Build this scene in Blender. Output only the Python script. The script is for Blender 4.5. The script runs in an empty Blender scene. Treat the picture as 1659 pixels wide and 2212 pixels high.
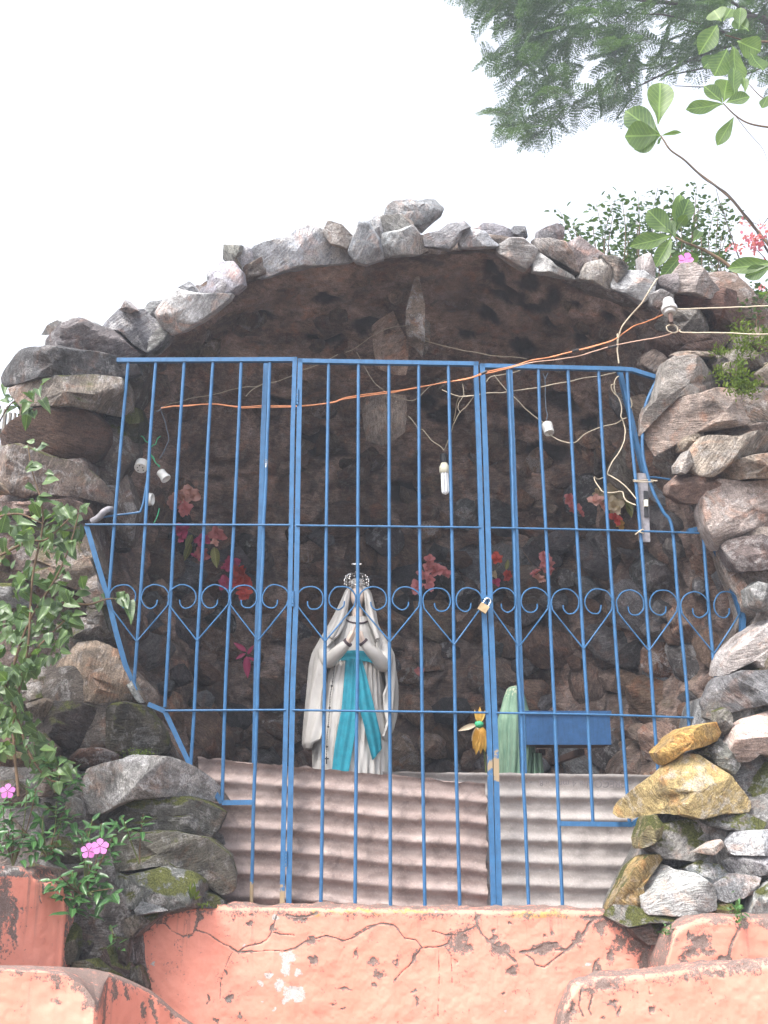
import bpy, math, random
import numpy as np
from mathutils import Vector, Matrix
from mathutils.bvhtree import BVHTree
random.seed(11)
rng = np.random.default_rng(11)
SC = bpy.context.scene
COL = SC.collection

# ------------------------------------------------------------------ camera, sky, sun, exposure
PITCH = math.radians(16.0)
EYE = np.array([0.0, 0.0, 1.6])
FPX = 2335.0
cam_d = bpy.data.cameras.new('camera')
cam = bpy.data.objects.new('camera', cam_d)
COL.objects.link(cam)
cam.location = EYE
cam.rotation_euler = (math.pi / 2 + PITCH, 0, 0)
cam_d.sensor_fit = 'VERTICAL'
cam_d.sensor_height = 36.0
cam_d.sensor_width = 27.0
cam_d.lens = 36.0 * FPX / 2212.0
cam_d.clip_end = 2000
SC.camera = cam

SUN_EL, SUN_AZ = 55.0, 222.0     # azimuth measured from +Y towards +X: the light comes from behind the viewer
world = bpy.data.worlds.new('World')
SC.world = world
world.use_nodes = True
wn = world.node_tree
wn.nodes.clear()
w_out = wn.nodes.new('ShaderNodeOutputWorld')
w_bg = wn.nodes.new('ShaderNodeBackground')
w_sky = wn.nodes.new('ShaderNodeTexSky')
w_hs = wn.nodes.new('ShaderNodeHueSaturation')
w_sky.sky_type = 'NISHITA'
w_sky.sun_disc = False
w_sky.sun_elevation = math.radians(SUN_EL)
w_sky.sun_rotation = math.radians(SUN_AZ)
w_sky.air_density = 1.0
w_sky.dust_density = 4.0
w_hs.inputs['Saturation'].default_value = 0.3
w_bg.inputs['Strength'].default_value = 0.15
wn.links.new(w_sky.outputs[0], w_hs.inputs['Color'])
wn.links.new(w_hs.outputs[0], w_bg.inputs['Color'])
wn.links.new(w_bg.outputs[0], w_out.inputs['Surface'])
sun_d = bpy.data.lights.new('sun', 'SUN')
sun_d.energy = 1.45
sun_d.angle = math.radians(18)
sun_d.color = (1.0, 0.96, 0.90)
sun = bpy.data.objects.new('sun', sun_d)
COL.objects.link(sun)
_e, _a = math.radians(SUN_EL), math.radians(SUN_AZ)
_to = Vector((math.sin(_a) * math.cos(_e), math.cos(_a) * math.cos(_e), math.sin(_e)))
sun.rotation_euler = (-_to).to_track_quat('-Z', 'Y').to_euler()
SC.view_settings.view_transform = 'Standard'
SC.view_settings.look = 'None'
SC.view_settings.gamma = 1.0
SC.view_settings.use_curve_mapping = False
SC.view_settings.exposure = 1.88
SC.cycles.max_bounces = 8

# ------------------------------------------------------------------ mapping: the photograph's directions to places
def ray(x, y):
    a = (x - 829.5) / FPX
    b = (1106.0 - y) / FPX
    c, s = math.cos(PITCH), math.sin(PITCH)
    return np.array([a, c - s * b, s + c * b])
def P(x, y, Y):
    d = ray(x, y)
    return EYE + d * (Y / d[1])
GY, GS = 4.5, 0.045
def PG(x, y, off=0.0):
    d = ray(x, y)
    return EYE + d * ((GY + off) / (d[1] - GS * d[0]))
def proj(V):
    q = V - EYE
    c, s = math.cos(PITCH), math.sin(PITCH)
    dep = q[:, 1] * c + q[:, 2] * s
    up = -q[:, 1] * s + q[:, 2] * c
    return 829.5 + FPX * q[:, 0] / dep, 1106 - FPX * up / dep
ZR = {'A': (0, 1400, 3.2), 'B': (0, 880, 3.84), 'C': (0, 640, 3.2), 'D': (540, 440, 3.2), 'E': (1040, 440, 3.2),
      'F': (1430, 1050, 3.84), 'G': (1400, 1450, 3.84), 'H': (1400, 600, 4.608), 'I': (1180, 1980, 3.153),
      'J': (0, 1900, 3.456), 'K': (300, 2000, 2.88), 'L': (800, 1980, 2.88), 'M': (280, 780, 3.6), 'N': (1000, 780, 3.6),
      'O': (650, 1240, 4.43), 'Q': (1050, 1500, 4.32), 'S': (1150, 950, 3.84), 'T': (780, 600, 4.267),
      'U': (900, 1200, 3.927), 'V': (1400, 380, 5.269), 'W': (1000, 0, 2.374), 'X': (240, 940, 4.115), 't1': (0, 400, 2.0),
      'd': (0, 0, 1.0)}
def Z(k, pts):
    x0, y0, s = ZR[k]
    return [(x0 * .96 + p[0] / s, y0 * .96 + p[1] / s) + tuple(p[2:]) for p in pts]

# ------------------------------------------------------------------ numpy noise
def _h(ix, iy, iz, seed):
    n = (ix * 374761393 + iy * 668265263 + iz * 2147483647 + seed * 974634777) & 0xFFFFFFFF
    n = ((n ^ (n >> 13)) * 1274126177) & 0xFFFFFFFF
    n = ((n ^ (n >> 16)) * 2246822519) & 0xFFFFFFFF
    return ((n ^ (n >> 15)) & 0xFFFFFF) / float(0xFFFFFF) * 2 - 1
def vn(p, seed=0):
    p = np.asarray(p, float)
    i = np.floor(p).astype(np.int64)
    f = p - i
    f = f * f * f * (f * (f * 6 - 15) + 10)
    r = 0
    for dx in (0, 1):
        wx = f[:, 0] if dx else 1 - f[:, 0]
        for dy in (0, 1):
            wy = f[:, 1] if dy else 1 - f[:, 1]
            for dz in (0, 1):
                wz = f[:, 2] if dz else 1 - f[:, 2]
                r = r + wx * wy * wz * _h(i[:, 0] + dx, i[:, 1] + dy, i[:, 2] + dz, seed)
    return r
def fbm(p, o=4, seed=0, g=.5):
    a, s, r = 1.0, 1.0, 0
    for k in range(o):
        r = r + a * vn(p * s + k * 17.3, seed + k)
        a *= g
        s *= 2.03
    return r

# ------------------------------------------------------------------ objects
WL = {}
def empty(name, loc, label=None, cat=None, group=None):
    o = bpy.data.objects.new(name, None)
    o.empty_display_size = .1
    COL.objects.link(o)
    o.location = Vector(loc)
    WL[o.name] = np.array(loc, float)
    tag(o, label, cat, group)
    return o
def tag(o, label=None, cat=None, group=None, kind=None):
    if label: o['label'] = label
    if cat: o['category'] = cat
    if group: o['group'] = group
    if kind: o['kind'] = kind
    return o
def build_mesh(name, V, faces, smooth=True):
    me = bpy.data.meshes.new(name)
    V = np.asarray(V, np.float32)
    if not isinstance(faces, (list, tuple)) or (len(faces) and np.ndim(faces[0]) == 1 and len(faces[0]) > 0 and not isinstance(faces[0], np.ndarray)):
        fl = [list(f) for f in faces]
        groups = {}
        for f in fl: groups.setdefault(len(f), []).append(f)
        faces = [np.array(g) for g in groups.values()]
    loops = np.concatenate([f.reshape(-1) for f in faces]).astype(np.int32)
    tot = np.concatenate([np.full(len(f), f.shape[1]) for f in faces]).astype(np.int32)
    st = np.concatenate([[0], np.cumsum(tot)[:-1]]).astype(np.int32)
    me.vertices.add(len(V))
    me.vertices.foreach_set('co', V.reshape(-1))
    me.loops.add(len(loops))
    me.loops.foreach_set('vertex_index', loops)
    me.polygons.add(len(tot))
    me.polygons.foreach_set('loop_start', st)
    me.polygons.foreach_set('loop_total', tot)
    me.polygons.foreach_set('use_smooth', np.full(len(tot), smooth))
    me.update(calc_edges=True)
    return me
def mk(name, V, faces, mat, parent=None, smooth=True, sharp=None, attrs=None, color=None, R=None, origin=None):
    V = np.asarray(V, float)
    c = (V.min(0) + V.max(0)) / 2 if origin is None else np.array(origin, float)
    L = V - c
    if R is not None: L = L @ R
    me = build_mesh(name, L, faces, smooth)
    if smooth and sharp: me.set_sharp_from_angle(angle=math.radians(sharp))
    if attrs:
        for k, a in attrs.items():
            at = me.attributes.new(k, 'FLOAT', 'POINT')
            at.data.foreach_set('value', np.asarray(a, np.float32))
    me.materials.append(mat)
    o = bpy.data.objects.new(name, me)
    COL.objects.link(o)
    pl = WL[parent.name] if parent is not None else np.zeros(3)
    o.location = Vector(c - pl)
    if R is not None: o.rotation_euler = Matrix(R.tolist()).to_euler()
    if parent is not None: o.parent = parent
    WL[o.name] = c
    if color is not None: o.color = color
    return o
def inst(name, me, loc, rot, scale, parent, color=None):
    o = bpy.data.objects.new(name, me)
    COL.objects.link(o)
    o.location = Vector(np.array(loc) - WL[parent.name])
    o.rotation_euler = rot
    o.scale = (scale,) * 3 if np.isscalar(scale) else scale
    o.parent = parent
    if color: o.color = color
    return o
class MB:
    def __init__(s): s.V = []; s.F = []; s.n = 0
    def add(s, V, F):
        V = np.asarray(V, float)
        for f in F: s.F.append([i + s.n for i in f])
        s.V.append(V); s.n += len(V)
        return s
    def box(s, p0, p1, w, d, nrm=(0, -1, 0)):
        """a bar from p0 to p1, w wide in the plane across nrm, d deep along nrm"""
        p0, p1 = np.array(p0, float), np.array(p1, float)
        t = p1 - p0; t /= np.linalg.norm(t)
        n = np.array(nrm, float); n -= t * n.dot(t); n /= np.linalg.norm(n)
        b = np.cross(t, n)
        V = [q + b * sx * w / 2 + n * sy * d / 2 for q in (p0, p1) for sx, sy in ((-1, -1), (1, -1), (1, 1), (-1, 1))]
        return s.add(V, [(0, 1, 2, 3), (7, 6, 5, 4), (0, 4, 5, 1), (1, 5, 6, 2), (2, 6, 7, 3), (3, 7, 4, 0)])
    def tube(s, pts, r, n=8, cap=True):
        pts = np.array(pts, float)
        m = len(pts)
        rr = np.full(m, r) if np.isscalar(r) else np.array(r)
        T = np.gradient(pts, axis=0)
        T /= np.linalg.norm(T, axis=1)[:, None] + 1e-12
        a = np.array([0, 0, 1.0]) if abs(T[0][2]) < .9 else np.array([1.0, 0, 0])
        V = []
        for i in range(m):
            a = a - T[i] * a.dot(T[i]); a /= np.linalg.norm(a) + 1e-12
            b = np.cross(T[i], a)
            for k in range(n):
                w = 2 * math.pi * k / n
                V.append(pts[i] + rr[i] * (math.cos(w) * a + math.sin(w) * b))
        F = [(i * n + k, i * n + (k + 1) % n, (i + 1) * n + (k + 1) % n, (i + 1) * n + k) for i in range(m - 1) for k in range(n)]
        if cap:
            F += [tuple(range(n))[::-1], tuple((m - 1) * n + k for k in range(n))]
        return s.add(V, F)
    def lathe(s, p0, axis, prof, n=20):
        """prof: (distance along the axis, radius)"""
        ax = np.array(axis, float); ax /= np.linalg.norm(ax)
        a = np.cross(ax, [0.3, 1, 0.2]); a /= np.linalg.norm(a)
        b = np.cross(ax, a)
        V = [np.array(p0) + ax * h + r * (math.cos(2 * math.pi * k / n) * a + math.sin(2 * math.pi * k / n) * b) for h, r in prof for k in range(n)]
        m = len(prof)
        F = [(i * n + k, i * n + (k + 1) % n, (i + 1) * n + (k + 1) % n, (i + 1) * n + k) for i in range(m - 1) for k in range(n)]
        F += [tuple(range(n))[::-1], tuple((m - 1) * n + k for k in range(n))]
        return s.add(V, F)
    def ball(s, c, r, n=8, m=6):
        return s.lathe(np.array(c) - np.array([0, 0, 1]) * (r[2] if not np.isscalar(r) else r), (0, 0, 1),
                       [((1 - math.cos(math.pi * i / m)) * (r[2] if not np.isscalar(r) else r), max(1e-4, math.sin(math.pi * i / m) * (r[0] if not np.isscalar(r) else r))) for i in range(m + 1)], n)
    def make(s, name, mat, parent=None, smooth=True, sharp=40, **k):
        return mk(name, np.concatenate(s.V), s.F, mat, parent, smooth, sharp, **k)
def spline(pts, n=8, closed=False):
    p = np.array(pts, float)
    q = np.vstack([2 * p[0] - p[1], p, 2 * p[-1] - p[-2]])
    out = []
    for i in range(1, len(q) - 2):
        for k in range(n):
            t = k / n
            out.append(.5 * ((2 * q[i]) + (-q[i - 1] + q[i + 1]) * t + (2 * q[i - 1] - 5 * q[i] + 4 * q[i + 1] - q[i + 2]) * t * t + (-q[i - 1] + 3 * q[i] - 3 * q[i + 1] + q[i + 2]) * t ** 3))
    out.append(q[-2])
    return np.array(out)
def grid_faces(nu, nv, wrap=False):
    i = np.arange(nu - 1 if not wrap else nu)[:, None]
    j = np.arange(nv - 1)[None, :]
    i2 = (i + 1) % nu
    return np.stack([i * nv + j, i2 * nv + j, i2 * nv + j + 1, i * nv + j + 1], -1).reshape(-1, 4)

# ------------------------------------------------------------------ materials
class NT:
    def __init__(s, name):
        s.m = bpy.data.materials.new(name); s.m.use_nodes = True
        s.t = s.m.node_tree; s.t.nodes.clear()
        s.out = s.t.nodes.new('ShaderNodeOutputMaterial')
        s.b = s.t.nodes.new('ShaderNodeBsdfPrincipled')
        s.t.links.new(s.b.outputs[0], s.out.inputs[0])
    def n(s, typ, **k):
        x = s.t.nodes.new(typ)
        for a, v in k.items():
            if a.startswith('_'): setattr(x, a[1:], v)
        return x
    def l(s, a, b): s.t.links.new(a, b); return b
    def inp(s, sock, v):
        if isinstance(v, bpy.types.NodeSocket): s.t.links.new(v, sock)
        else: sock.default_value = v
    def noise(s, vec, scale, detail=4, rough=.55, dist=0.0):
        x = s.n('ShaderNodeTexNoise'); s.inp(x.inputs['Vector'], vec)
        x.inputs['Scale'].default_value = scale; x.inputs['Detail'].default_value = detail
        x.inputs['Roughness'].default_value = rough; x.inputs['Distortion'].default_value = dist
        return x.outputs[0]
    def math(s, op, a, b=0.0, clamp=False):
        x = s.n('ShaderNodeMath', _operation=op); x.use_clamp = clamp
        s.inp(x.inputs[0], a); s.inp(x.inputs[1], b); return x.outputs[0]
    def ramp(s, v, a, b, va=0.0, vb=1.0):
        x = s.n('ShaderNodeMapRange'); s.inp(x.inputs[0], v)
        x.inputs[1].default_value = a; x.inputs[2].default_value = b; x.inputs[3].default_value = va; x.inputs[4].default_value = vb
        return x.outputs[0]
    def mix(s, f, a, b, mode='MIX'):
        x = s.n('ShaderNodeMix', _data_type='RGBA', _blend_type=mode)
        s.inp(x.inputs[0], f); s.inp(x.inputs[6], a if isinstance(a, bpy.types.NodeSocket) else (*a, 1)[:4])
        s.inp(x.inputs[7], b if isinstance(b, bpy.types.NodeSocket) else (*b, 1)[:4]); return x.outputs[2]
    def gray(s, v):
        x = s.n('ShaderNodeCombineColor'); [s.inp(x.inputs[i], v) for i in range(3)]; return x.outputs[0]
    def vmul(s, v, k):
        x = s.n('ShaderNodeVectorMath', _operation='MULTIPLY'); s.inp(x.inputs[0], v); x.inputs[1].default_value = k; return x.outputs[0]
    def vadd(s, v, k):
        x = s.n('ShaderNodeVectorMath', _operation='ADD'); s.inp(x.inputs[0], v); s.inp(x.inputs[1], k); return x.outputs[0]
    def attr(s, name):
        x = s.n('ShaderNodeAttribute', _attribute_name=name); return x.outputs['Fac']
    def obj(s):
        return s.n('ShaderNodeTexCoord').outputs['Object']
    def bump(s, h, strength=.5, dist=.01):
        x = s.n('ShaderNodeBump'); s.inp(x.inputs['Height'], h); x.inputs['Strength'].default_value = strength
        x.inputs['Distance'].default_value = dist; s.l(x.outputs[0], s.b.inputs['Normal'])
    def done(s, col, rough=.8, spec=.3):
        s.inp(s.b.inputs['Base Color'], col if isinstance(col, bpy.types.NodeSocket) else (*col, 1)[:4])
        s.inp(s.b.inputs['Roughness'], rough); s.b.inputs['Specular IOR Level'].default_value = spec
        return s.m

def rock_material(name, shell=False):
    t = NT(name)
    oi = t.n('ShaderNodeObjectInfo')
    off = t.vmul(t.n('ShaderNodeCombineXYZ').outputs[0], (1, 1, 1))
    cx = t.n('ShaderNodeCombineXYZ')
    r50 = t.math('MULTIPLY', oi.outputs['Random'], 53.0)
    for i in range(3): t.inp(cx.inputs[i], r50)
    p = t.vadd(t.obj(), cx.outputs[0]) if not shell else t.obj()
    lay = t.vmul(p, (1, 1, 5.5))
    big = t.noise(p, 5, 3, .5, .4)
    fol = t.noise(lay, 22, 6, .65, .6)
    mid = t.noise(p, 28, 5, .6)
    fine = t.noise(p, 170, 3, .7)
    grain = t.noise(p, 420, 2, .7)
    base = oi.outputs['Color'] if not shell else t.mix(t.ramp(big, .35, .65), (.18, .122, .095), (.27, .20, .17))  # cave tones lightened to imitate the lift of lens flare
    f = t.math('MULTIPLY', t.ramp(big, .3, .7, .62, 1.3), t.ramp(fol, .3, .72, .55, 1.5))
    f = t.math('MULTIPLY', f, t.ramp(mid, .3, .7, .72, 1.25))
    f = t.math('MULTIPLY', f, t.ramp(fine, .3, .75, .6, 1.45))
    f = t.math('MULTIPLY', f, t.ramp(grain, .3, .7, .7, 1.3))
    c = t.mix(1.0, base, t.gray(f), 'MULTIPLY')
    # rusty weathering
    ru = t.noise(t.vadd(p, (3.1, 9.2, 1.7)), 9, 5, .6, .8)
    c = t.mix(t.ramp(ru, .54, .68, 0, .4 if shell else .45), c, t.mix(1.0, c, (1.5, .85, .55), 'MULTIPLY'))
    # grey to white crusts of lichen and lime
    li = t.noise(t.vadd(p, (7.7, 2.2, 5.1)), 13, 6, .7, .5)
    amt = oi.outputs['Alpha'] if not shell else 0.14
    lm = t.math('MULTIPLY', t.ramp(li, .52, .6), amt)
    c = t.mix(lm, c, t.mix(t.ramp(fine, .35, .6), (.2, .2, .2), (.62, .6, .6)))
    # dark algae
    al = t.noise(t.vadd(p, (1.7, 4.2, 8.1)), 6, 6, .65, .3)
    c = t.mix(t.ramp(al, .56, .7, 0, .75), c, (.028, .026, .024))
    # moss on upward faces
    ge = t.n('ShaderNodeNewGeometry')
    sx = t.n('ShaderNodeSeparateXYZ'); t.l(ge.outputs['Normal'], sx.inputs[0])
    mo = t.noise(t.vadd(p, (4.7, 1.2, 3.1)), 8, 5, .7)
    mv = t.math('MULTIPLY', t.ramp(sx.outputs[2], .05, .7), t.ramp(mo, .47, .62))
    mv = t.math('MULTIPLY', mv, t.math('MULTIPLY', oi.outputs['Object Index'], .1), True) if not shell else t.math('MULTIPLY', mv, .3)
    c = t.mix(mv, c, t.mix(t.ramp(fine, .35, .65), (.035, .045, .012), (.12, .12, .03)))
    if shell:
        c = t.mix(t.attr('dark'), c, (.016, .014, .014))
    h = t.math('ADD', t.math('MULTIPLY', fol, .9), t.math('MULTIPLY', mid, .8))
    h = t.math('ADD', h, t.math('MULTIPLY', fine, .3))
    t.bump(h, 1.0 if not shell else .7, .022 if not shell else .018)
    return t.done(c, t.ramp(fine, .3, .7, .95, .6), .3)
M = {}
M['rock'] = rock_material('rock')
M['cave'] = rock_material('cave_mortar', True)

def plaster_material():
    t = NT('salmon_plaster')
    p = t.obj()
    big = t.noise(p, 3, 4, .6)
    mid = t.noise(p, 18, 6, .65, .3)
    fine = t.noise(p, 90, 5, .75)
    grit = t.noise(p, 350, 2, .7)
    c = t.mix(t.ramp(big, .35, .7), (.64, .235, .17), (.70, .29, .22))
    c = t.mix(t.ramp(mid, .45, .75, 0, .5), c, (.55, .19, .14))
    c = t.mix(t.ramp(grit, .62, .75, 0, .25), c, (.85, .5, .4))
    st = t.attr('stain')
    v = t.math('ADD', st, t.math('MULTIPLY', t.math('SUBTRACT', mid, .46), 1.8))
    v = t.math('ADD', v, t.math('MULTIPLY', t.math('SUBTRACT', fine, .5), 2.6))
    dirt = t.mix(t.ramp(grit, .35, .65), (.055, .048, .045), (.22, .19, .17))
    pe = t.math('ADD', t.attr('peel'), t.math('MULTIPLY', t.math('SUBTRACT', fine, .5), 1.2))
    c = t.mix(t.ramp(t.math('ADD', t.attr('ochre'), t.math('MULTIPLY', t.math('SUBTRACT', mid, .5), 1.2)), .5, .9, 0, .8), c, (.52, .27, .08))
    c = t.mix(t.ramp(pe, .5, .58), c, t.mix(t.ramp(grit, .4, .6), (.33, .30, .28), (.50, .47, .45)))
    # scattered specks
    sp = t.noise(t.vadd(p, (3, 3, 3)), 42, 6, .75)
    sb = t.noise(p, 7, 2, .5)
    spk = t.math('MULTIPLY', t.ramp(sp, .665, .70), t.ramp(sb, .42, .6))
    # long runs of dirt below the top
    run = t.noise(t.vmul(p, (26, 26, 1.3)), 1.0, 3, .6)
    rn = t.math('MULTIPLY', t.ramp(run, .6, .72), t.attr('run'))
    c = t.mix(t.math('MULTIPLY', rn, .55), c, dirt)
    c = t.mix(t.math('MULTIPLY', spk, .85), c, dirt)
    c = t.mix(t.ramp(v, .46, .66, 0, .92), c, dirt)
    h = t.math('ADD', t.math('MULTIPLY', mid, .7), t.math('MULTIPLY', fine, .5))
    h = t.math('SUBTRACT', h, t.math('MULTIPLY', t.ramp(v, .42, .56), .6))
    t.bump(h, .35, .005)
    return t.done(c, .9, .2)
M['plaster'] = plaster_material()

def paint(name, col, rough=.45, rust=.5, primer=False, spec=.4):
    t = NT(name)
    p = t.obj()
    g = t.n('ShaderNodeNewGeometry')
    a = t.noise(g.outputs['Position'], 30, 5, .7)
    b = t.noise(g.outputs['Position'], 160, 4, .7)
    c = t.mix(t.ramp(a, .3, .7), tuple(x * .78 for x in col), tuple(min(1, x * 1.22) for x in col))
    c = t.mix(t.ramp(b, .62, .72, 0, .5), c, tuple(min(1, x * 1.5 + .08) for x in col))
    st_ = t.noise(t.vmul(g.outputs['Position'], (90, 90, 9)), 1.0, 4, .6)
    c = t.mix(t.ramp(st_, .5, .75, 0, .45), c, tuple(x * .45 for x in col))
    m = t.ramp(t.math('ADD', t.math('MULTIPLY', a, .5), t.math('MULTIPLY', b, .5)), .60, .64, 0, rust)
    c = t.mix(m, c, (.07, .03, .02))
    if primer:
        pr = t.math('ADD', t.attr('primer'), t.math('MULTIPLY', t.math('SUBTRACT', a, .5), 2.4))
        c = t.mix(t.ramp(pr, .5, .6), c, (.27, .20, .12))
    t.bump(b, .25, .002)
    return t.done(c, t.ramp(b, .4, .7, rough, rough + .25), spec)
M['blue'] = paint('blue_gate_paint', (.028, .108, .235), .42, .75, True)
M['box_blue'] = paint('blue_box_paint', (.018, .075, .19), .6, .9)
def plain(name, col, rough=.6, var=.25, scale=40, spec=.3, metal=0.0, bump=.2, bd=.003):
    t = NT(name)
    p = t.obj()
    a = t.noise(p, scale, 5, .65)
    c = t.mix(t.ramp(a, .3, .7), tuple(x * (1 - var) for x in col), tuple(min(1, x * (1 + var)) for x in col))
    if bump: t.bump(a, bump, bd)
    t.b.inputs['Metallic'].default_value = metal
    return t.done(c, rough, spec)
M['white_plastic'] = plain('white_plastic', (.72, .72, .70), .35, .06, 40, .5, bump=0)
M['cream_plastic'] = plain('cream_plastic', (.62, .60, .48), .4, .08, bump=0)
M['black_plastic'] = plain('black_plastic', (.02, .02, .022), .4, .2, bump=0)
M['tube_glass'] = plain('lamp_tube', (.80, .82, .86), .15, .03, bump=0, spec=.6)
M['wire_orange'] = plain('orange_wire', (.55, .22, .10), .5, .15, 60, bump=0)
M['wire_cream'] = plain('cream_wire', (.42, .36, .27), .6, .2, 60, bump=0)
M['wire_pink'] = plain('pinkish_wire', (.50, .32, .24), .6, .2, 60, bump=0)
M['wire_green'] = plain('green_wire', (.05, .36, .18), .5, .2, 60, bump=0)
M['wire_grey'] = plain('grey_wire', (.12, .15, .19), .6, .2, 60, bump=0)
M['porcelain'] = plain('porcelain', (.42, .41, .40), .3, .2, 30, .5)
M['rusty_iron'] = plain('rusty_iron', (.09, .055, .045), .8, .4, 60)
M['brass'] = plain('brass', (.42, .30, .17), .4, .25, 60, .5, .8)
M['steel'] = plain('steel', (.6, .6, .6), .25, .1, 60, .5, 1.0, bump=0)
M['silver'] = plain('silver_crown', (.62, .60, .58), .25, .35, 90, .5, 1.0)
M['grey_board'] = plain('grey_board', (.24, .23, .25), .8, .25, 60)
M['old_wood'] = plain('old_wood', (.17, .155, .14), .85, .4, 30)
M['bark'] = plain('bark', (.07, .058, .05), .9, .4, 40, bump=.6, bd=.01)
M['stem_green'] = plain('green_stem', (.10, .12, .04), .7, .3, 40)
M['stem_brown'] = plain('brown_stem', (.11, .07, .04), .8, .3, 40)
M['ground'] = plain('ground', (.16, .12, .09), .95, .4, 3, bump=.5, bd=.02)

def leafmat(name, c1, c2, trans=.35, rough=.45, spec=.4):
    t = NT(name)
    oi = t.n('ShaderNodeObjectInfo')
    g = t.n('ShaderNodeNewGeometry')
    a = t.noise(g.outputs['Position'], 14, 3, .6)
    v = t.math('ADD', t.math('MULTIPLY', oi.outputs['Random'], .5), t.math('MULTIPLY', t.ramp(a, .3, .7), .5))
    if name.startswith('fern'): v = t.math('ADD', t.math('MULTIPLY', g.outputs['Random Per Island'], .6), t.math('MULTIPLY', t.ramp(a, .3, .7), .4))
    c = t.mix(v, c1, c2)
    b2 = t.noise(t.obj(), 9, 4, .6)
    c = t.mix(t.ramp(b2, .55, .75, 0, .4), c, tuple(x * .55 for x in c1))
    if name in ('vine_leaf', 'periwinkle_leaf', 'broad_leaf', 'olive_leaf'):
        sx = t.n('ShaderNodeSeparateXYZ'); t.l(t.obj(), sx.inputs[0])
        ax = t.math('ABSOLUTE', sx.outputs[0])
        mid = t.ramp(ax, .008, .022, 1, 0)
        sw = t.math('SINE', t.math('MULTIPLY', t.math('SUBTRACT', sx.outputs[1], t.math('MULTIPLY', ax, .9)), 58.0))
        vein = t.math('MAXIMUM', mid, t.ramp(sw, .88, .99, 0, .6))
        c = t.mix(t.math('MULTIPLY', vein, .55), c, tuple(min(1, x * 2.0 + .02) for x in c2))
        sp = t.noise(t.vadd(t.obj(), (2, 5, 1)), 6, 5, .7)
        c = t.mix(t.ramp(sp, .64, .70, 0, .6), c, (.09, .06, .025))
        t.bump(vein, -.4, .01)
    t.done(c, rough, spec)
    tr = t.n('ShaderNodeBsdfTranslucent'); t.l(t.mix(1.0, c, (1.5, 1.6, .7), 'MULTIPLY'), tr.inputs[0])
    ms = t.n('ShaderNodeMixShader'); ms.inputs[0].default_value = trans
    t.l(t.b.outputs[0], ms.inputs[1]); t.l(tr.outputs[0], ms.inputs[2]); t.l(ms.outputs[0], t.out.inputs[0])
    return t.m
M['vine_leaf'] = leafmat('vine_leaf', (.026, .06, .024), (.10, .16, .05), .28, .38)
M['peri_leaf'] = leafmat('periwinkle_leaf', (.018, .06, .022), (.06, .14, .04), .22, .32)
M['big_leaf'] = leafmat('broad_leaf', (.040, .085, .028), (.13, .20, .055), .5)
M['feather_leaf'] = leafmat('fern_like_leaf', (.028, .060, .034), (.08, .135, .055), .35)
M['bush_leaf'] = leafmat('fern_bush_leaf', (.03, .06, .03), (.08, .13, .05), .3)
M['moss'] = leafmat('fern_moss', (.06, .10, .02), (.17, .22, .05), .25, .9, .1)
M['petal_violet'] = leafmat('violet_petal', (.50, .13, .44), (.60, .22, .55), .3, .6)
M['petal_magenta'] = leafmat('magenta_petal', (.42, .04, .13), (.58, .10, .22), .25, .6)
M['petal_pink'] = leafmat('pink_petal', (.55, .17, .20), (.68, .30, .30), .25, .6)
M['petal_pale'] = leafmat('pale_pink_petal', (.58, .30, .27), (.74, .46, .41), .25, .6)
M['petal_red'] = leafmat('red_petal', (.50, .04, .04), (.62, .11, .07), .25, .6)
M['petal_yellow'] = leafmat('yellow_petal', (.48, .23, .03), (.60, .42, .10), .3, .6)
M['petal_cream'] = leafmat('cream_petal', (.46, .35, .25), (.58, .50, .38), .3, .6)
M['bract'] = leafmat('bract', (.40, .10, .16), (.55, .2, .3), .35, .6)
M['olive_leaf'] = leafmat('olive_leaf', (.12, .13, .03), (.22, .22, .06), .3)

def statue_white():
    t = NT('painted_statue_white')
    p = t.obj()
    a = t.noise(p, 10, 5, .6); b = t.noise(p, 60, 4, .6)
    c = t.mix(t.ramp(a, .35, .7), (.44, .42, .40), (.53, .51, .49))
    c = t.mix(t.ramp(b, .62, .75, 0, .35), c, (.3, .26, .22))
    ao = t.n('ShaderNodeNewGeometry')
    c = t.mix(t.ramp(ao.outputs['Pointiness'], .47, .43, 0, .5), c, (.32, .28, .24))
    return t.done(c, .55, .35)
M['statue'] = statue_white()
M['sash'] = plain('turquoise_sash', (.015, .22, .30), .55, .22, 25)
M['skin'] = plain('statue_skin', (.62, .50, .43), .5, .06, 20, bump=0)
M['trim'] = plain('dark_trim', (.07, .05, .06), .6, .2)
def green_cloth():
    t = NT('green_statue_paint')
    p = t.obj()
    a = t.noise(p, 12, 5, .6); b = t.noise(p, 70, 6, .75); s = t.noise(t.vmul(p, (20, 20, 5)), 2.0, 4, .6)
    c = t.mix(t.ramp(s, .35, .65), (.11, .20, .145), (.21, .31, .22))
    hi = t.attr('worn')
    v = t.math('ADD', hi, t.math('MULTIPLY', t.math('SUBTRACT', b, .5), 2.2))
    c = t.mix(t.ramp(v, .55, .75, 0, .8), c, (.44, .43, .31))
    t.bump(b, .3, .003)
    return t.done(c, .7, .25)
M['green_statue'] = green_cloth()

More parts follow.
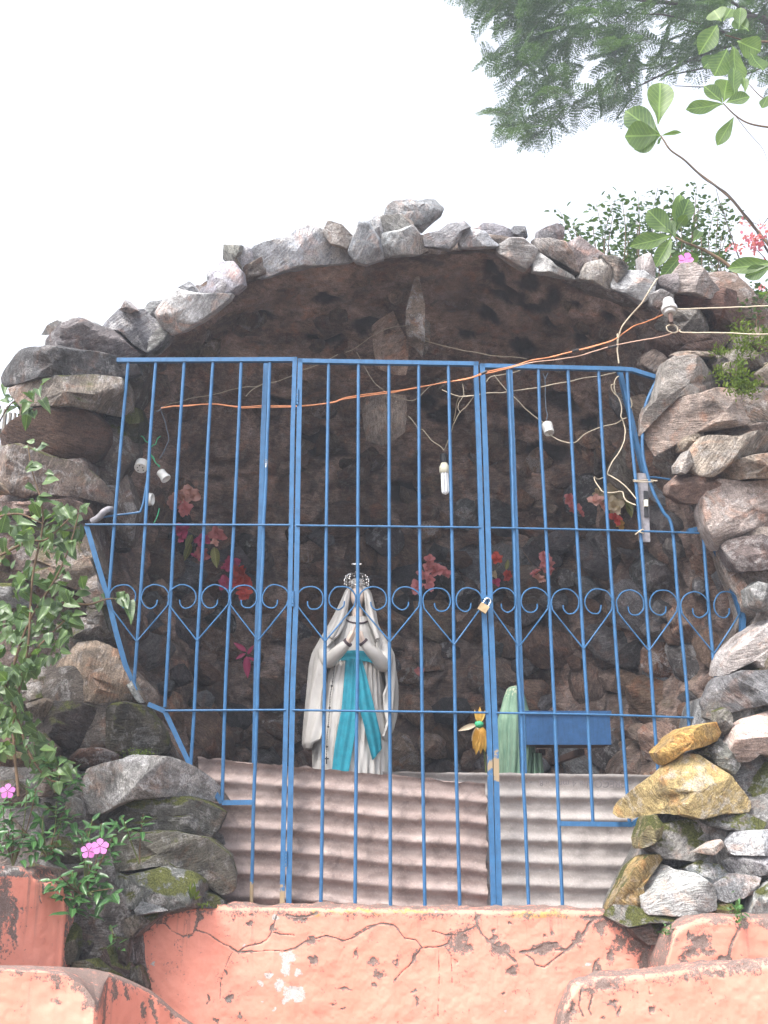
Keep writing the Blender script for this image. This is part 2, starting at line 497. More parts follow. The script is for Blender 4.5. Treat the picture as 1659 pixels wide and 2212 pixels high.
def sheetmat(name, c1, c2, dirt):
    t = NT(name)
    p = t.obj()
    a = t.noise(t.vmul(p, (1, 1, 4)), 5, 6, .65, .4); b = t.noise(p, 120, 5, .75); g = t.noise(p, 14, 6, .7, .5)
    c = t.mix(t.ramp(a, .35, .65), c1, c2)
    c = t.mix(t.ramp(g, .5, .68, 0, dirt), c, tuple(x * .38 for x in c1))
    c = t.mix(t.ramp(b, .55, .75, 0, .55), c, tuple(min(1, x * 1.7) for x in c2))
    c = t.mix(t.ramp(b, .42, .28, 0, .5), c, tuple(x * .45 for x in c1))
    c = t.mix(t.math('MULTIPLY', t.attr('valley'), dirt * .6), c, tuple(x * .5 for x in c1))  # shading of the valleys also put into the colour
    t.bump(t.math('ADD', b, t.math('MULTIPLY', g, .6)), .4, .004)
    return t.done(c, .9, .15)
M['sheet_old'] = sheetmat('weathered_fibre_cement', (.23, .175, .16), (.32, .26, .24), .55)
M['sheet_new'] = sheetmat('pale_fibre_cement', (.29, .262, .25), (.35, .32, .305), .3)
M['ink'] = plain('faded_ink', (.19, .17, .18), .8, .3, bump=0)
# ------------------------------------------------------------------ ground
def ground():
    n = 60
    g = np.linspace(-1, 1, n)
    g = np.sign(g) * np.abs(g) ** 2.5 * 300
    X, Yv = np.meshgrid(g, g + 0, indexing='ij')
    V = np.stack([X.ravel(), Yv.ravel(), np.zeros(n * n)], 1)
    o = mk('ground', V, [grid_faces(n, n)], M['ground'])
    tag(o, 'bare brown earth round the grotto', None, None, 'structure')
ground()

# ------------------------------------------------------------------ stones
def radial(poly, th):
    poly = np.asarray(poly, float)
    a, b = poly, np.roll(poly, -1, 0)
    R = np.zeros(len(th))
    for i, t in enumerate(th):
        d = np.array([math.cos(t), math.sin(t)])
        e = b - a
        den = d[0] * e[:, 1] - d[1] * e[:, 0]
        den = np.where(np.abs(den) < 1e-12, 1e-12, den)
        tt = (a[:, 0] * e[:, 1] - a[:, 1] * e[:, 0]) / den
        ss = (a[:, 0] * d[1] - a[:, 1] * d[0]) / den
        ok = (ss >= -1e-6) & (ss <= 1 + 1e-6) & (tt > 0)
        R[i] = tt[ok].max() if ok.any() else 0.01
    return R
def centroid(p):
    p = np.asarray(p, float); q = np.roll(p, -1, 0)
    cr = p[:, 0] * q[:, 1] - q[:, 0] * p[:, 1]
    A = cr.sum() / 2
    return np.array([((p[:, 0] + q[:, 0]) * cr).sum(), ((p[:, 1] + q[:, 1]) * cr).sum()]) / (6 * A)
SEED = [100]
def rock(name, poly, c, U, Vv, N, thick, col, parent, lichen=.3, moss=0, nth=76, nph=24, rough=.05, facets=9, e=.62, soft=.03, cexp=.36, fz=(1.0, 2.6)):
    """a stone whose outline seen along N is poly (metres, round c)"""
    SEED[0] += 1
    sd = SEED[0]
    rg = np.random.default_rng(sd)
    poly = np.asarray(poly, float)
    th = np.linspace(0, 2 * math.pi, nth, endpoint=False)
    R = radial(poly, th)
    Rs = (np.roll(R, 1) + R * 2 + np.roll(R, -1)) / 4
    R = R * (1 - soft) + Rs * soft
    size = math.sqrt(abs(np.mean(R ** 2)) * math.pi)
    ph = np.linspace(math.pi / 2, -math.pi / 2, nph)
    cr = np.abs(np.cos(ph)) ** cexp
    hh = np.sign(np.sin(ph)) * np.abs(np.sin(ph)) ** e
    u = (R[:, None] * np.cos(th)[:, None]) * cr[None, :]
    v = (R[:, None] * np.sin(th)[:, None]) * cr[None, :]
    w = np.repeat((hh * thick / 2)[None, :], nth, 0)
    L = np.stack([u.ravel(), v.ravel(), w.ravel()], 1)
    for k in range(facets):
        n = np.array([rg.normal(), rg.normal(), rg.uniform(*fz)]); n /= np.linalg.norm(n)
        d = L @ n
        h = np.quantile(d, rg.uniform(.78, .96))
        ex = np.clip(d - h, 0, None)
        L[:, 2] -= np.minimum(ex / n[2] * .96, thick * .9)
    # fractured surface: beds across a random direction, and rough relief
    sn = rg.normal(size=3) * np.array([.5, 1, .5]); sn /= np.linalg.norm(sn)
    q = L / size
    bed = vn(np.stack([(q @ sn) * 9 + fbm(q * 2, 2, sd) * 1.0, q[:, 0] * .8, q[:, 1] * .8], 1), sd)
    bed = np.sign(bed) * np.abs(bed) ** .6
    rl = fbm(q * 3.2, 5, sd + 5, .58) * .55 + (1 - np.abs(fbm(q * 2.3, 3, sd + 9))) * .35 + bed * .4
    nr = L / (np.array([size, size, max(thick, .02)])); nr /= np.linalg.norm(nr, axis=1)[:, None] + 1e-9
    side = np.sqrt(nr[:, 0] ** 2 + nr[:, 1] ** 2)
    amp = rough * size * (1 - .5 * side)
    L = L + nr * ((rl - .2) * amp)[:, None]
    W = c + L[:, :1] * U + L[:, 1:2] * Vv + L[:, 2:3] * N
    jj = col if len(col) == 4 else (*col, lichen)
    kx = rg.uniform(.85, 1.15)
    cc = (jj[0] * kx * rg.uniform(.94, 1.06), jj[1] * kx, jj[2] * kx * rg.uniform(.94, 1.06), lichen)
    # bedding runs across the local z axis of the object
    z = (U * sn[0] + Vv * sn[1] + N * sn[2]); x = np.cross([.31, .52, .1], z); x /= np.linalg.norm(x); y = np.cross(z, x)
    o = mk(name, W, [grid_faces(nth, nph, True)], M['rock'], parent, True, 48, color=cc, R=np.stack([x, y, z], 1), origin=c)
    o.pass_index = int(moss * 10)
    return o
AX, AZ, AY = np.array([1., 0, 0]), np.array([0, 0, 1.]), np.array([0, -1., 0])
def stone(zk, pts, Y, col, parent, thick=.28, lean=.8, name='stone', grow=1.05, **k):
    """a stone whose face is turned a little down towards the path, as the courses lean"""
    px = np.array([p[:2] for p in Z(zk, pts)])
    c0 = centroid(px)
    d0 = ray(*c0); el = math.atan2(d0[2], d0[1]) * lean
    N = np.array([0, -math.cos(el), -math.sin(el)])
    Vv = np.array([0, -math.sin(el), math.cos(el)])
    ct = EYE + d0 * ((Y + thick * .4) / d0[1])
    W = []
    for x, y in px:
        d = ray(x, y); W.append(EYE + d * ((ct - EYE).dot(N) / d.dot(N)) - ct)
    W = np.array(W)
    p2 = np.stack([W @ AX, W @ Vv], 1) * grow
    return rock(name, p2, ct, AX, Vv, N, thick, col, parent, **k)

TAN, GREY, BROWN, DARK = (.30, .235, .185), (.235, .235, .24), (.17, .105, .075), (.060, .048, .042)
PALE, ORANGE, WHITE, RED = (.38, .36, .35), (.46, .27, .07), (.55, .52, .51), (.19, .095, .06)
RIM = (.40, .41, .44)

grotto = empty('rock_grotto', (0, 5.2, 0), 'arched rock grotto of rough stones with a dark hollow behind the blue bars', 'grotto')
left_wall = empty('rock_wall', (-1.6, 4.7, 0), 'rough stone flank left of the blue grille, overgrown with leaves', 'rock wall')
right_wall = empty('rock_wall', (1.6, 4.7, 0), 'rough stone flank right of the blue grille with two ochre painted stones', 'rock wall')

for o in (grotto, left_wall, right_wall): o['kind'] = 'thing'
# ------------------------------------------------------------------ the hollow: one shell from the mouth to the back
Y0, DEP = 4.62, 1.75
mouth_px = [(420, 2020), (330, 1900), (290, 1650), (235, 1450), (185, 1200), (185, 1000), (225, 850), (320, 742), (400, 695), (480, 636), (600, 588), (760, 562), (900, 553),
            (1030, 538), (1170, 588), (1290, 638), (1395, 695), (1460, 790), (1500, 950), (1570, 1150), (1650, 1300), (1650, 1450), (1620, 1560), (1560, 1700), (1500, 1880), (1400, 2020)]
mp = np.array([P(x, y, Y0) for x, y in mouth_px])
mc = spline(mp, 12)
seg = np.r_[0, np.cumsum(np.linalg.norm(np.diff(mc, axis=0), axis=1))]
NT_, NS_ = 340, 200
mc = np.stack([np.interp(np.linspace(0, seg[-1], NT_), seg, mc[:, k]) for k in range(3)], 1)
C0 = np.array([.02, Y0, 1.75])
def shell_pts(scale=1.0, dep=DEP, ns=NS_):
    s = np.linspace(0, math.pi / 2, ns)
    s = np.where(s > math.pi / 2 * .999, math.pi / 2 * .999, s)
    k = np.cos(s) ** .82
    rim = C0 + (mc - C0) * scale
    V = C0[None, None] + (rim - C0)[:, None, :] * k[None, :, None]
    V[:, :, 1] = Y0 + dep * np.sin(s)[None, :] ** .9
    return V
inner = shell_pts()
nx = np.cross(np.gradient(inner, axis=0), np.gradient(inner, axis=1))
nx /= np.linalg.norm(nx, axis=2)[:, :, None] + 1e-9
inw = C0 + np.array([0, .3, 0]) - inner
sg = np.sign((nx * inw).sum(2)); nx *= np.where(sg == 0, 1, sg)[:, :, None]
flat = inner.reshape(-1, 3)
nrm = nx.reshape(-1, 3)
pxx, pyy = proj(flat)
# cell like relief of stones set in the mortar
def cells(p, s, seed):
    q = p * s
    i = np.floor(q).astype(np.int64)
    d1 = np.full(len(p), 9.); d2 = np.full(len(p), 9.); idn = np.zeros(len(p))
    for dx in (-1, 0, 1):
        for dy in (-1, 0, 1):
            for dz in (-1, 0, 1):
                j = i + [dx, dy, dz]
                f = j + .5 + .45 * np.stack([_h(j[:, 0], j[:, 1], j[:, 2], seed + k) for k in range(3)], 1)
                d = np.linalg.norm(q - f, axis=1)
                n = _h(j[:, 0], j[:, 1], j[:, 2], seed + 7)
                c1 = d < d1
                d2 = np.where(c1, d1, np.minimum(d2, d)); idn = np.where(c1, n, idn); d1 = np.where(c1, d, d1)
    return d1, d2, idn
wp = flat + .05 * np.stack([fbm(flat * 5, 2, 40 + k) for k in range(3)], 1)
a1, a2, idn = cells(wp * [1, 1, 1.35], 5.2, 3)
edge = np.clip((a2 - a1) * 3.2, 0, 1)
emb = (idn > -.25)
rel = .028 * edge * emb * (.6 + .5 * idn) + .014 * fbm(flat * 9, 4, 5) + .007 * fbm(flat * 32, 3, 8) + .05 * fbm(flat * 2.4, 2, 9)
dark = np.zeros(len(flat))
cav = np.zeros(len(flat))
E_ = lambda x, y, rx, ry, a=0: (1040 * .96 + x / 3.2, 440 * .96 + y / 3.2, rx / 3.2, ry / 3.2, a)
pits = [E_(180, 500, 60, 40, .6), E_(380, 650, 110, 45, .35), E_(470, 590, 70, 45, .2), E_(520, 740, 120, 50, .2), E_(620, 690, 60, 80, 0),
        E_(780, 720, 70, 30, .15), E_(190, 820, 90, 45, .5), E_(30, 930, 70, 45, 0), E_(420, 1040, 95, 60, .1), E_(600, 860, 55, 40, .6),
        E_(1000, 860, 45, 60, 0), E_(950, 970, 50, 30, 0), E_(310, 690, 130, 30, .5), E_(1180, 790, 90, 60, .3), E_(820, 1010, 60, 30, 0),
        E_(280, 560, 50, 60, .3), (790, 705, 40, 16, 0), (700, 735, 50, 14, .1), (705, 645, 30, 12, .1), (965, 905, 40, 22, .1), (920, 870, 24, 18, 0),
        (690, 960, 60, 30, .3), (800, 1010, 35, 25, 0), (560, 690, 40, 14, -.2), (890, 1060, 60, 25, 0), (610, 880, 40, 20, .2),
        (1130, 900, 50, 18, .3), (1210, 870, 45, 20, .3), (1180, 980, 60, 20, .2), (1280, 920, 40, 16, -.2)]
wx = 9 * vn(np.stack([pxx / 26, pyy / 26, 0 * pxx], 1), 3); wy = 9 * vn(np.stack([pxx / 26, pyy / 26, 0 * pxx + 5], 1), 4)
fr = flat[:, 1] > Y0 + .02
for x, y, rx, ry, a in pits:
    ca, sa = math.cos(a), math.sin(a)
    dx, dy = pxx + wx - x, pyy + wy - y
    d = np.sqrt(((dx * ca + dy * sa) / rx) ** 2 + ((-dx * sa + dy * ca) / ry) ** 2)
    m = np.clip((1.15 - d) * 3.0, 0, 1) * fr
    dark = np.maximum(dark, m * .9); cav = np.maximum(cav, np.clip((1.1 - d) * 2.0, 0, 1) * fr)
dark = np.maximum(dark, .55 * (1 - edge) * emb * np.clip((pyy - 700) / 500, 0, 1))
tf = np.repeat(np.minimum(1, np.arange(NS_) / 6.0)[None], NT_, 0).reshape(-1)
flat2 = flat + nrm * ((rel - .018 * cav) * tf)[:, None]
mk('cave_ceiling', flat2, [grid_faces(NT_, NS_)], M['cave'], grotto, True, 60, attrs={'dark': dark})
bvh = BVHTree.FromPolygons([Vector(v) for v in inner[::4, ::4].reshape(-1, 3)], [tuple(int(i) for i in f) for f in grid_faces(len(inner[::4]), len(inner[0, ::4]))])
def hit(x, y, off=0.0):
    d = ray(x, y); d = d / np.linalg.norm(d)
    r = bvh.ray_cast(Vector(EYE + d * 4.0), Vector(d))
    if r[0] is None: return None, None
    n = np.array(r[1]); n = n if n.dot(d) < 0 else -n
    return np.array(r[0]) - d * off, n
# the outside of the mound, lumpy, closing the shell from behind
outer = shell_pts(1.045, DEP + .40, 60)
outer[:, 0, 1] -= .0
of = outer.reshape(-1, 3)
oc = of - (C0 + [0, .3, 0]); oc /= np.linalg.norm(oc, axis=1)[:, None]
k0 = np.repeat(np.minimum(1, np.arange(60) / 5.0)[None], NT_, 0).reshape(-1)
of = of + oc * ((.05 * np.abs(fbm(of * 4, 3, 71)) - .02) * k0)[:, None]
of[:, 2] = np.maximum(of[:, 2], -.1)
lip = np.concatenate([inner[:, 0], outer[:, 0]])
i = np.arange(NT_ - 1)
lipf = np.stack([i, i + 1, i + 1 + NT_, i + NT_], 1)
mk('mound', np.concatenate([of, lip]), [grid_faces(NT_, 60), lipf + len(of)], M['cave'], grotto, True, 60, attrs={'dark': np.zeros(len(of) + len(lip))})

# ------------------------------------------------------------------ stones of the arch
RY = 4.42
rim = [
 ('t1', [(870, 505), (880, 480), (905, 465), (925, 420), (945, 375), (1010, 370), (1050, 415), (1057, 468), (1020, 500), (940, 508)], RIM, .7),
 ('t1', [(898, 412), (937, 403), (945, 450), (930, 470), (905, 462)], RIM, .5),
 ('t1', [(975, 295), (1050, 300), (1045, 330), (1030, 350), (1055, 398), (1000, 372), (973, 357)], PALE, .9),
 ('t1', [(1025, 345), (1045, 315), (1070, 303), (1105, 325), (1115, 370), (1078, 402), (1045, 392)], RIM, .5),
 ('t1', [(1100, 305), (1150, 285), (1240, 262), (1290, 235), (1335, 213), (1385, 232), (1425, 300), (1520, 308), (1540, 345), (1480, 367), (1330, 383), (1230, 402), (1150, 430), (1055, 412), (1118, 372)], RIM, .8),
 ('t1', [(1398, 238), (1420, 192), (1478, 208), (1530, 262), (1500, 308), (1430, 285)], PALE, .5),
 ('t1', [(1508, 320), (1552, 200), (1592, 200), (1640, 270), (1655, 350), (1580, 374), (1540, 365)], RIM, .7),
 ('D', [(885, 195), (950, 138), (972, 180), (995, 290), (970, 330), (915, 250)], RIM, .7),
 ('D', [(950, 205), (978, 150), (1120, 143), (1192, 200), (1182, 265), (1100, 270), (995, 272)], PALE, .4),
 ('D', [(985, 275), (1100, 255), (1190, 215), (1242, 290), (1292, 372), (1230, 405), (1100, 415), (985, 425)], RIM, .8),
 ('D', [(1280, 270), (1380, 250), (1430, 210), (1540, 185), (1590, 240), (1530, 250), (1515, 300), (1450, 378), (1285, 350)], (.27, .26, .28), .4),
 ('E', [(-25, 250), (0, 212), (70, 238), (150, 255), (205, 318), (255, 352), (120, 365), (-15, 362)], RIM, .5),
 ('E', [(108, 232), (148, 198), (230, 203), (320, 238), (360, 290), (310, 322), (210, 322)], (.25, .24, .25), .3),
 ('E', [(353, 218), (425, 224), (440, 295), (400, 306), (352, 272)], (.25, .24, .25), .3),
 ('E', [(248, 350), (320, 308), (405, 305), (505, 382), (492, 452), (430, 515), (345, 470), (245, 395)], (.42, .38, .36), .4),
 ('E', [(522, 252), (575, 225), (640, 203), (690, 228), (686, 330), (515, 305)], (.24, .23, .25), .3),
 ('E', [(495, 312), (600, 308), (695, 330), (745, 405), (800, 545), (700, 485), (520, 400)], (.30, .26, .24), .3),
 ('E', [(494, 430), (518, 388), (640, 498), (805, 585), (660, 562), (493, 527)], PALE, .7),
 ('E', [(735, 330), (800, 298), (872, 358), (965, 420), (855, 475), (812, 562), (750, 440)], (.27, .24, .23), .3),
 ('E', [(795, 582), (850, 478), (960, 450), (1042, 520), (1052, 645), (1000, 662), (900, 605)], (.36, .33, .32), .5),
 ('E', [(960, 420), (1050, 428), (1135, 500), (1092, 562), (1050, 605), (1028, 510)], (.22, .20, .19), .3),
 ('E', [(1048, 602), (1100, 518), (1240, 528), (1322, 590), (1305, 685), (1230, 745), (1150, 692), (1048, 642)], (.38, .36, .36), .5),
 ('E', [(1225, 430), (1270, 408), (1312, 500), (1312, 575), (1230, 525)], PALE, .9),
 ('V', [(595, 1200), (690, 1078), (820, 1085), (935, 1200), (965, 1262), (1050, 1328), (1105, 1392), (960, 1475), (860, 1452), (700, 1412), (590, 1402)], (.30, .26, .23), .35),
 ('V', [(365, 1262), (460, 1218), (598, 1208), (585, 1405), (530, 1460), (415, 1385)], (.22, .20, .20), .3),
 ('V', [(300, 1440), (420, 1380), (540, 1450), (560, 1580), (430, 1600), (330, 1560)], (.24, .22, .21), .3),
 # the darker stones that step down on the left
 ('C', [(785, 235), (850, 178), (1000, 188), (1100, 265), (1155, 300), (1135, 400), (1050, 485), (950, 422), (860, 335), (735, 292)], (.22, .22, .24), .6),
 ('C', [(998, 190), (1050, 128), (1142, 118), (1165, 160), (1105, 245), (1060, 235)], (.30, .30, .31), .6),
 ('C', [(1098, 205), (1170, 105), (1240, 38), (1300, 58), (1390, 75), (1610, 78), (1500, 172), (1400, 252), (1280, 312), (1180, 342), (1128, 272)], (.46, .46, .49), .8),
 ('C', [(1248, 32), (1320, -12), (1362, 30), (1392, 78), (1300, 62)], RIM, .5),
 ('C', [(848, 184), (888, 118), (955, 182), (905, 196)], PALE, .9),
 ('C', [(1130, 300), (1180, 345), (1160, 400), (1090, 470), (1040, 500), (1060, 380)], (.25, .24, .24), .7),
]
for kk, (z, pts, c, li) in enumerate(rim):
    stone(z, pts, RY + random.uniform(-.05, .05) + (.1 if kk in (1, 3, 12, 13, 15) else 0), c, grotto, thick=random.uniform(.16, .26), lichen=li, rough=.036, fz=(1.4, 3.6), facets=6, grow=1.09)
top = stone('D', [(1000, 152), (1018, 80), (1080, 43), (1170, 38), (1230, 52), (1290, 30), (1342, 23), (1402, 95), (1382, 142), (1320, 192), (1258, 250), (1190, 215), (1130, 152), (1060, 147)], RY + .16, (.27, .27, .29), grotto, thick=.3, lichen=.4)

# mortar packed between and under the rim stones
def mass(z, pts, Y, parent, col=(.15, .13, .12), thick=.5, **k):
    k.setdefault('lichen', .35)
    return stone(z, pts, Y, col, parent, thick=thick, name='mortar', rough=.028, facets=3, nth=80, nph=26, **k)
for pts in ([(440, 640), (480, 600), (540, 575), (600, 545), (640, 560), (600, 588), (540, 612), (480, 640)],
            [(580, 560), (640, 530), (720, 520), (800, 510), (800, 560), (720, 570), (640, 582)],
            [(770, 540), (830, 500), (900, 510), (960, 520), (960, 550), (880, 556), (800, 568)],
            [(930, 520), (1000, 505), (1080, 512), (1140, 530), (1180, 575), (1120, 572), (1040, 545), (950, 550)],
            [(1120, 530), (1200, 530), (1260, 550), (1330, 590), (1400, 620), (1400, 680), (1330, 660), (1260, 630), (1180, 595)],
            [(330, 720), (360, 670), (430, 620), (470, 635), (430, 665), (380, 705), (330, 745)]):
    mass('d', pts, RY + .1, grotto, (.16, .13, .115), .3)

# stones standing out of the ceiling
def hung(z, pts, off, col, thick=.12, **k):
    px = Z(z, pts)
    cx, cy = np.mean([p[0] for p in px]), np.mean([p[1] for p in px])
    h, n = hit(cx, cy)
    return stone(z, pts, h[1] - off, col, grotto, thick=thick, **k)
hung('T', [(600, 215), (625, 90), (680, 80), (692, 210), (722, 350), (717, 460), (720, 640), (715, 740), (700, 812), (655, 740), (570, 690), (550, 560), (550, 400)], .42, (.30, .24, .20), .14, lichen=.8, rough=.03)
hung('T', [(680, 470), (715, 458), (768, 520), (772, 640), (735, 790), (700, 812), (690, 700)], .38, (.24, .21, .18), .14, lichen=.5, rough=.03)
hung('T', [(238, 560), (300, 500), (430, 420), (482, 560), (560, 700), (562, 900), (540, 992), (440, 982), (300, 932), (258, 800)], .30, (.40, .31, .26), .12, rough=.02, lichen=.1)
hung('T', [(145, 1330), (180, 1200), (400, 1170), (545, 1190), (545, 1380), (530, 1520), (430, 1592), (330, 1642), (190, 1592), (158, 1470)], .34, (.36, .31, .27), .12, rough=.02, lichen=.1)
hung('T', [(384, 270), (440, 208), (530, 240), (524, 310), (450, 352), (400, 322)], .16, (.28, .2, .16), .1, rough=.02, lichen=.1)
hung('S', [(800, 400), (860, 280), (900, 215), (960, 188), (1040, 222), (1062, 420), (1040, 600), (960, 590), (900, 560), (815, 500)], .25, (.22, .185, .155), .2, rough=.05)
hung('S', [(690, 240), (740, 195), (790, 300), (770, 420), (700, 430)], .15, (.15, .13, .12), .15)
hung('d', [(730, 1020), (790, 985), (800, 1010), (790, 1045), (735, 1050)], .10, (.15, .11, .09), .1)
for _ in range(95):
    x, y = random.uniform(330, 1400), random.uniform(590, 1120)
    h, n = hit(x, y)
    if h is None or h[1] < Y0 + .12 or (790 < x < 940 and 630 < y < 980): continue
    r = random.uniform(18, 44)
    pts = [(x + r * random.uniform(.7, 1.5) * math.cos(a), y + r * random.uniform(.35, .75) * math.sin(a)) for a in np.linspace(0, 2 * math.pi, 8)[:-1]]
    Uu = np.cross(n, [0, 0, 1.]); Uu /= np.linalg.norm(Uu); Vv = np.cross(Uu, n)
    s = r / 430
    p2 = np.array([(s * random.uniform(.8, 1.5) * math.cos(a), s * random.uniform(.6, 1.2) * math.sin(a)) for a in np.linspace(0, 2 * math.pi, 8)[:-1]])
    g = random.uniform(.5, 1.0)
    rock('stone', p2, h + n * .0, Uu, Vv, n, random.uniform(.05, .10), (.20 * g, .145 * g, .115 * g), grotto, lichen=random.choice([0, .1, .4]), nth=28, nph=12, rough=.06)

# stones of the back and the sides, laid by sight of the wall they stand in
from mathutils import geometry as _g
def inside(x, y, poly):
    c = False
    for k in range(len(poly)):
        x1, y1 = poly[k]; x2, y2 = poly[k - 1]
        if (y1 > y) != (y2 > y) and x < (x2 - x1) * (y - y1) / (y2 - y1) + x1: c = not c
    return c
view = [(220, 1080), (330, 1040), (520, 1110), (700, 1120), (900, 1110), (1080, 1080), (1200, 1030), (1290, 940), (1340, 860), (1430, 880), (1450, 1000), (1530, 1140), (1640, 1300), (1600, 1450), (1540, 1560), (1440, 1720), (1300, 1800), (460, 1760), (380, 1660), (330, 1560), (240, 1320)]
placed = []
tries = 0
while len(placed) < 225 and tries < 30000:
    tries += 1
    x, y = random.uniform(220, 1640), random.uniform(860, 1790)
    if not inside(x, y, view) or (1355 < x < 1415 and 985 < y < 1110): continue
    big = random.random()
    r = random.uniform(13, 26) if big < .45 else random.uniform(24, 44)
    if tries > 9000: r = random.uniform(11, 19)
    if any((x - a) ** 2 + ((y - b) * 1.15) ** 2 < ((r + q) * .76) ** 2 for a, b, q in placed): continue
    placed.append((x, y, r))
for x, y, r in placed:
    h, n = hit(x, y)
    if h is None: continue
    n = n + np.array([0, -.9, .0]); n /= np.linalg.norm(n)
    Uu = np.cross(n, [0, 0, 1.]); Uu /= np.linalg.norm(Uu); Vv = np.cross(Uu, n)
    if x > 1230: ang = random.uniform(.5, 1.35)           # on the right the stones stand on edge and lean
    elif x < 400: ang = random.uniform(-.3, .5)
    else: ang = random.uniform(-.25, .75)
    ca, sa = math.cos(ang), math.sin(ang)
    U2 = Uu * ca + Vv * sa; V2 = -Uu * sa + Vv * ca
    k = (np.linalg.norm(h - EYE)) / FPX * 1.42
    el = random.uniform(1.05, 1.7)
    nn = random.randint(5, 8)
    rot = random.uniform(0, 6.28)
    p2 = np.array([(r * k * el ** .6 * random.uniform(.85, 1.15) * math.cos(a), r * k / el ** .6 * random.uniform(.8, 1.2) * math.sin(a)) for a in np.linspace(0, 2 * math.pi, nn + 1)[:-1] + rot])
    t = random.random()
    rt = min(1, max(0, (x - 1100) / 300))
    if t < .34: c = (.155, .098, .072)
    elif t < .6: c = (.21, .15, .118)
    elif t < .82: c = (.085, .075, .075)
    else: c = (.13, .125, .13)
    f = random.uniform(.75, 1.15) * (1 + .35 * rt)
    rock('stone', p2, h + n * (random.uniform(.03, .10)), U2, V2, n, random.uniform(.13, .2), tuple(q * f for q in c), grotto,
         lichen=random.choice([0, 0, .2, .5]), nth=36, nph=15, rough=.06, facets=10, e=.7, fz=(.8, 1.8))

# ------------------------------------------------------------------ left flank
LW = left_wall
for pts, Y, c in [
    ([(60, 900), (60, 850), (110, 790), (200, 750), (290, 760), (310, 800), (280, 900), (225, 1000), (190, 1120), (60, 1150), (40, 1000)], 4.80, (.12, .09, .07)),
    ([(-160, 1060), (60, 1020), (205, 1010), (205, 1130), (232, 1290), (260, 1420), (250, 1520), (60, 1520), (-160, 1500)], 4.54, (.13, .10, .085)),
    ([(-160, 1400), (120, 1400), (260, 1440), (310, 1520), (345, 1590), (385, 1660), (380, 1740), (150, 1760), (-160, 1740)], 4.48, (.11, .085, .07)),
    ([(-160, 1640), (200, 1680), (400, 1690), (455, 1760), (470, 1850), (485, 1950), (470, 2060), (300, 2090), (-160, 2090)], 4.27, (.15, .145, .14)),
    ([(60, 1900), (200, 1880), (330, 1950), (330, 2060), (350, 2200), (60, 2200)], 4.26, (.10, .085, .075))]:
    mass('d', pts, Y, LW, c, .55)
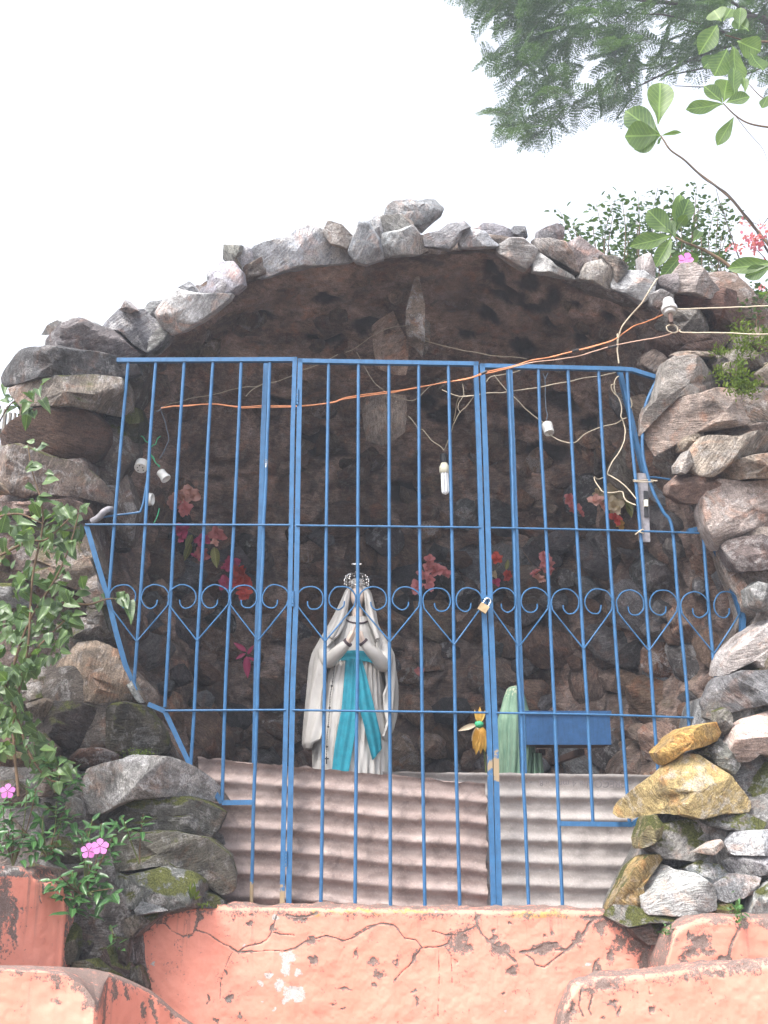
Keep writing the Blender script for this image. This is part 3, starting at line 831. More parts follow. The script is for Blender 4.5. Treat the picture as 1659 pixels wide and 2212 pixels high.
left = [
 ('A', [(355, 520), (348, 400), (400, 300), (500, 220), (545, 150), (680, 135), (760, 180), (812, 200), (850, 290), (900, 400), (960, 500), (985, 565), (900, 585), (800, 540), (700, 562), (560, 540), (460, 505)], 4.36, TAN, .3, .25, 0),
 ('A', [(865, 290), (960, 365), (1050, 460), (1085, 520), (1078, 575), (1000, 570), (925, 480)], 4.58, (.24, .19, .16), .2, .3, 0),
 ('A', [(335, 610), (400, 552), (560, 562), (680, 600), (700, 720), (728, 820), (735, 885), (560, 890), (420, 855), (345, 760)], 4.34, (.065, .045, .038), .3, .05, 3),
 ('A', [(735, 625), (800, 578), (900, 560), (1000, 582), (1082, 680), (1150, 790), (1162, 862), (1100, 915), (900, 905), (775, 895), (738, 760)], 4.38, (.07, .058, .042), .3, .25, 8),
 ('A', [(475, 955), (560, 880), (700, 872), (780, 900), (830, 945), (720, 975), (560, 1005)], 4.30, (.13, .075, .055), .25, .4, 0),
 ('A', [(568, 1300), (588, 1130), (640, 1015), (780, 978), (950, 933), (1160, 930), (1230, 958), (1330, 1008), (1425, 1090), (1490, 1200), (1552, 1310), (1420, 1245), (1330, 1212), (1180, 1200), (950, 1222), (850, 1262), (740, 1315), (640, 1320)], 4.18, (.29, .285, .29), .3, .8, 0),
 ('A', [(850, 1255), (950, 1222), (1180, 1200), (1335, 1210), (1440, 1250), (1545, 1310), (1500, 1420), (1440, 1510), (1350, 1540), (1150, 1470), (1000, 1440), (850, 1430), (690, 1420), (690, 1300)], 4.28, (.10, .095, .08), .35, .3, 9),
 ('A', [(620, 1500), (700, 1430), (860, 1415), (1000, 1455), (1250, 1448), (1450, 1495), (1565, 1600), (1602, 1740), (1595, 1850), (1520, 1885), (1400, 1810), (1350, 1715), (1150, 1690), (1000, 1705), (850, 1725), (680, 1700)], 4.24, (.17, .155, .13), .35, .35, 7),
 ('A', [(590, 1790), (760, 1705), (900, 1760), (1150, 1695), (1350, 1728), (1415, 1790), (1408, 1860), (1370, 1965), (1200, 2005), (1000, 1995), (850, 1955), (690, 1880)], 4.20, (.17, .17, .17), .35, .45, 6),
 ('A', [(1395, 1840), (1500, 1890), (1550, 1925), (1550, 1975), (1350, 1975)], 4.3, (.14, .14, .135), .25, .3, 5),
 ('A', [(475, 1955), (620, 1880), (760, 1900), (950, 1955), (1040, 2050), (900, 2140), (740, 2160), (600, 2130), (555, 2060)], 4.22, (.10, .08, .065), .35, .2, 9),
 ('A', [(1000, 2020), (1120, 1985), (1160, 2010), (1080, 2060), (960, 2170), (900, 2140)], 4.2, (.26, .22, .19), .2, .3, 2),
 ('A', [(945, 1990), (990, 1930), (1100, 1960), (1180, 1990), (1060, 2010), (960, 2030)], 4.16, (.30, .30, .31), .15, .9, 0),
 ('A', [(445, 1290), (500, 1205), (565, 1240), (580, 1355), (500, 1340)], 4.2, (.30, .27, .25), .15, .5, 0),
 ('A', [(-60, 930), (100, 898), (250, 928), (305, 1000), (292, 1065), (150, 1085), (-60, 1090)], 4.3, (.17, .105, .07), .3, .1, 2),
 ('A', [(285, 1105), (330, 1000), (420, 1038), (435, 1120), (385, 1205), (300, 1205)], 4.25, (.22, .16, .13), .2, .2, 0),
 ('A', [(205, 565), (330, 528), (405, 575), (345, 655), (260, 655)], 4.34, (.22, .17, .14), .2, .2, 0),
 ('A', [(-60, 640), (120, 600), (230, 660), (250, 780), (120, 850), (-60, 850)], 4.38, (.15, .10, .075), .25, .1, 3),
 ('A', [(240, 800), (330, 770), (420, 870), (400, 930), (270, 910)], 4.34, (.16, .11, .08), .2, .1, 4),
 ('A', [(-60, 1100), (150, 1095), (290, 1220), (260, 1330), (60, 1330), (-60, 1300)], 4.28, (.15, .115, .09), .25, .2, 4),
 ('A', [(250, 1280), (330, 1250), (400, 1330), (380, 1460), (280, 1450)], 4.25, (.11, .10, .095), .2, .2, 4),
 ('A', [(-60, 1350), (120, 1350), (240, 1480), (200, 1600), (-60, 1620)], 4.25, (.11, .09, .07), .25, .2, 6),
 ('A', [(220, 1490), (420, 1480), (600, 1520), (580, 1660), (380, 1680), (230, 1640)], 4.25, (.10, .085, .07), .25, .1, 6),
 ('A', [(180, 1650), (400, 1700), (560, 1720), (520, 1820), (330, 1800), (200, 1750)], 4.2, (.09, .065, .055), .25, .1, 4),
 ('A', [(380, 45), (480, -10), (580, -25), (720, 0), (780, 100), (800, 190), (700, 140), (600, 148), (500, 212), (420, 255), (300, 305), (330, 160)], 4.42, (.19, .175, .165), .3, .5, 3),
 ('A', [(100, 450), (220, 400), (340, 378), (372, 520), (220, 562), (90, 560)], 4.4, (.17, .145, .12), .25, .4, 3),
 ('A', [(-60, 400), (60, 380), (120, 460), (90, 580), (-60, 600)], 4.38, (.14, .11, .09), .25, .2, 4),
 ('A', [(850, 280), (905, 370), (950, 460), (990, 560), (960, 550), (880, 420)], 4.42, (.27, .28, .27), .15, .6, 0),
 ('J', [(462, 885), (490, 600), (560, 588), (605, 650), (605, 800), (560, 890)], 4.1, (.14, .12, .09), .25, .2, 8),
 ('J', [(598, 770), (640, 700), (740, 718), (762, 800), (700, 860), (620, 860)], 4.2, (.08, .06, .055), .25, .2, 4),
 ('J', [(735, 905), (762, 780), (900, 758), (985, 880), (1030, 1000), (900, 1010), (780, 960)], 4.15, (.13, .095, .085), .25, .4, 5),
 ('J', [(950, 560), (1060, 515), (1130, 575), (1060, 625), (980, 705), (890, 680)], 4.18, (.22, .185, .155), .2, .2, 2),
 ('J', [(560, 880), (740, 850), (900, 960), (1000, 1050), (900, 1060), (700, 960), (560, 940)], 4.1, (.12, .11, .07), .25, .2, 9),
 ('J', [(880, 690), (990, 700), (980, 800), (960, 900), (900, 800)], 4.16, (.09, .07, .06), .2, .2, 5),
 ('J', [(960, 930), (1060, 900), (1110, 1050), (1100, 1130), (1000, 1080)], 4.2, (.12, .10, .085), .2, .3, 5),
 ('B', [(20, 360), (120, 282), (220, 222), (320, 162), (560, 130), (760, 180), (885, 300), (895, 420), (820, 562), (700, 602), (560, 562), (400, 532), (200, 440), (60, 482), (15, 425)], 4.42, (.135, .078, .055), .35, .02, 0),
 ('B', [(-60, 495), (200, 450), (440, 552), (650, 600), (800, 720), (885, 850), (905, 985), (780, 905), (640, 872), (440, 862), (260, 892), (90, 842), (-60, 800)], 4.36, (.165, .135, .115), .35, .4, 2),
 ('B', [(-60, 720), (40, 780), (90, 850), (-60, 860)], 4.32, (.30, .22, .17), .2, .2, 0),
 ('B', [(-60, 905), (250, 930), (600, 900), (705, 960), (725, 1055), (500, 1060), (250, 1030), (-60, 1010)], 4.32, (.30, .22, .18), .3, .2, 0),
 ('B', [(-60, 1100), (200, 1060), (520, 1080), (700, 1100), (660, 1250), (300, 1300), (-60, 1300)], 4.4, (.15, .12, .10), .3, .2, 3),
 ('B', [(60, 1500), (100, 1382), (280, 1330), (560, 1300), (660, 1250), (765, 1400), (830, 1560), (790, 1700), (560, 1602), (240, 1562)], 4.38, (.27, .205, .165), .3, .3, 2),
 ('B', [(-60, 1320), (80, 1340), (60, 1520), (240, 1580), (150, 1620), (-60, 1600)], 4.36, (.18, .12, .09), .25, .1, 2),
 ('B', [(-60, 1600), (200, 1602), (290, 1700), (262, 1805), (-60, 1780)], 4.34, (.17, .17, .17), .3, .4, 3),
 ('B', [(678, 1500), (800, 1520), (882, 1680), (905, 1765), (780, 1805), (690, 1700)], 4.40, (.25, .21, .185), .2, .4, 0),
 ('B', [(725, 1130), (800, 1280), (850, 1420), (905, 1620), (860, 1640), (780, 1450), (700, 1300)], 4.44, (.20, .15, .12), .2, .4, 0),
 ('B', [(760, 1790), (880, 1750), (930, 1990), (985, 2150), (860, 2100), (760, 1950)], 4.44, (.17, .155, .14), .25, .4, 3),
 ('C', [(235, 345), (330, 278), (480, 243), (600, 238), (725, 300), (600, 335), (400, 335)], 4.62, (.55, .58, .56), .2, .9, 0),
 ('C', [(262, 362), (400, 308), (520, 268), (590, 248), (700, 298), (830, 328), (910, 420), (1010, 505), (850, 525), (700, 492), (450, 445), (285, 442), (255, 400)], 4.42, (.13, .12, .125), .4, .3, 0),
 ('C', [(28, 645), (50, 588), (120, 520), (180, 458), (280, 448), (450, 448), (700, 480), (890, 520), (960, 605), (860, 645), (700, 655), (460, 655), (340, 672), (200, 692), (90, 715), (45, 692)], 4.33, (.13, .12, .12), .45, .3, 0),
 ('C', [(95, 715), (250, 690), (450, 650), (650, 640), (850, 658), (890, 760), (885, 885), (780, 905), (620, 862), (350, 855), (200, 852), (118, 780)], 4.37, (.26, .21, .19), .4, .45, 2),
 ('C', [(860, 560), (960, 540), (1060, 500), (1050, 640), (1000, 800), (930, 900), (880, 780)], 4.60, (.10, .085, .07), .35, .3, 6),
 ('C', [(880, 880), (960, 860), (1000, 960), (960, 1100), (880, 1080)], 4.60, (.09, .085, .05), .3, .1, 8),
 ('d', [(235, 900), (285, 920), (300, 980), (260, 1050), (225, 1060), (215, 980)], 4.62, (.14, .11, .09), .3, .3, 3),
 ('d', [(222, 1060), (275, 1030), (300, 1100), (285, 1180), (240, 1180), (228, 1120)], 4.66, (.16, .13, .11), .3, .5, 0),
]
for z, pts, Y, c, th, li, mo in left:
    c = tuple(.85 * q for q in c)
    stone(z, pts, Y, c, LW, thick=th, lichen=li, moss=mo, rough=.05)

# ------------------------------------------------------------------ right flank
RW = right_wall
for pts, Y, c in [
    ([(1380, 640), (1440, 610), (1560, 600), (1640, 680), (1820, 700), (1820, 1000), (1500, 1000), (1420, 900), (1360, 820)], 4.80, (.13, .09, .07)),
    ([(1440, 880), (1600, 850), (1820, 860), (1820, 1300), (1640, 1300), (1580, 1200), (1510, 1080), (1440, 1000)], 4.46, (.16, .13, .11)),
    ([(1560, 1150), (1820, 1150), (1820, 1560), (1600, 1540), (1560, 1450), (1625, 1330), (1590, 1240)], 4.40, (.22, .19, .17)),
    ([(1500, 1520), (1600, 1480), (1820, 1480), (1820, 1820), (1500, 1820), (1430, 1740), (1480, 1640)], 4.40, (.17, .165, .16)),
    ([(1420, 1760), (1560, 1720), (1820, 1740), (1820, 2060), (1300, 2060), (1330, 1940), (1380, 1850)], 4.30, (.19, .185, .18))]:
    mass('d', pts, Y, RW, c, .55)
right = [
 ('V', [(555, 1440), (700, 1415), (900, 1480), (1100, 1388), (1245, 1422), (1255, 1560), (1430, 1685), (1500, 1700), (1200, 1840), (1000, 1830), (1015, 1765), (950, 1640), (620, 1560)], 4.5, (.13, .072, .055), .4, .05, 0),
 ('V', [(400, 1720), (470, 1690), (620, 1600), (900, 1600), (1000, 1700), (1030, 1840), (800, 1860), (560, 1860), (380, 1820)], 4.46, (.20, .17, .15), .3, .5, 0),
 ('H', [(285, 725), (450, 640), (700, 690), (1040, 690), (960, 800), (900, 850), (520, 855), (450, 935), (380, 970), (300, 905)], 4.42, (.10, .062, .052), .35, .05, 0),
 ('H', [(495, 872), (560, 848), (900, 855), (925, 872), (880, 905), (515, 908)], 4.38, (.27, .21, .17), .2, .2, 0),
 ('H', [(225, 1500), (240, 1420), (330, 1330), (380, 1160), (430, 975), (500, 918), (680, 900), (800, 962), (900, 1042), (1118, 1100), (1000, 1192), (830, 1222), (720, 1272), (500, 1302), (420, 1432), (345, 1555), (270, 1640), (215, 1690)], 4.30, (.30, .255, .215), .35, .2, 0),
 ('H', [(318, 1572), (420, 1448), (510, 1322), (730, 1280), (860, 1228), (1100, 1218), (1300, 1208), (1451, 1290), (1600, 1400), (1600, 1560), (1300, 1560), (900, 1622), (780, 1642), (620, 1682), (560, 1772), (425, 1905), (350, 1752)], 4.26, (.31, .25, .205), .4, .2, 0),
 ('H', [(790, 1645), (950, 1625), (1300, 1565), (1600, 1585), (1600, 1645), (1200, 1685), (1100, 1710), (900, 1692)], 4.32, (.24, .19, .16), .3, .2, 0),
 ('H', [(568, 1762), (620, 1692), (795, 1658), (782, 1702), (640, 1835), (585, 1840)], 4.34, (.25, .19, .15), .25, .1, 0),
 ('H', [(632, 1905), (720, 1760), (800, 1690), (1000, 1702), (1130, 1702), (1250, 1650), (1600, 1645), (1600, 1860), (1330, 1852), (1200, 1882), (1050, 1945), (900, 2085), (760, 2085), (675, 1985)], 4.24, (.33, .27, .23), .35, .3, 0),
 ('H', [(1048, 1955), (1250, 1885), (1500, 1858), (1640, 1858), (1640, 2110), (1300, 2105), (1050, 2125)], 4.20, (.36, .29, .235), .3, .25, 0),
 ('H', [(535, 1985), (640, 1832), (690, 1960), (605, 2068), (540, 2055)], 4.32, (.36, .30, .26), .2, .4, 0),
 ('H', [(985, 805), (1050, 720), (1150, 678), (1235, 742), (1152, 835), (1000, 845)], 4.48, (.23, .185, .16), .3, .3, 6),
 ('H', [(995, 860), (1120, 832), (1250, 848), (1345, 925), (1335, 1015), (1200, 1045), (1000, 960)], 4.4, (.27, .22, .185), .3, .3, 5),
 ('H', [(1228, 742), (1310, 615), (1395, 722), (1385, 835), (1250, 825)], 4.5, (.22, .165, .135), .3, .2, 4),
 ('H', [(1275, 1085), (1450, 955), (1640, 940), (1640, 1210), (1450, 1225), (1340, 1200)], 4.36, (.28, .225, .185), .3, .2, 4),
 ('H', [(820, 985), (880, 878), (1005, 930), (985, 1025), (890, 1040)], 4.42, (.25, .20, .165), .25, .3, 3),
 ('H', [(985, 1000), (1040, 955), (1110, 1000), (1120, 1090), (1000, 1060)], 4.36, (.26, .20, .17), .2, .2, 4),
 ('H', [(1200, 520), (1350, 440), (1640, 430), (1640, 920), (1400, 820), (1300, 640)], 4.7, (.11, .075, .07), .4, .1, 3),
 ('H', [(195, 905), (290, 825), (440, 960), (425, 1040), (330, 1100), (190, 980)], 4.55, (.19, .14, .12), .25, .4, 0),
 ('H', [(180, 680), (300, 560), (420, 540), (440, 640), (300, 720), (200, 830)], 4.6, (.17, .13, .11), .3, .3, 0),
 ('F', [(290, 150), (390, 55), (560, 62), (770, -5), (770, 95), (680, 122), (600, 232), (500, 305), (400, 295), (290, 225)], 4.34, (.24, .155, .12), .35, .1, 0),
 ('F', [(560, 262), (680, 105), (880, 148), (1099, 118), (1260, 200), (1260, 500), (1099, 562), (960, 500), (880, 545), (750, 622), (705, 695), (640, 645), (578, 520), (552, 380)], 4.28, (.37, .30, .25), .4, .35, 0),
 ('F', [(745, 660), (790, 610), (870, 592), (1000, 575), (1260, 590), (1260, 840), (950, 868), (840, 868), (785, 770)], 4.24, (.11, .078, .068), .35, .3, 0),
 ('F', [(700, 700), (770, 720), (820, 860), (1000, 860), (1260, 845), (1260, 1290), (1050, 1292), (900, 1375), (890, 1250), (850, 1080), (755, 900)], 4.42, (.30, .26, .235), .35, .6, 0),
 ('F', [(920, 1020), (1000, 960), (1100, 990), (1140, 1150), (1040, 1200), (940, 1160)], 4.28, (.20, .18, .16), .2, .7, 0),
 ('F', [(690, 1765), (698, 1640), (740, 1542), (860, 1422), (960, 1350), (1060, 1288), (1260, 1280), (1260, 1620), (1000, 1685), (940, 1682), (880, 1612), (780, 1642), (738, 1722)], 4.28, (.40, .36, .32), .4, .55, 0),
 ('F', [(1000, 1690), (1060, 1580), (1100, 1430), (1260, 1400), (1260, 1720), (1100, 1720)], 4.22, (.27, .22, .17), .3, .3, 2),
 ('F', [(595, 1965), (640, 1858), (690, 1765), (860, 1698), (1099, 1695), (1280, 1715), (1280, 1985), (1000, 1975), (880, 2005), (760, 2048), (640, 2040)], 4.20, (.13, .12, .125), .4, .3, 0),
 ('F', [(600, 1960), (560, 2080), (640, 2140), (720, 2070), (680, 1950)], 4.34, (.14, .12, .11), .25, .4, 0),
 ('G', [(268, 892), (340, 828), (400, 758), (480, 708), (640, 668), (748, 650), (792, 740), (762, 802), (640, 852), (480, 882), (352, 1005), (298, 952)], 4.18, (.42, .26, .085), .3, .1, 0),
 ('G', [(62, 1385), (88, 1300), (180, 1178), (300, 1088), (420, 968), (520, 908), (640, 928), (742, 1010), (882, 1100), (982, 1230), (1050, 1325), (1015, 1395), (760, 1405), (600, 1445), (470, 1405), (300, 1395), (180, 1445), (95, 1430)], 4.10, (.36, .26, .12), .4, .4, 0),
 ('G', [(680, 865), (780, 798), (900, 898), (955, 990), (885, 1085), (740, 1005)], 4.26, (.23, .22, .20), .25, .8, 0),
 ('G', [(845, 855), (900, 700), (1000, 618), (1100, 588), (1209, 558), (1340, 590), (1340, 960), (1100, 900), (1020, 972), (925, 965)], 4.20, (.38, .29, .25), .35, .75, 0),
 ('G', [(742, 555), (820, 528), (868, 600), (858, 700), (802, 765), (735, 640)], 4.28, (.18, .15, .13), .25, .3, 2),
 ('G', [(860, 590), (980, 500), (1209, 500), (1320, 520), (1209, 560), (1000, 620), (900, 700)], 4.3, (.17, .16, .15), .25, .5, 4),
 ('G', [(118, 1600), (178, 1428), (255, 1418), (308, 1500), (285, 1600), (205, 1665), (125, 1690)], 4.16, (.22, .17, .08), .25, .3, 6),
 ('G', [(180, 1680), (300, 1500), (560, 1438), (800, 1418), (910, 1500), (870, 1700), (700, 1810), (500, 1790), (300, 1770)], 4.22, (.21, .20, .19), .3, .5, 5),
 ('G', [(595, 1722), (720, 1638), (802, 1618), (835, 1672), (742, 1745)], 4.12, (.50, .42, .38), .12, .8, 0),
 ('G', [(855, 1645), (920, 1558), (1209, 1538), (1340, 1560), (1340, 1755), (900, 1745)], 4.14, (.52, .50, .50), .25, 1, 0),
 ('G', [(770, 1835), (900, 1758), (1209, 1742), (1340, 1760), (1340, 1905), (1000, 1915), (860, 1885)], 4.16, (.22, .21, .22), .3, .6, 0),
 ('G', [(-110, 2200), (-60, 2080), (0, 1975), (60, 1840), (150, 1755), (262, 1748), (325, 1792), (200, 1900), (130, 2010), (190, 2230), (0, 2240)], 4.16, (.36, .245, .10), .35, .3, 3),
 ('G', [(125, 1970), (200, 1828), (300, 1795), (420, 1870), (560, 1895), (705, 2000), (745, 2190), (560, 2250), (190, 2230)], 4.10, (.46, .43, .43), .3, 1, 0),
 ('G', [(500, 1860), (620, 1790), (780, 1830), (860, 1930), (700, 1990), (580, 1920)], 4.16, (.24, .23, .22), .25, .7, 5),
 ('G', [(700, 2005), (840, 1898), (1100, 1928), (1060, 2055), (950, 2105), (820, 2140), (740, 2105)], 4.14, (.23, .23, .24), .25, .6, 3),
 ('G', [(1045, 2230), (1060, 2052), (1209, 1958), (1340, 1948), (1340, 2280), (1100, 2280)], 4.10, (.40, .38, .37), .25, .9, 2),
 ('G', [(735, 2160), (830, 2130), (965, 2200), (900, 2280), (745, 2270)], 4.12, (.17, .12, .06), .2, .1, 6),
 ('G', [(555, 1405), (760, 1415), (1000, 1405), (1160, 1480), (1100, 1560), (860, 1545), (700, 1505)], 4.2, (.15, .14, .13), .25, .4, 5),
 ('G', [(880, 965), (1000, 985), (1209, 980), (1340, 1000), (1340, 1520), (1100, 1465), (1050, 1320), (960, 1180)], 4.30, (.22, .21, .20), .35, .7, 4),
 ('G', [(560, 900), (680, 850), (760, 900), (740, 960), (640, 920)], 4.3, (.17, .14, .10), .2, .4, 4),
 ('I', [(560, 240), (660, 120), (780, 200), (900, 210), (1000, 230), (1120, 200), (1230, 210), (1130, 290), (1000, 300), (800, 290), (700, 320)], 4.16, (.17, .165, .155), .3, .4, 5),
 ('I', [(700, 330), (800, 295), (960, 300), (1000, 360), (900, 430), (820, 440), (740, 380)], 4.2, (.11, .08, .07), .25, .2, 5),
 ('I', [(960, 310), (1100, 290), (1160, 310), (1080, 420), (1040, 540), (980, 500), (980, 400)], 4.2, (.13, .115, .10), .25, .2, 5),
]
for z, pts, Y, c, th, li, mo in right:
    c = (c[0] * 1.03, c[1] * 1.08, c[2] * 1.12)
    stone(z, pts, Y, c, RW, thick=th, lichen=li, moss=mo, rough=.045, cexp=.3)

# ------------------------------------------------------------------ salmon plaster walls
def fields(V, cracks=(), blobs=(), peel=(), ochre=(), edge_top=None):
    x, y = proj(V)
    nz = 5 * fbm(np.stack([x / 34, y / 34, 0 * x], 1), 3, 21)
    nw = 5 * fbm(np.stack([x / 34, y / 34, 0 * x + 9], 1), 3, 22)
    xx, yy = x + nz + 4 * fbm(np.stack([x / 9, y / 9, 0 * x + 3], 1), 2, 23), y + nw + 4 * fbm(np.stack([x / 9, y / 9, 0 * x + 7], 1), 2, 24)
    st = np.zeros(len(V))
    xc, yc = x + nz * .35, y + nw * .35
    for pl, w in cracks:
        for (x1, y1), (x2, y2) in zip(pl[:-1], pl[1:]):
            dx, dy = x2 - x1, y2 - y1
            t = np.clip(((xc - x1) * dx + (yc - y1) * dy) / (dx * dx + dy * dy + 1e-9), 0, 1)
            d = np.hypot(xc - x1 - t * dx, yc - y1 - t * dy)
            st = np.maximum(st, np.clip(1.05 - d / (w * 1.15), 0, 1))
    def bl(bs):
        m = np.zeros(len(V))
        for bx, by, rx, ry in bs:
            d = np.sqrt(((xx - bx) / rx) ** 2 + ((yy - by) / ry) ** 2)
            m = np.maximum(m, np.clip(1.15 - d * .62, 0, 1) * (d < 1.8))
        return m
    st = np.maximum(st, bl(blobs) ** 1.0)
    if edge_top is not None: st = np.maximum(st, edge_top)
    return {'stain': st, 'peel': bl(peel), 'ochre': bl(ochre), 'run': np.clip(1.2 - np.abs(yy - yy.min()) / 160, 0, 1)}

def wall_block(name, top_px, Y, zbot, thick, step, label, cracks=(), blobs=(), peel=(), ochre=(), relief=.004, tops=.45, left_px=None, Yr=None):
    """a wall whose top follows the traced line; front face finely divided, rounded top, back"""
    xs = np.arange(top_px[0][0], top_px[-1][0] + .1, step)
    ty = np.interp(xs, [p[0] for p in top_px], [p[1] for p in top_px])
    Ys = Y if Yr is None else np.interp(xs, [xs[0], xs[-1]], [Y, Yr])
    Ys = np.full(len(xs), Ys) if np.isscalar(Ys) else Ys
    T = np.array([P(a, b, c) for a, b, c in zip(xs, ty, Ys)])
    hstep = step / 2335 * Y
    zt = T[:, 2]
    rows = [];
    nb = int((zt.max() - zbot) / hstep) + 1
    R0 = .022
    # back, top, rounded edge, face
    rows.append(('a', thick, -.6)); rows.append(('a', thick, -.02))
    rows.append(('a', thick * .66, 0.0)); rows.append(('a', thick * .33, .004)); rows.append(('a', R0, 0.0))
    for k in range(1, 6):
        w = k / 6 * math.pi / 2
        rows.append(('a', R0 * (1 - math.sin(w)), -R0 * (1 - math.cos(w))))
    for k in range(nb): rows.append(('f', 0, k / (nb - 1)))
    G = []
    for kind, d, h in rows:
        q = T.copy()
        q[:, 1] += d
        if kind == 'a': q[:, 2] += h
        else: q[:, 2] = (zt - R0) * (1 - h) + zbot * h
        G.append(q)
    G = np.array(G)                       # rows, cols
    nr, nc = G.shape[:2]
    V = G.transpose(1, 0, 2).reshape(-1, 3)
    ttop = np.zeros((nr, nc)); ttop[:5] = .75; ttop[5:9] = np.linspace(.6, .1, 4)[:, None]; ttop[9:20] = np.linspace(tops * .95, 0, 11)[:, None]
    f = fields(V, cracks, blobs, peel, ochre, ttop.T.reshape(-1))
    isf = np.zeros((nr, nc)); isf[6:] = 1
    rel = relief * fbm(V * [6, 6, 6], 3, 31) + relief * .5 * fbm(V * 24, 3, 32) - .0035 * np.clip(f['stain'] - .45, 0, .4) / .4
    V[:, 1] -= rel * isf.T.reshape(-1)
    V[:, 2] += (.012 * fbm(V * 9, 3, 35)) * (1 - isf.T.reshape(-1))
    # ends
    F = [grid_faces(nc, nr)]
    e0 = np.arange(nr); e1 = (nc - 1) * nr + np.arange(nr)
    o = mk(name, V, F + [e0[None], e1[::-1][None]], M['plaster'], None, True, 60, attrs=f)
    tag(o, label, 'low wall', kind='thing')
    return o
def zz(k, pts): return [tuple(p) for p in Z(k, pts)]
def bz(k, lst):
    s = ZR[k][2]
    return [(*Z(k, [(a, b)])[0], c / s, (d if d else c) / s) for a, b, c, d in lst]
cr = [(zz('K', [(110, 205), (200, 215), (240, 260), (310, 295), (370, 280), (385, 255), (470, 285), (540, 330), (600, 360)]), 2.2),
      (zz('K', [(600, 360), (650, 395), (740, 395)]), 4), (zz('K', [(740, 395), (860, 385), (940, 385)]), 1.4),
      (zz('K', [(940, 385), (1000, 370), (1060, 330), (1120, 310)]), 3), (zz('K', [(1120, 310), (1200, 295), (1300, 320), (1380, 300), (1450, 255), (1540, 215), (1630, 230), (1659, 260)]), 2),
      (zz('K', [(385, 255), (400, 190), (395, 120)]), 4), (zz('K', [(650, 395), (700, 360), (790, 345), (830, 320), (860, 260), (880, 200), (890, 170)]), 2.4),
      (zz('K', [(870, 270), (930, 285), (1000, 285)]), 2), (zz('K', [(955, 165), (1010, 170), (1080, 170), (1150, 150)]), 4), (zz('K', [(620, 395), (580, 470), (545, 580), (540, 700)]), .8),
      (zz('L', [(0, 340), (80, 290), (170, 270), (240, 280), (310, 365), (380, 375), (420, 430), (500, 415), (570, 395), (600, 350)]), 2),
      (zz('L', [(480, 320), (560, 345), (640, 340), (740, 290)]), 1.8), (zz('L', [(745, 200), (755, 280), (800, 350), (850, 400)]), 4), (zz('L', [(850, 400), (920, 440), (990, 510)]), 5),
      (zz('L', [(410, 430), (370, 480), (330, 540), (260, 600)]), 2), (zz('L', [(1030, 450), (1100, 445), (1180, 415), (1245, 400)]), 6),
      (zz('L', [(1245, 440), (1310, 440), (1370, 390), (1420, 340), (1450, 280), (1500, 240), (1600, 230)]), 6),
      (zz('L', [(1060, 470), (1110, 500), (1120, 530), (1170, 545), (1220, 510), (1300, 450)]), 3), (zz('L', [(580, 420), (600, 500), (600, 640)]), .9), (zz('L', [(515, 430), (517, 600), (517, 850)]), .9),
      (zz('I', [(470, 600), (465, 680), (480, 560)]), 4)]
bl = bz('K', [(1120, 440, 26, 34), (350, 290, 26, 14), (1110, 310, 36, 22), (1390, 400, 16, 26), (1540, 530, 30, 22), (1620, 560, 12, 0), (410, 185, 18, 14), (1030, 180, 60, 16),
              (640, 188, 14, 9), (720, 210, 20, 12), (720, 168, 14, 10), (470, 690, 10, 14), (590, 680, 14, 20), (510, 820, 14, 22), (660, 770, 12, 22), (590, 530, 8, 12),
              (870, 240, 20, 18), (1310, 625, 44, 7), (1490, 455, 16, 22), (1500, 590, 16, 14), (20, 560, 62, 120), (20, 330, 30, 60), (60, 640, 40, 40), (10, 230, 50, 60), (1240, 720, 14, 12), (1300, 750, 14, 8)])
bl += bz('L', [(640, 385, 55, 75), (160, 590, 26, 22), (910, 440, 50, 40), (860, 370, 34, 22), (980, 560, 30, 26), (1190, 440, 70, 26), (1540, 290, 44, 46), (1640, 250, 40, 70), (1580, 450, 20, 60),
               (370, 480, 16, 26), (240, 612, 12, 10), (130, 660, 14, 10), (690, 430, 30, 30), (10, 460, 16, 26), (860, 310, 14, 20), (370, 690, 10, 12), (378, 750, 10, 22), (920, 715, 8, 12),
               (1380, 370, 40, 30), (755, 240, 14, 30), (1190, 345, 14, 12), (1230, 320, 10, 30), (965, 268, 16, 12), (620, 520, 10, 14), (1075, 215, 10, 20), (1500, 540, 14, 30), (110, 510, 16, 20), (265, 505, 16, 24)])
bl += bz('I', [(840, 540, 46, 100), (800, 440, 110, 60), (660, 420, 60, 40), (960, 560, 30, 80), (980, 420, 70, 90), (1050, 480, 20, 60), (500, 640, 20, 50), (720, 530, 14, 14), (700, 330, 60, 40), (600, 260, 80, 40), (450, 260, 50, 14)])
pe = bz('K', [(975, 420, 42, 40), (960, 480, 26, 50), (915, 590, 36, 46), (1000, 660, 66, 48), (950, 700, 24, 24), (840, 525, 20, 18), (795, 580, 20, 18), (1035, 515, 24, 14), (940, 400, 22, 16), (590, 685, 10, 18), (880, 755, 12, 10), (690, 355, 12, 10), (800, 700, 10, 8), (130, 465, 12, 8), (890, 185, 14, 12)])
pe += bz('L', [(1445, 535, 26, 14), (515, 205, 14, 8), (1340, 655, 8, 14), (375, 690, 10, 10), (920, 825, 14, 8)])
oc = bz('K', [(260, 130, 60, 12), (540, 110, 100, 8), (1150, 150, 30, 30), (1400, 140, 300, 10)]) + bz('L', [(1150, 215, 250, 22), (300, 195, 300, 10)])
top = zz('J', [(985, 860), (990, 740), (1060, 630), (1100, 590)])
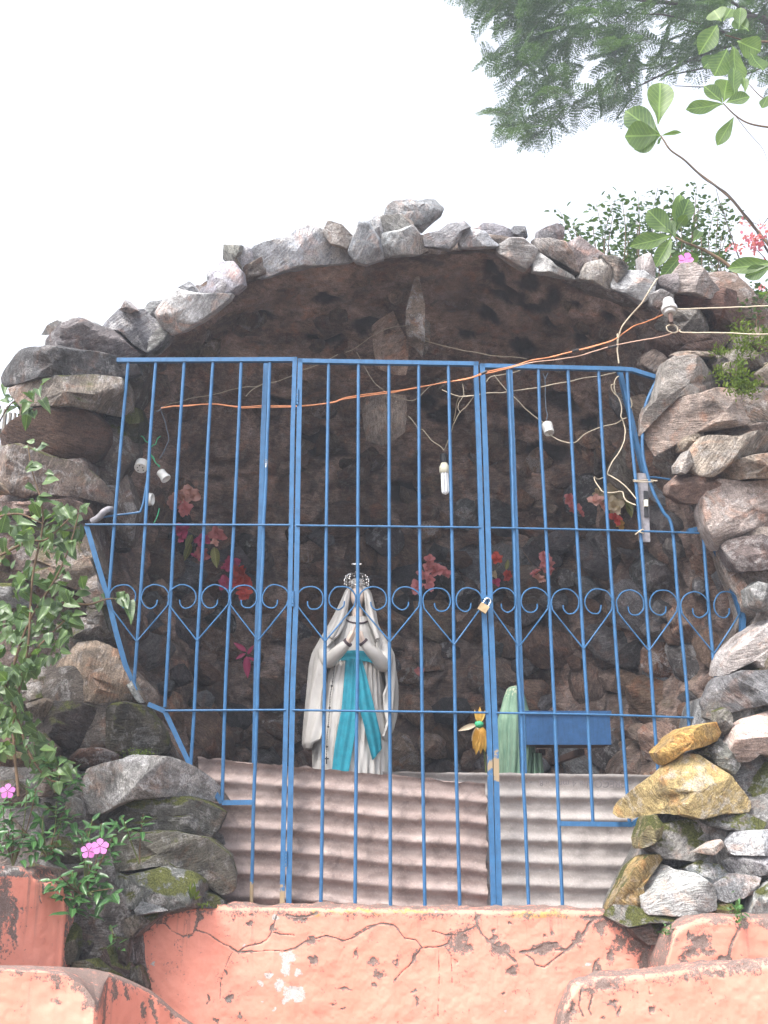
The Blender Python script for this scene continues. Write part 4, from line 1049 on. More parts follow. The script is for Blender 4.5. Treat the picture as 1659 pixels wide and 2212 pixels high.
main_top = [(284, 2076), (286, 2050), (292, 2030), (304, 2008), (316, 1995), (330, 1986), (352, 1970), (380, 1961), (430, 1958), (620, 1959), (830, 1963), (1050, 1965), (1250, 1966), (1310, 1968), (1345, 1980), (1390, 1992), (1420, 1998), (1500, 2002)]
wall_block('parapet_wall', main_top, 4.32, .75, .30, 1.7, 'cracked salmon plaster wall with flaking patches across the foot of the blue gate', cr, bl, pe, oc)
# broken salmon post at the far left
bpost = [(-60, 1886), (0, 1880), (20, 1876), (45, 1877), (62, 1884), (70, 1896), (82, 1900), (90, 1905), (97, 1906), (108, 1903), (120, 1905), (134, 1915), (138, 1930), (140, 1958), (149, 1972), (150, 1985), (147, 2010), (142, 2025)]
wall_block('broken_wall', bpost, 3.78, .9, .35, 2.0, 'broken salmon wall end standing among the leaves at the far left',
           [(zz('J', [(320, 290), (318, 360)]), 4), (zz('J', [(290, 380), (300, 440)]), 1)],
           bz('J', [(20, 420, 70, 160), (-10, 620, 40, 160), (110, 520, 14, 160), (-90, 500, 120, 400), (168, 480, 10, 12), (90, 720, 10, 14), (130, 230, 70, 30), (100, 650, 20, 120)]),
           bz('J', [(80, 210, 90, 40), (330, 330, 10, 30), (418, 360, 6, 26)]), (), tops=.1, Yr=4.1)
# curved low wall at the lower left
def low_left():
    front = [(-160, 2090, 3.3), (0, 2094, 3.3), (100, 2098, 3.3), (150, 2106, 3.3), (185, 2130, 3.29), (205, 2160, 3.27), (212, 2172, 3.28), (219, 2150, 3.42), (226, 2125, 3.58), (234, 2110, 3.68), (262, 2119, 3.76), (300, 2134, 3.85), (324, 2146, 3.90), (345, 2165, 3.92), (372, 2188, 3.96), (420, 2222, 4.0), (480, 2262, 4.05)]
    back = [(-160, 2084, 3.62), (0, 2086, 3.62), (60, 2086.5, 3.62), (100, 2087, 3.64), (132, 2088, 3.68), (170, 2091, 3.72), (190, 2092, 3.74), (205, 2094, 3.76), (218, 2097, 3.80), (234, 2101, 3.84), (264, 2112, 3.90), (302, 2130, 3.97), (327, 2142, 4.02), (350, 2160, 4.05), (378, 2184, 4.10), (426, 2218, 4.14), (486, 2258, 4.18)]
    A = np.array([P(*p) for p in front]); B = np.array([P(*p) for p in back])
    s = np.r_[0, np.cumsum(np.linalg.norm(np.diff(A, axis=0), axis=1))]
    n = 420
    u = np.linspace(0, s[-1], n)
    A = np.stack([np.interp(u, s, A[:, k]) for k in range(3)], 1); B = np.stack([np.interp(u, s, B[:, k]) for k in range(3)], 1)
    nb = 130
    rows = [B - [0, 0, .5], B] + [B * (1 - t) + A * t + np.array([0, 0, .006 * math.sin(t * 3.14)]) for t in (.25, .5, .75, .93)] + [A + [0, 0, -.004]]
    for k in range(nb):
        q = A.copy(); q[:, 2] = (A[:, 2] - .02) * (1 - k / (nb - 1)) + .55 * k / (nb - 1); rows.append(q)
    G = np.array(rows); nr = len(rows)
    V = G.transpose(1, 0, 2).reshape(-1, 3)
    tt = np.zeros((nr, n)); tt[:6] = .8; tt[6:9] = np.linspace(.4, .1, 3)[:, None]
    f = fields(V, [(zz('J', [(790, 1040), (780, 1200), (770, 1340)]), 4), (zz('J', [(930, 1050), (950, 1160)]), 5), (zz('J', [(850, 1000), (855, 1140)]), 8), (zz('J', [(1120, 1150), (1150, 1240), (1160, 1330)]), 8)],
               bz('J', [(640, 1020, 120, 60), (720, 1100, 70, 120), (700, 1170, 50, 60), (560, 960, 200, 36), (420, 1000, 26, 60), (520, 950, 120, 30), (420, 1165, 34, 18), (710, 1300, 12, 12), (1080, 1250, 16, 80), (1350, 1290, 44, 18), (150, 950, 60, 12)]), (), (), tt.T.reshape(-1))
    V[:, 1] -= .006 * fbm(V * 6, 3, 51) + .002 * fbm(V * 24, 3, 52)
    o = mk('curved_wall', V, [grid_faces(n, nr)], M['plaster'], None, True, 40, attrs=f)
    tag(o, 'pale salmon low wall with a mossy top curving into the lower left corner', 'low wall', kind='thing')
low_left()
wall_block('block_wall', [(1440, 2075), (1452, 2030), (1462, 2008), (1478, 1996), (1495, 1988), (1520, 1985), (1560, 1983), (1590, 1984), (1660, 1982), (1760, 1980)], 4.02, .8, .3, 2.0,
           'stained salmon wall piece below the white patched stones at the right', [(zz('I', [(1490, 290), (1450, 350), (1400, 450), (1390, 520), (1420, 580)]), 5)],
           bz('I', [(1130, 500, 60, 30), (1240, 490, 50, 26), (1130, 380, 26, 46), (1200, 430, 50, 50), (1320, 290, 90, 26), (1480, 300, 30, 30), (1240, 570, 40, 14), (1090, 560, 30, 60), (1330, 550, 50, 30), (1560, 560, 160, 14), (1640, 280, 60, 30)]), (), (), tops=.3)
wall_block('front_wall', [(1196, 2330), (1214, 2200), (1222, 2175), (1228, 2160), (1236, 2140), (1244, 2128), (1256, 2120), (1300, 2110), (1355, 2107), (1400, 2102), (1466, 2095), (1520, 2090), (1590, 2087), (1660, 2082), (1780, 2076)], 3.4, .5, .16, 2.2,
           'pale salmon low wall with a black spotted top edge in the lower right corner',
           [(zz('I', [(460, 790), (440, 880), (455, 920)]), 3), (zz('I', [(400, 720), (370, 850), (400, 930)]), 3), (zz('I', [(850, 660), (855, 780)]), 1), (zz('I', [(830, 820), (1000, 940)]), .6), (zz('I', [(1240, 690), (1300, 850)]), .6)],
           bz('I', [(540, 720, 100, 40), (640, 690, 40, 22), (600, 840, 30, 22), (640, 905, 20, 26), (860, 870, 14, 18), (860, 780, 12, 10), (655, 878, 12, 10), (540, 940, 16, 10), (280, 950, 60, 60), (330, 870, 24, 60),
                    (1100, 650, 50, 14), (1300, 630, 120, 20), (1480, 600, 120, 14), (1100, 670, 16, 18), (775, 760, 10, 8)]), (), (), tops=.35)
# ------------------------------------------------------------------ fibre-cement sheets behind the bars
def corrugated(name, quad, Yf, pitch, amp, mat, label, rag=0.0, nu=240, nv=260, sagf=None):
    """quad: px corners tl, tr, br, bl; Yf(px)->depth ; ridges run along the width"""
    u = np.linspace(0, 1, nu); v = np.linspace(0, 1, nv)
    c = [P(x, y, Yf(x)) for x, y in quad]
    A = c[0][None, None] * (1 - u)[:, None, None] * (1 - v)[None, :, None] + c[1][None, None] * u[:, None, None] * (1 - v)[None, :, None] \
        + c[2][None, None] * u[:, None, None] * v[None, :, None] + c[3][None, None] * (1 - u)[:, None, None] * v[None, :, None]
    H = np.linalg.norm(c[3] - c[0]) * (1 - u) + np.linalg.norm(c[2] - c[1]) * u
    ph = (v[None, :] * H[:, None]) / pitch
    ph = ph + .10 * vn(np.stack([np.repeat(u[:, None], nv, 1).ravel() * 3, np.repeat(v[None], nu, 0).ravel() * 3, np.zeros(nu * nv)], 1), 67).reshape(nu, nv)
    if sagf is not None: ph = ph + sagf(u)[:, None]
    wv = np.cos(2 * math.pi * ph)
    wv = wv + .26 * np.cos(4 * math.pi * ph)
    am_ = amp * (1 + .25 * vn(np.stack([np.repeat(u[:, None], nv, 1).ravel() * 5, np.repeat(v[None], nu, 0).ravel() * 4, np.zeros(nu * nv)], 1), 66).reshape(nu, nv))
    A[:, :, 1] -= am_ * wv
    flat = A.reshape(-1, 3)
    nz = .004 * fbm(flat * 14, 3, 61)
    flat[:, 1] += nz
    if rag:
        # nibbled edges
        A = flat.reshape(nu, nv, 3)
        A[:, 0, 2] += rag * fbm(np.stack([u * 30, u * 0, u * 0], 1), 3, 62)
        A[0, :, 0] += rag * 2.2 * fbm(np.stack([v * 16, v * 0, v * 0 + 4], 1), 3, 63)
        A[-1, :, 0] += rag * fbm(np.stack([v * 16, v * 0, v * 0 + 8], 1), 3, 64)
        flat = A.reshape(-1, 3)
    back = flat + [0, .008, 0]
    F = grid_faces(nu, nv)
    N = len(flat)
    ed = np.concatenate([np.arange(nv), np.arange(1, nu) * nv + nv - 1, (nu - 1) * nv + np.arange(nv - 2, -1, -1), np.arange(nu - 2, 0, -1) * nv])
    e2 = np.roll(ed, -1)
    side = np.stack([ed, e2, e2 + N, ed + N], 1)
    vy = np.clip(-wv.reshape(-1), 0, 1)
    o = mk(name, np.concatenate([flat, back]), [F, F[:, ::-1] + N, side], mat, None, True, 60, attrs={'valley': np.r_[vy, vy]})
    tag(o, label, 'corrugated sheet', kind='thing')
    return o
gp = lambda off: (lambda x: PG(x, 1800, off)[1])
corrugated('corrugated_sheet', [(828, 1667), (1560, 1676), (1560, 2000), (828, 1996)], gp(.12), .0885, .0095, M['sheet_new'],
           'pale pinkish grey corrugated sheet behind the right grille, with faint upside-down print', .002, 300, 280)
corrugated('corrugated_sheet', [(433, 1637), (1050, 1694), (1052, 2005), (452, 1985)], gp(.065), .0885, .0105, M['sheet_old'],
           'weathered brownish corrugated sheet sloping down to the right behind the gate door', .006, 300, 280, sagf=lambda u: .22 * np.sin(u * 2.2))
sheet_new = bpy.data.objects['corrugated_sheet']
# the faint print, standing on its head along the first ridge
def text(body, at, size, rot, mat, parent, name='printed_mark'):
    cu = bpy.data.curves.new(name, 'FONT'); cu.body = body; cu.size = size; cu.extrude = .0004
    cu.align_x = 'CENTER'; cu.align_y = 'CENTER'
    cu.materials.append(mat)
    to = bpy.data.objects.new(name, cu); COL.objects.link(to)
    dg = bpy.context.evaluated_depsgraph_get(); dg.update()
    me = bpy.data.meshes.new_from_object(to.evaluated_get(dg)); bpy.data.objects.remove(to); bpy.data.curves.remove(cu)
    me.name = name; me.materials.clear(); me.materials.append(mat)
    o = bpy.data.objects.new(name, me); COL.objects.link(o)
    o.parent = parent; o.location = Vector(np.array(at) - WL[parent.name]); o.rotation_euler = rot
    return o
for s_, x_, sz in (('PRECON', 1309, .042), ('\u00bb', 1256, .035), ('4 mm', 1223, .037), ('\u00ab 8', 1176, .032), ('- - ~', 1136, .028)):
    a = P(x_, 1692 + (x_ - 1225) * .012, PG(x_, 1692, .12)[1] - .0105)
    text(s_, a, sz, (math.pi / 2 - .18, math.pi, 0), M['ink'], sheet_new)

# ------------------------------------------------------------------ the grille: two fixed panels and the gate door between them
NRM = np.array([GS, -1, 0]); NRM /= np.linalg.norm(NRM)
PXM = 4.5 / FPX
def prim(V, fn):
    x, y = proj(V); return fn(x, y)
noprimer = lambda x, y: np.zeros(len(x))
def bar_geo(pts, w, d, off, kind='box'):
    m = MB()
    if kind == 'tube' and len(pts) > 3: pts = [pts[0]] + [(x + random.uniform(-.7, .7), y) for x, y in pts[1:-1]] + [pts[-1]]
    W = [PG(x, y, off) for x, y in pts]
    if kind == 'box':
        for a, b in zip(W[:-1], W[1:]): m.box(a, b, w, d, NRM)
    else:
        m.tube(W if len(W) < 3 else spline(W, 6), w / 2, 8)
    return m
def piece(name, pts, wpx, dep, parent, off=0.0, kind='box', primer=noprimer, mat=None):
    # subdivide long bars so that wear can follow them
    q = [pts[0]]
    for a, b in zip(pts[:-1], pts[1:]):
        L = math.hypot(b[0] - a[0], b[1] - a[1]); n = max(1, int(L / 40)) if primer is not noprimer else 1
        for k in range(1, n + 1): q.append((a[0] + (b[0] - a[0]) * k / n, a[1] + (b[1] - a[1]) * k / n))
    m = bar_geo(q, wpx * PXM, dep, off, kind)
    V = np.concatenate(m.V)
    return m.make(name, mat or M['blue'], parent, attrs={'primer': prim(V, primer)}, sharp=35)
low = lambda y0: (lambda x, y: np.clip((y - y0) / 25, 0, 1))
lg = empty('fixed_grille', PG(400, 1960), 'blue barred fixed panel left of the gate door, its lower edge stepping round the stones', 'grille', 'fixed blue grilles')
gd = empty('gate_door', PG(840, 1960), 'blue barred gate door in the middle between two double stiles, padlocked at its right', 'gate')
rg_ = empty('fixed_grille', PG(1300, 1960), 'blue barred fixed panel right of the gate door with a bowed bar by the rocks', 'grille', 'fixed blue grilles')
BW, FW, HR = 7.6, 11, 4.2
# left panel
piece('rail', [(253, 779), (642, 777.5)], 10, .022, lg)
for pts in ([(277, 784), (263, 937), (247, 1132), (235, 1288)], [(336.5, 784), (325, 937), (314, 1132), (297, 1380), (289, 1484)],
            [(398, 784), (388, 937), (376, 1132), (365, 1377), (356, 1528)], [(460, 784), (451, 937), (441, 1132), (427, 1377), (419.5, 1535), (412, 1652)],
            [(521, 784), (515, 937), (505, 1132), (492, 1377), (485.5, 1535), (480, 1728)]):
    piece('bar', pts, BW, .014, lg, 0, 'tube')
piece('bar', [(583, 784), (578, 937), (570, 1132), (560, 1400), (554, 1560), (548, 1730), (543, 1962)], BW, .014, lg, 0, 'tube', low(1895))
piece('post', [(575, 778), (568.5, 937), (563, 1132), (555, 1400), (550, 1650), (545, 1962)], 11, .03, lg, .10)
piece('stile', [(637, 773), (632, 937), (626.5, 1290), (619, 1490), (613, 1760), (609.5, 1962)], 10, .022, lg, 0, 'box', lambda x, y: np.clip((y - 1905) / 30, 0, 1))
piece('rail', [(184, 1133), (626, 1134)], 4.6, .012, lg, -.012, 'tube')
piece('rail', [(356, 1535), (617, 1533.5)], 4.6, .012, lg, -.012, 'tube')
piece('edge_strip', [(187, 1136), (204, 1195), (233, 1292), (252, 1370), (270, 1434), (292, 1492)], 11, .006, lg, -.004)
piece('edge_strip', [(320, 1521), (356, 1536), (385, 1598), (412, 1656), (440, 1690), (459, 1704), (479, 1734), (547, 1733)], 10, .008, lg, -.004)
# door
piece('rail', [(643.5, 780.5), (1033, 787)], 10, .022, gd)
piece('stile', [(648.5, 776), (644.5, 1000), (640, 1290), (632.5, 1490), (628, 1700), (623.5, 1964)], 11, .022, gd)
piece('stile', [(1027, 783), (1033.5, 950), (1042, 1230), (1050, 1437), (1057, 1600), (1060, 1750), (1066, 1964)], 10.5, .022, gd, 0, 'box', lambda x, y: np.clip(.7 - np.abs(y - 1650) / 60, 0, 1))
for a, b, c, d, e in ((710, 705, 701, 697.5, 693), (774.5, 773, 772.5, 770, 767), (840, 840.5, 842, 842.5, 843.5), (904.5, 907, 911, 913.5, 918), (968.5, 976, 982, 985.5, 993.5)):
    piece('bar', [(a, 785), (b, 1137), (c, 1437), (d, 1640), (e, 1964)], BW, .014, gd, 0, 'tube')
piece('rail', [(640, 1135), (1038, 1139.5)], 4.6, .012, gd, -.012, 'tube')
piece('rail', [(632, 1534), (1054, 1539.5)], 4.6, .012, gd, -.012, 'tube')
# right panel
piece('rail', [(1036.5, 791), (1340, 798), (1366, 800), (1424, 818)], 10, .022, rg_)
piece('stile', [(1041.5, 787), (1049, 1000), (1058, 1290), (1064, 1437), (1070.5, 1620), (1078, 1964)], 11.5, .022, rg_, 0, 'box', lambda x, y: np.clip(1.05 - np.abs(y - 1660) / 55, 0, 1))
piece('post', [(1100, 795), (1106, 960), (1112, 1137), (1122, 1437), (1127, 1560), (1131, 1680), (1134, 1760)], 13, .03, rg_, .155)
piece('bar', [(1098.5, 792), (1105, 950), (1110, 1137), (1119, 1437), (1125.5, 1540), (1134.5, 1770), (1142.5, 1964)], BW, .014, rg_, 0, 'tube', lambda x, y: np.clip((y - 1960) / 30, 0, 1))
for pts in ([(1163, 794), (1168, 937), (1179, 1137), (1193.5, 1437), (1198, 1540), (1207, 1770), (1215.5, 1964)],
            [(1226.5, 795), (1234, 937), (1245.5, 1137), (1263.5, 1437), (1269.5, 1540), (1281, 1776)],
            [(1293, 797), (1300.5, 937), (1313, 1137), (1334, 1437), (1342.5, 1540), (1359.5, 1776)],
            [(1354, 800), (1363, 937), (1383, 1137), (1406, 1437), (1412, 1540), (1423.5, 1690)],
            [(1420, 818), (1396, 872), (1389, 925), (1387.5, 960), (1393, 1002), (1410, 1060), (1432, 1105), (1452, 1142), (1465, 1290), (1479, 1437), (1484, 1500), (1488.5, 1572)],
            [(1519, 1152), (1529, 1290), (1540, 1420), (1546.5, 1467)]):
    piece('bar', pts, BW, .014, rg_, 0, 'tube')
piece('post', [(1338, 800), (1352, 860), (1366, 915), (1374, 955), (1389, 1018), (1398, 1034)], 9, .03, rg_, .05)
piece('tie_bar', [(1392, 1030), (1420, 1032), (1448, 1036)], 5, .012, rg_, .05, 'tube')
piece('rail', [(1061, 1140), (1300, 1145), (1522, 1152)], 4.6, .012, rg_, -.012, 'tube')
piece('rail', [(1072, 1540), (1300, 1544), (1512, 1551)], 4.6, .012, rg_, -.012, 'tube')
piece('edge_strip', [(1486, 1148), (1505, 1144), (1521, 1150), (1548, 1190), (1571, 1238), (1592, 1296), (1604, 1335), (1603, 1372)], 10, .03, rg_, .012)
piece('edge_strip', [(1208, 1779), (1366, 1781), (1384, 1768)], 10, .012, rg_, -.004)
piece('edge_strip', [(1510, 1552), (1524, 1538)], 9, .012, rg_, .0)
# tie rod of the left panel going into the rock
piece('tie_rod', [(323, 1000), (312, 1075), (305, 1101), (297, 1107), (250, 1113), (205, 1120)], 5, .012, lg, .04, 'tube')
m = MB(); m.tube(spline([PG(198, 1127, .04), PG(214, 1117, .03), PG(224, 1106, .02), PG(236, 1100, .03), PG(244, 1103, .1)], 6), .014, 10)
m.make('cement_lug', M['grey_board'], left_wall, sharp=60)

# hearts of thin rod
HALF = [(0, 93), (58, 22), (64, 10), (66, -4), (62, -15), (54, -23), (44, -27.5), (33, -28.5), (22, -26), (13, -19), (7.5, -9), (6.5, 2), (10, 12), (18, 19.5), (27, 22), (34, 20), (39.5, 14), (41, 4)]
def heart(cx, cy, tipx, tipy, parent, wl=1.0, wr=1.0):
    m = MB()
    for sgn, wd in ((-1, wl), (1, wr)):
        pts = []
        for k, (hx, hy) in enumerate(HALF):
            f = (hy + 28.5) / (93 + 28.5)
            x = cx + (tipx - cx) * f + sgn * hx * wd; y = cy + hy * (tipy - cy) / 93.0
            pts.append((x + random.uniform(-.7, .7) * (0 < k < 17), y + random.uniform(-.7, .7) * (0 < k < 17)))
        m.tube(spline([PG(a, b, -.006) for a, b in pts], 5)[5 * 0:], .0034, 6)
    V = np.concatenate(m.V)
    return m.make('heart_scroll', M['blue'], parent, attrs={'primer': np.zeros(len(V))}, sharp=60)
heart(300.5, 1292, 295, 1386, lg, .97, 1)
heart(430.5, 1292, 425.5, 1384, lg)
heart(562, 1292, 557.5, 1384, lg, .97, .95)
heart(705, 1295, 702, 1386, gd, .97, .97)
heart(841.5, 1296, 842.5, 1386, gd)
heart(979, 1299, 981, 1393, gd, 1, .93)
heart(1119, 1300, 1121.5, 1397, rg_, .9, 1)
heart(1256, 1303, 1261, 1402, rg_, 1, 1)
heart(1396, 1306, 1402, 1406, rg_, 1, 1)
heart(1535, 1310, 1543, 1412, rg_, 1, .93)
for y in (858, 1294, 1856):
    f = (y - 776) / 1190
    x = 643 - 27 * f + (2 if y < 1400 else 0)
    m = MB(); p = PG(x, y - 17, -.012); q = PG(x - .4, y + 17, -.012)
    for k in range(5):
        a, b = p + (q - p) * (k / 5), p + (q - p) * ((k + .88) / 5)
        m.tube([a, b], .006 if k % 2 else .0052, 10)
    m.make('hinge', M['blue'], gd, attrs={'primer': np.full(sum(len(v) for v in m.V), .3)})
# wire tie on the left post
m = MB()
for dy in (-4, 0, 4):
    m.tube(spline([PG(570, 999 + dy, -.012), PG(574, 997 + dy, -.016), PG(579, 999 + dy, -.012)], 4), .0016, 5)
m.tube([PG(575, 1000, -.014), PG(574.5, 1010, -.014)], .0022, 5)
o = m.make('wire_tie', M['steel'], None, sharp=60)
tag(o, 'small twisted wire tie round the double bar of the left panel', 'wire tie')

# padlock hanging in the hasp at the door's right stile
lc = PG(1044.5, 1313, -.034)
pk = empty('padlock', lc - [0, 0, .025], 'small brass padlock with a steel shackle joining the gate door to the right panel', 'padlock')
ax = P(1056, 1296, lc[1]) - P(1041, 1320, lc[1]); ax /= np.linalg.norm(ax)
sd_ = np.cross(ax, [0, 1, 0])
m = MB(); m.box(lc - ax * .018, lc + ax * .016, .040, .016, (0, -1, 0))
m.make('lock_body', M['brass'], pk)
m = MB(); r = .0125
tp = [lc + ax * .014 - sd_ * r, lc + ax * .034 - sd_ * r] + [lc + ax * (.034 + r * math.sin(a)) - sd_ * r * math.cos(a) for a in np.linspace(.3, 2.84, 7)] + [lc + ax * .034 + sd_ * r, lc + ax * .014 + sd_ * r]
m.tube(tp, .003, 8); m.make('shackle', M['steel'], pk)
m = MB(); m.box(PG(1040, 1290, -.014), PG(1064, 1292, -.014), .016, .006, NRM)
m.make('hasp', M['blue'], gd, attrs={'primer': np.zeros(8)})

# grey board with a switch, tied to the bars
sbp = empty('switch_board', PG(1388, 1170, .02), 'narrow grey board with a black strip and white switch tied to the right bars', 'switch board')
m = MB(); m.box(PG(1387, 1023, .022), PG(1392.5, 1171, .022), 24 * PXM, .012, NRM); m.make('board', M['grey_board'], sbp)
m = MB(); m.box(PG(1395, 1061, .012), PG(1396.5, 1117, .012), 9.5 * PXM, .008, NRM); m.make('switch_strip', M['black_plastic'], sbp)
m = MB(); m.box(PG(1395, 1080, .004), PG(1395.5, 1094, .004), 8 * PXM, .012, NRM); m.make('switch', M['cream_plastic'], sbp)
m = MB()
m.tube(spline([PG(1367, 1037, -.010), PG(1380, 1038, -.012), PG(1400, 1037, -.002), PG(1420, 1039, -.012)], 5), .0026, 6)
m.make('tie_string', M['wire_cream'], sbp, sharp=70)
m = MB()
m.tube(spline([PG(1368, 1040, -.010), PG(1382, 1041, -.012), PG(1412, 1041, -.012)], 5), .0022, 6)
m.make('tie_string', M['wire_cream'], sbp, sharp=70)
m = MB()
m.tube(spline([PG(1372, 1155, -.010), PG(1381, 1148, -.016), PG(1388, 1144, -.016), PG(1391, 1147, -.012)], 5), .0030, 6)
m.make('tie_string', M['wire_cream'], sbp, sharp=70)
m = MB()
m.tube(spline([PG(1376, 1146, -.012), PG(1384, 1150, -.018), PG(1390, 1152, -.012)], 5), .0026, 6)
m.make('tie_string', M['wire_cream'], sbp, sharp=70)

# ------------------------------------------------------------------ statue in white with a turquoise sash
SY = 5.25
def zrow(k, y, Y): return P(*Z(k, [(0, y)])[0], Y)[2]
def wx_(k, x, y, Y): return P(*Z(k, [(x, y)])[0], Y)[0]
st = empty('praying_statue', P(773, 1800, SY) - [0, 0, 0], 'white robed praying statue with a silver crown and turquoise sash, behind the gate door', 'statue')
sil = np.array([(330, 575, 735), (352, 562, 748), (400, 532, 785), (450, 512, 797), (500, 492, 808), (600, 445, 832), (700, 393, 850), (800, 335, 895), (900, 283, 955), (950, 255, 985), (1000, 235, 1008), (1100, 212, 1024), (1200, 200, 1030),
                (1300, 188, 1033), (1400, 178, 1031), (1500, 170, 1027), (1600, 163, 1017), (1690, 157, 1000), (1760, 150, 960), (1850, 142, 945), (2000, 226, 944), (2150, 238, 945), (2400, 230, 955), (2800, 220, 960)], float)
def prof(y):
    return np.interp(y, sil[:, 0], sil[:, 1]), np.interp(y, sil[:, 0], sil[:, 2])
# robe and body: upright folds
robe_w = np.array([(640, 515, 770), (700, 480, 790), (800, 430, 830), (900, 380, 880), (950, 400, 880), (1000, 430, 860), (1040, 430, 860), (1100, 390, 880), (1300, 330, 910), (1500, 300, 930), (1700, 270, 945), (1900, 245, 948), (2100, 240, 948), (2400, 235, 955), (2800, 225, 960)], float)
depth_r = np.array([(640, .055), (800, .10), (950, .105), (1050, .10), (1200, .115), (1600, .135), (2800, .16)])
def robe_c(y):
    a, b = np.interp(y, robe_w[:, 0], robe_w[:, 1]), np.interp(y, robe_w[:, 0], robe_w[:, 2])
    return a, b, np.interp(y, depth_r[:, 0], depth_r[:, 1])
nr_, nn_ = 150, 150
V = []
for y in np.linspace(640, 2800, nr_):
    a, b, d = robe_c(y)
    xl, xr = wx_('O', a, y, SY), wx_('O', b, y, SY)
    zc = zrow('O', y, SY)
    cx, hw = (xl + xr) / 2, (xr - xl) / 2
    t = np.linspace(0, 2 * math.pi, nn_, endpoint=False)
    am = np.interp(y, [640, 1000, 1080, 2000], [.002, .002, .006, .011])
    ple = am * (np.abs(np.sin(t * 15 + .35 * np.sin(y / 240))) ** .7 * 1.6 - .9) + am * .5 * np.sin(t * 34 + y / 150)
    V.append(np.stack([cx + (hw + ple) * np.cos(t), SY + (d + ple) * np.sin(t), np.full(nn_, zc)], 1))
V = np.array(V)
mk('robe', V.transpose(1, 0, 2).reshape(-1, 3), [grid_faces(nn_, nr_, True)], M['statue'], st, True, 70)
def front(xo, yo, lift=.0):
    """a point on the front of the robe under px (O zoom)"""
    a, b, d = robe_c(yo)
    cx, hw = (a + b) / 2, (b - a) / 2
    k = max(0.0, 1 - ((xo - cx) / (hw * 1.02)) ** 2)
    Y = SY - d * math.sqrt(k) - lift
    return P(*Z('O', [(xo, yo)])[0], Y)
def patch(name, left, right, mat, lift, nu=14, nv=50, fold=0.0, nf=3, thick=.006, parent=st, seed=0):
    left, right = np.array(left, float), np.array(right, float)
    v = np.linspace(0, 1, nv)
    def al(p):
        s = np.r_[0, np.cumsum(np.linalg.norm(np.diff(p, axis=0), axis=1))]; s /= s[-1]
        return np.stack([np.interp(v, s, p[:, 0]), np.interp(v, s, p[:, 1])], 1)
    Lp, Rp = al(left), al(right)
    G = []
    for i in range(nu):
        u = i / (nu - 1)
        for j in range(nv):
            q = Lp[j] * (1 - u) + Rp[j] * u
            fo = fold * math.sin(u * nf * math.pi * 2 + seed + v[j] * 1.5)
            G.append(front(q[0], q[1], lift + fo))
    G = np.array(G)
    B = G + [0, thick, 0]
    F = grid_faces(nu, nv)
    N = len(G)
    ed = np.concatenate([np.arange(nv), np.arange(1, nu) * nv + nv - 1, (nu - 1) * nv + np.arange(nv - 2, -1, -1), np.arange(nu - 2, 0, -1) * nv])
    e2 = np.roll(ed, -1)
    return mk(name, np.concatenate([G, B]), [F, F[:, ::-1] + N, np.stack([ed, e2, e2 + N, ed + N], 1)], mat, parent, True, 60)
patch('sash', [(478, 1040), (520, 975), (560, 952), (650, 948), (745, 960), (790, 1010), (850, 1090)], [(440, 1062), (500, 1046), (560, 1046), (650, 1052), (745, 1055), (800, 1072), (850, 1095)], M['sash'], .014, 8, 50, .002, 1)
patch('sash_tail', [(542, 1030), (530, 1200), (505, 1500), (468, 1700), (440, 1850), (410, 2110)], [(648, 1030), (665, 1200), (660, 1480), (640, 1700), (610, 1900), (572, 2120)], M['sash'], .024, 16, 60, .0035, 2.2)
patch('sash_tail', [(640, 1040), (655, 1250), (668, 1480), (715, 1650), (760, 1850), (800, 2005)], [(700, 1040), (740, 1180), (790, 1380), (835, 1560), (880, 1760), (890, 1890)], M['sash'], .030, 16, 60, .0035, 2.0, seed=1)
# mantle wrapping the back and the sides; its front edges hang free
edL = np.array([(330, 610), (360, 598), (400, 582), (500, 573), (640, 556), (760, 525), (850, 480), (920, 405), (1000, 338), (1100, 345), (1300, 335), (1400, 318), (1500, 310), (1650, 305), (1790, 318), (1850, 240), (1900, 232)], float)
edR = np.array([(330, 700), (360, 712), (400, 728), (500, 740), (640, 758), (760, 792), (850, 838), (920, 868), (1000, 902), (1100, 930), (1300, 955), (1400, 918), (1500, 930), (1650, 935), (1790, 895), (1850, 935), (1900, 940)], float)
nr_, nn_ = 130, 110
V, V2 = [], []
ys = np.linspace(332, 1895, nr_)
for y in ys:
    a, b = prof(y)
    xl, xr, zc = wx_('O', a, y, SY), wx_('O', b, y, SY), zrow('O', y, SY)
    cx, hw = (xl + xr) / 2, (xr - xl) / 2
    d = np.interp(y, [330, 450, 640, 900, 1100, 1900], [.055, .085, .10, .15, .165, .19])
    el, er = wx_('O', np.interp(y, edL[:, 0], edL[:, 1]), y, SY), wx_('O', np.interp(y, edR[:, 0], edR[:, 1]), y, SY)
    tl = math.acos(max(-1, min(1, (el - cx) / hw))); tr = math.acos(max(-1, min(1, (er - cx) / hw)))
    t = np.linspace(-tl, -2 * math.pi - tr + 2 * math.pi * 0 + 0, nn_) if False else np.linspace(2 * math.pi - tl, 0 - tr + 0.0, nn_)
    am = np.interp(y, [330, 600, 900, 1900], [.001, .004, .007, .012])
    ple = am * (np.sin(t * 9 + y / 260 + .8 * math.sin(y / 170)) + .5 * np.sin(t * 21 + y / 120))
    px = cx + (hw + ple) * np.cos(t); py = SY + (d + ple * 1.4) * np.sin(t)
    V.append(np.stack([px, py, np.full(nn_, zc)], 1))
    V2.append(np.stack([cx + (hw + ple - .012) * np.cos(t), SY + (d + ple * 1.4 - .012) * np.sin(t), np.full(nn_, zc)], 1))
V, V2 = np.array(V).transpose(1, 0, 2).reshape(-1, 3), np.array(V2).transpose(1, 0, 2).reshape(-1, 3)
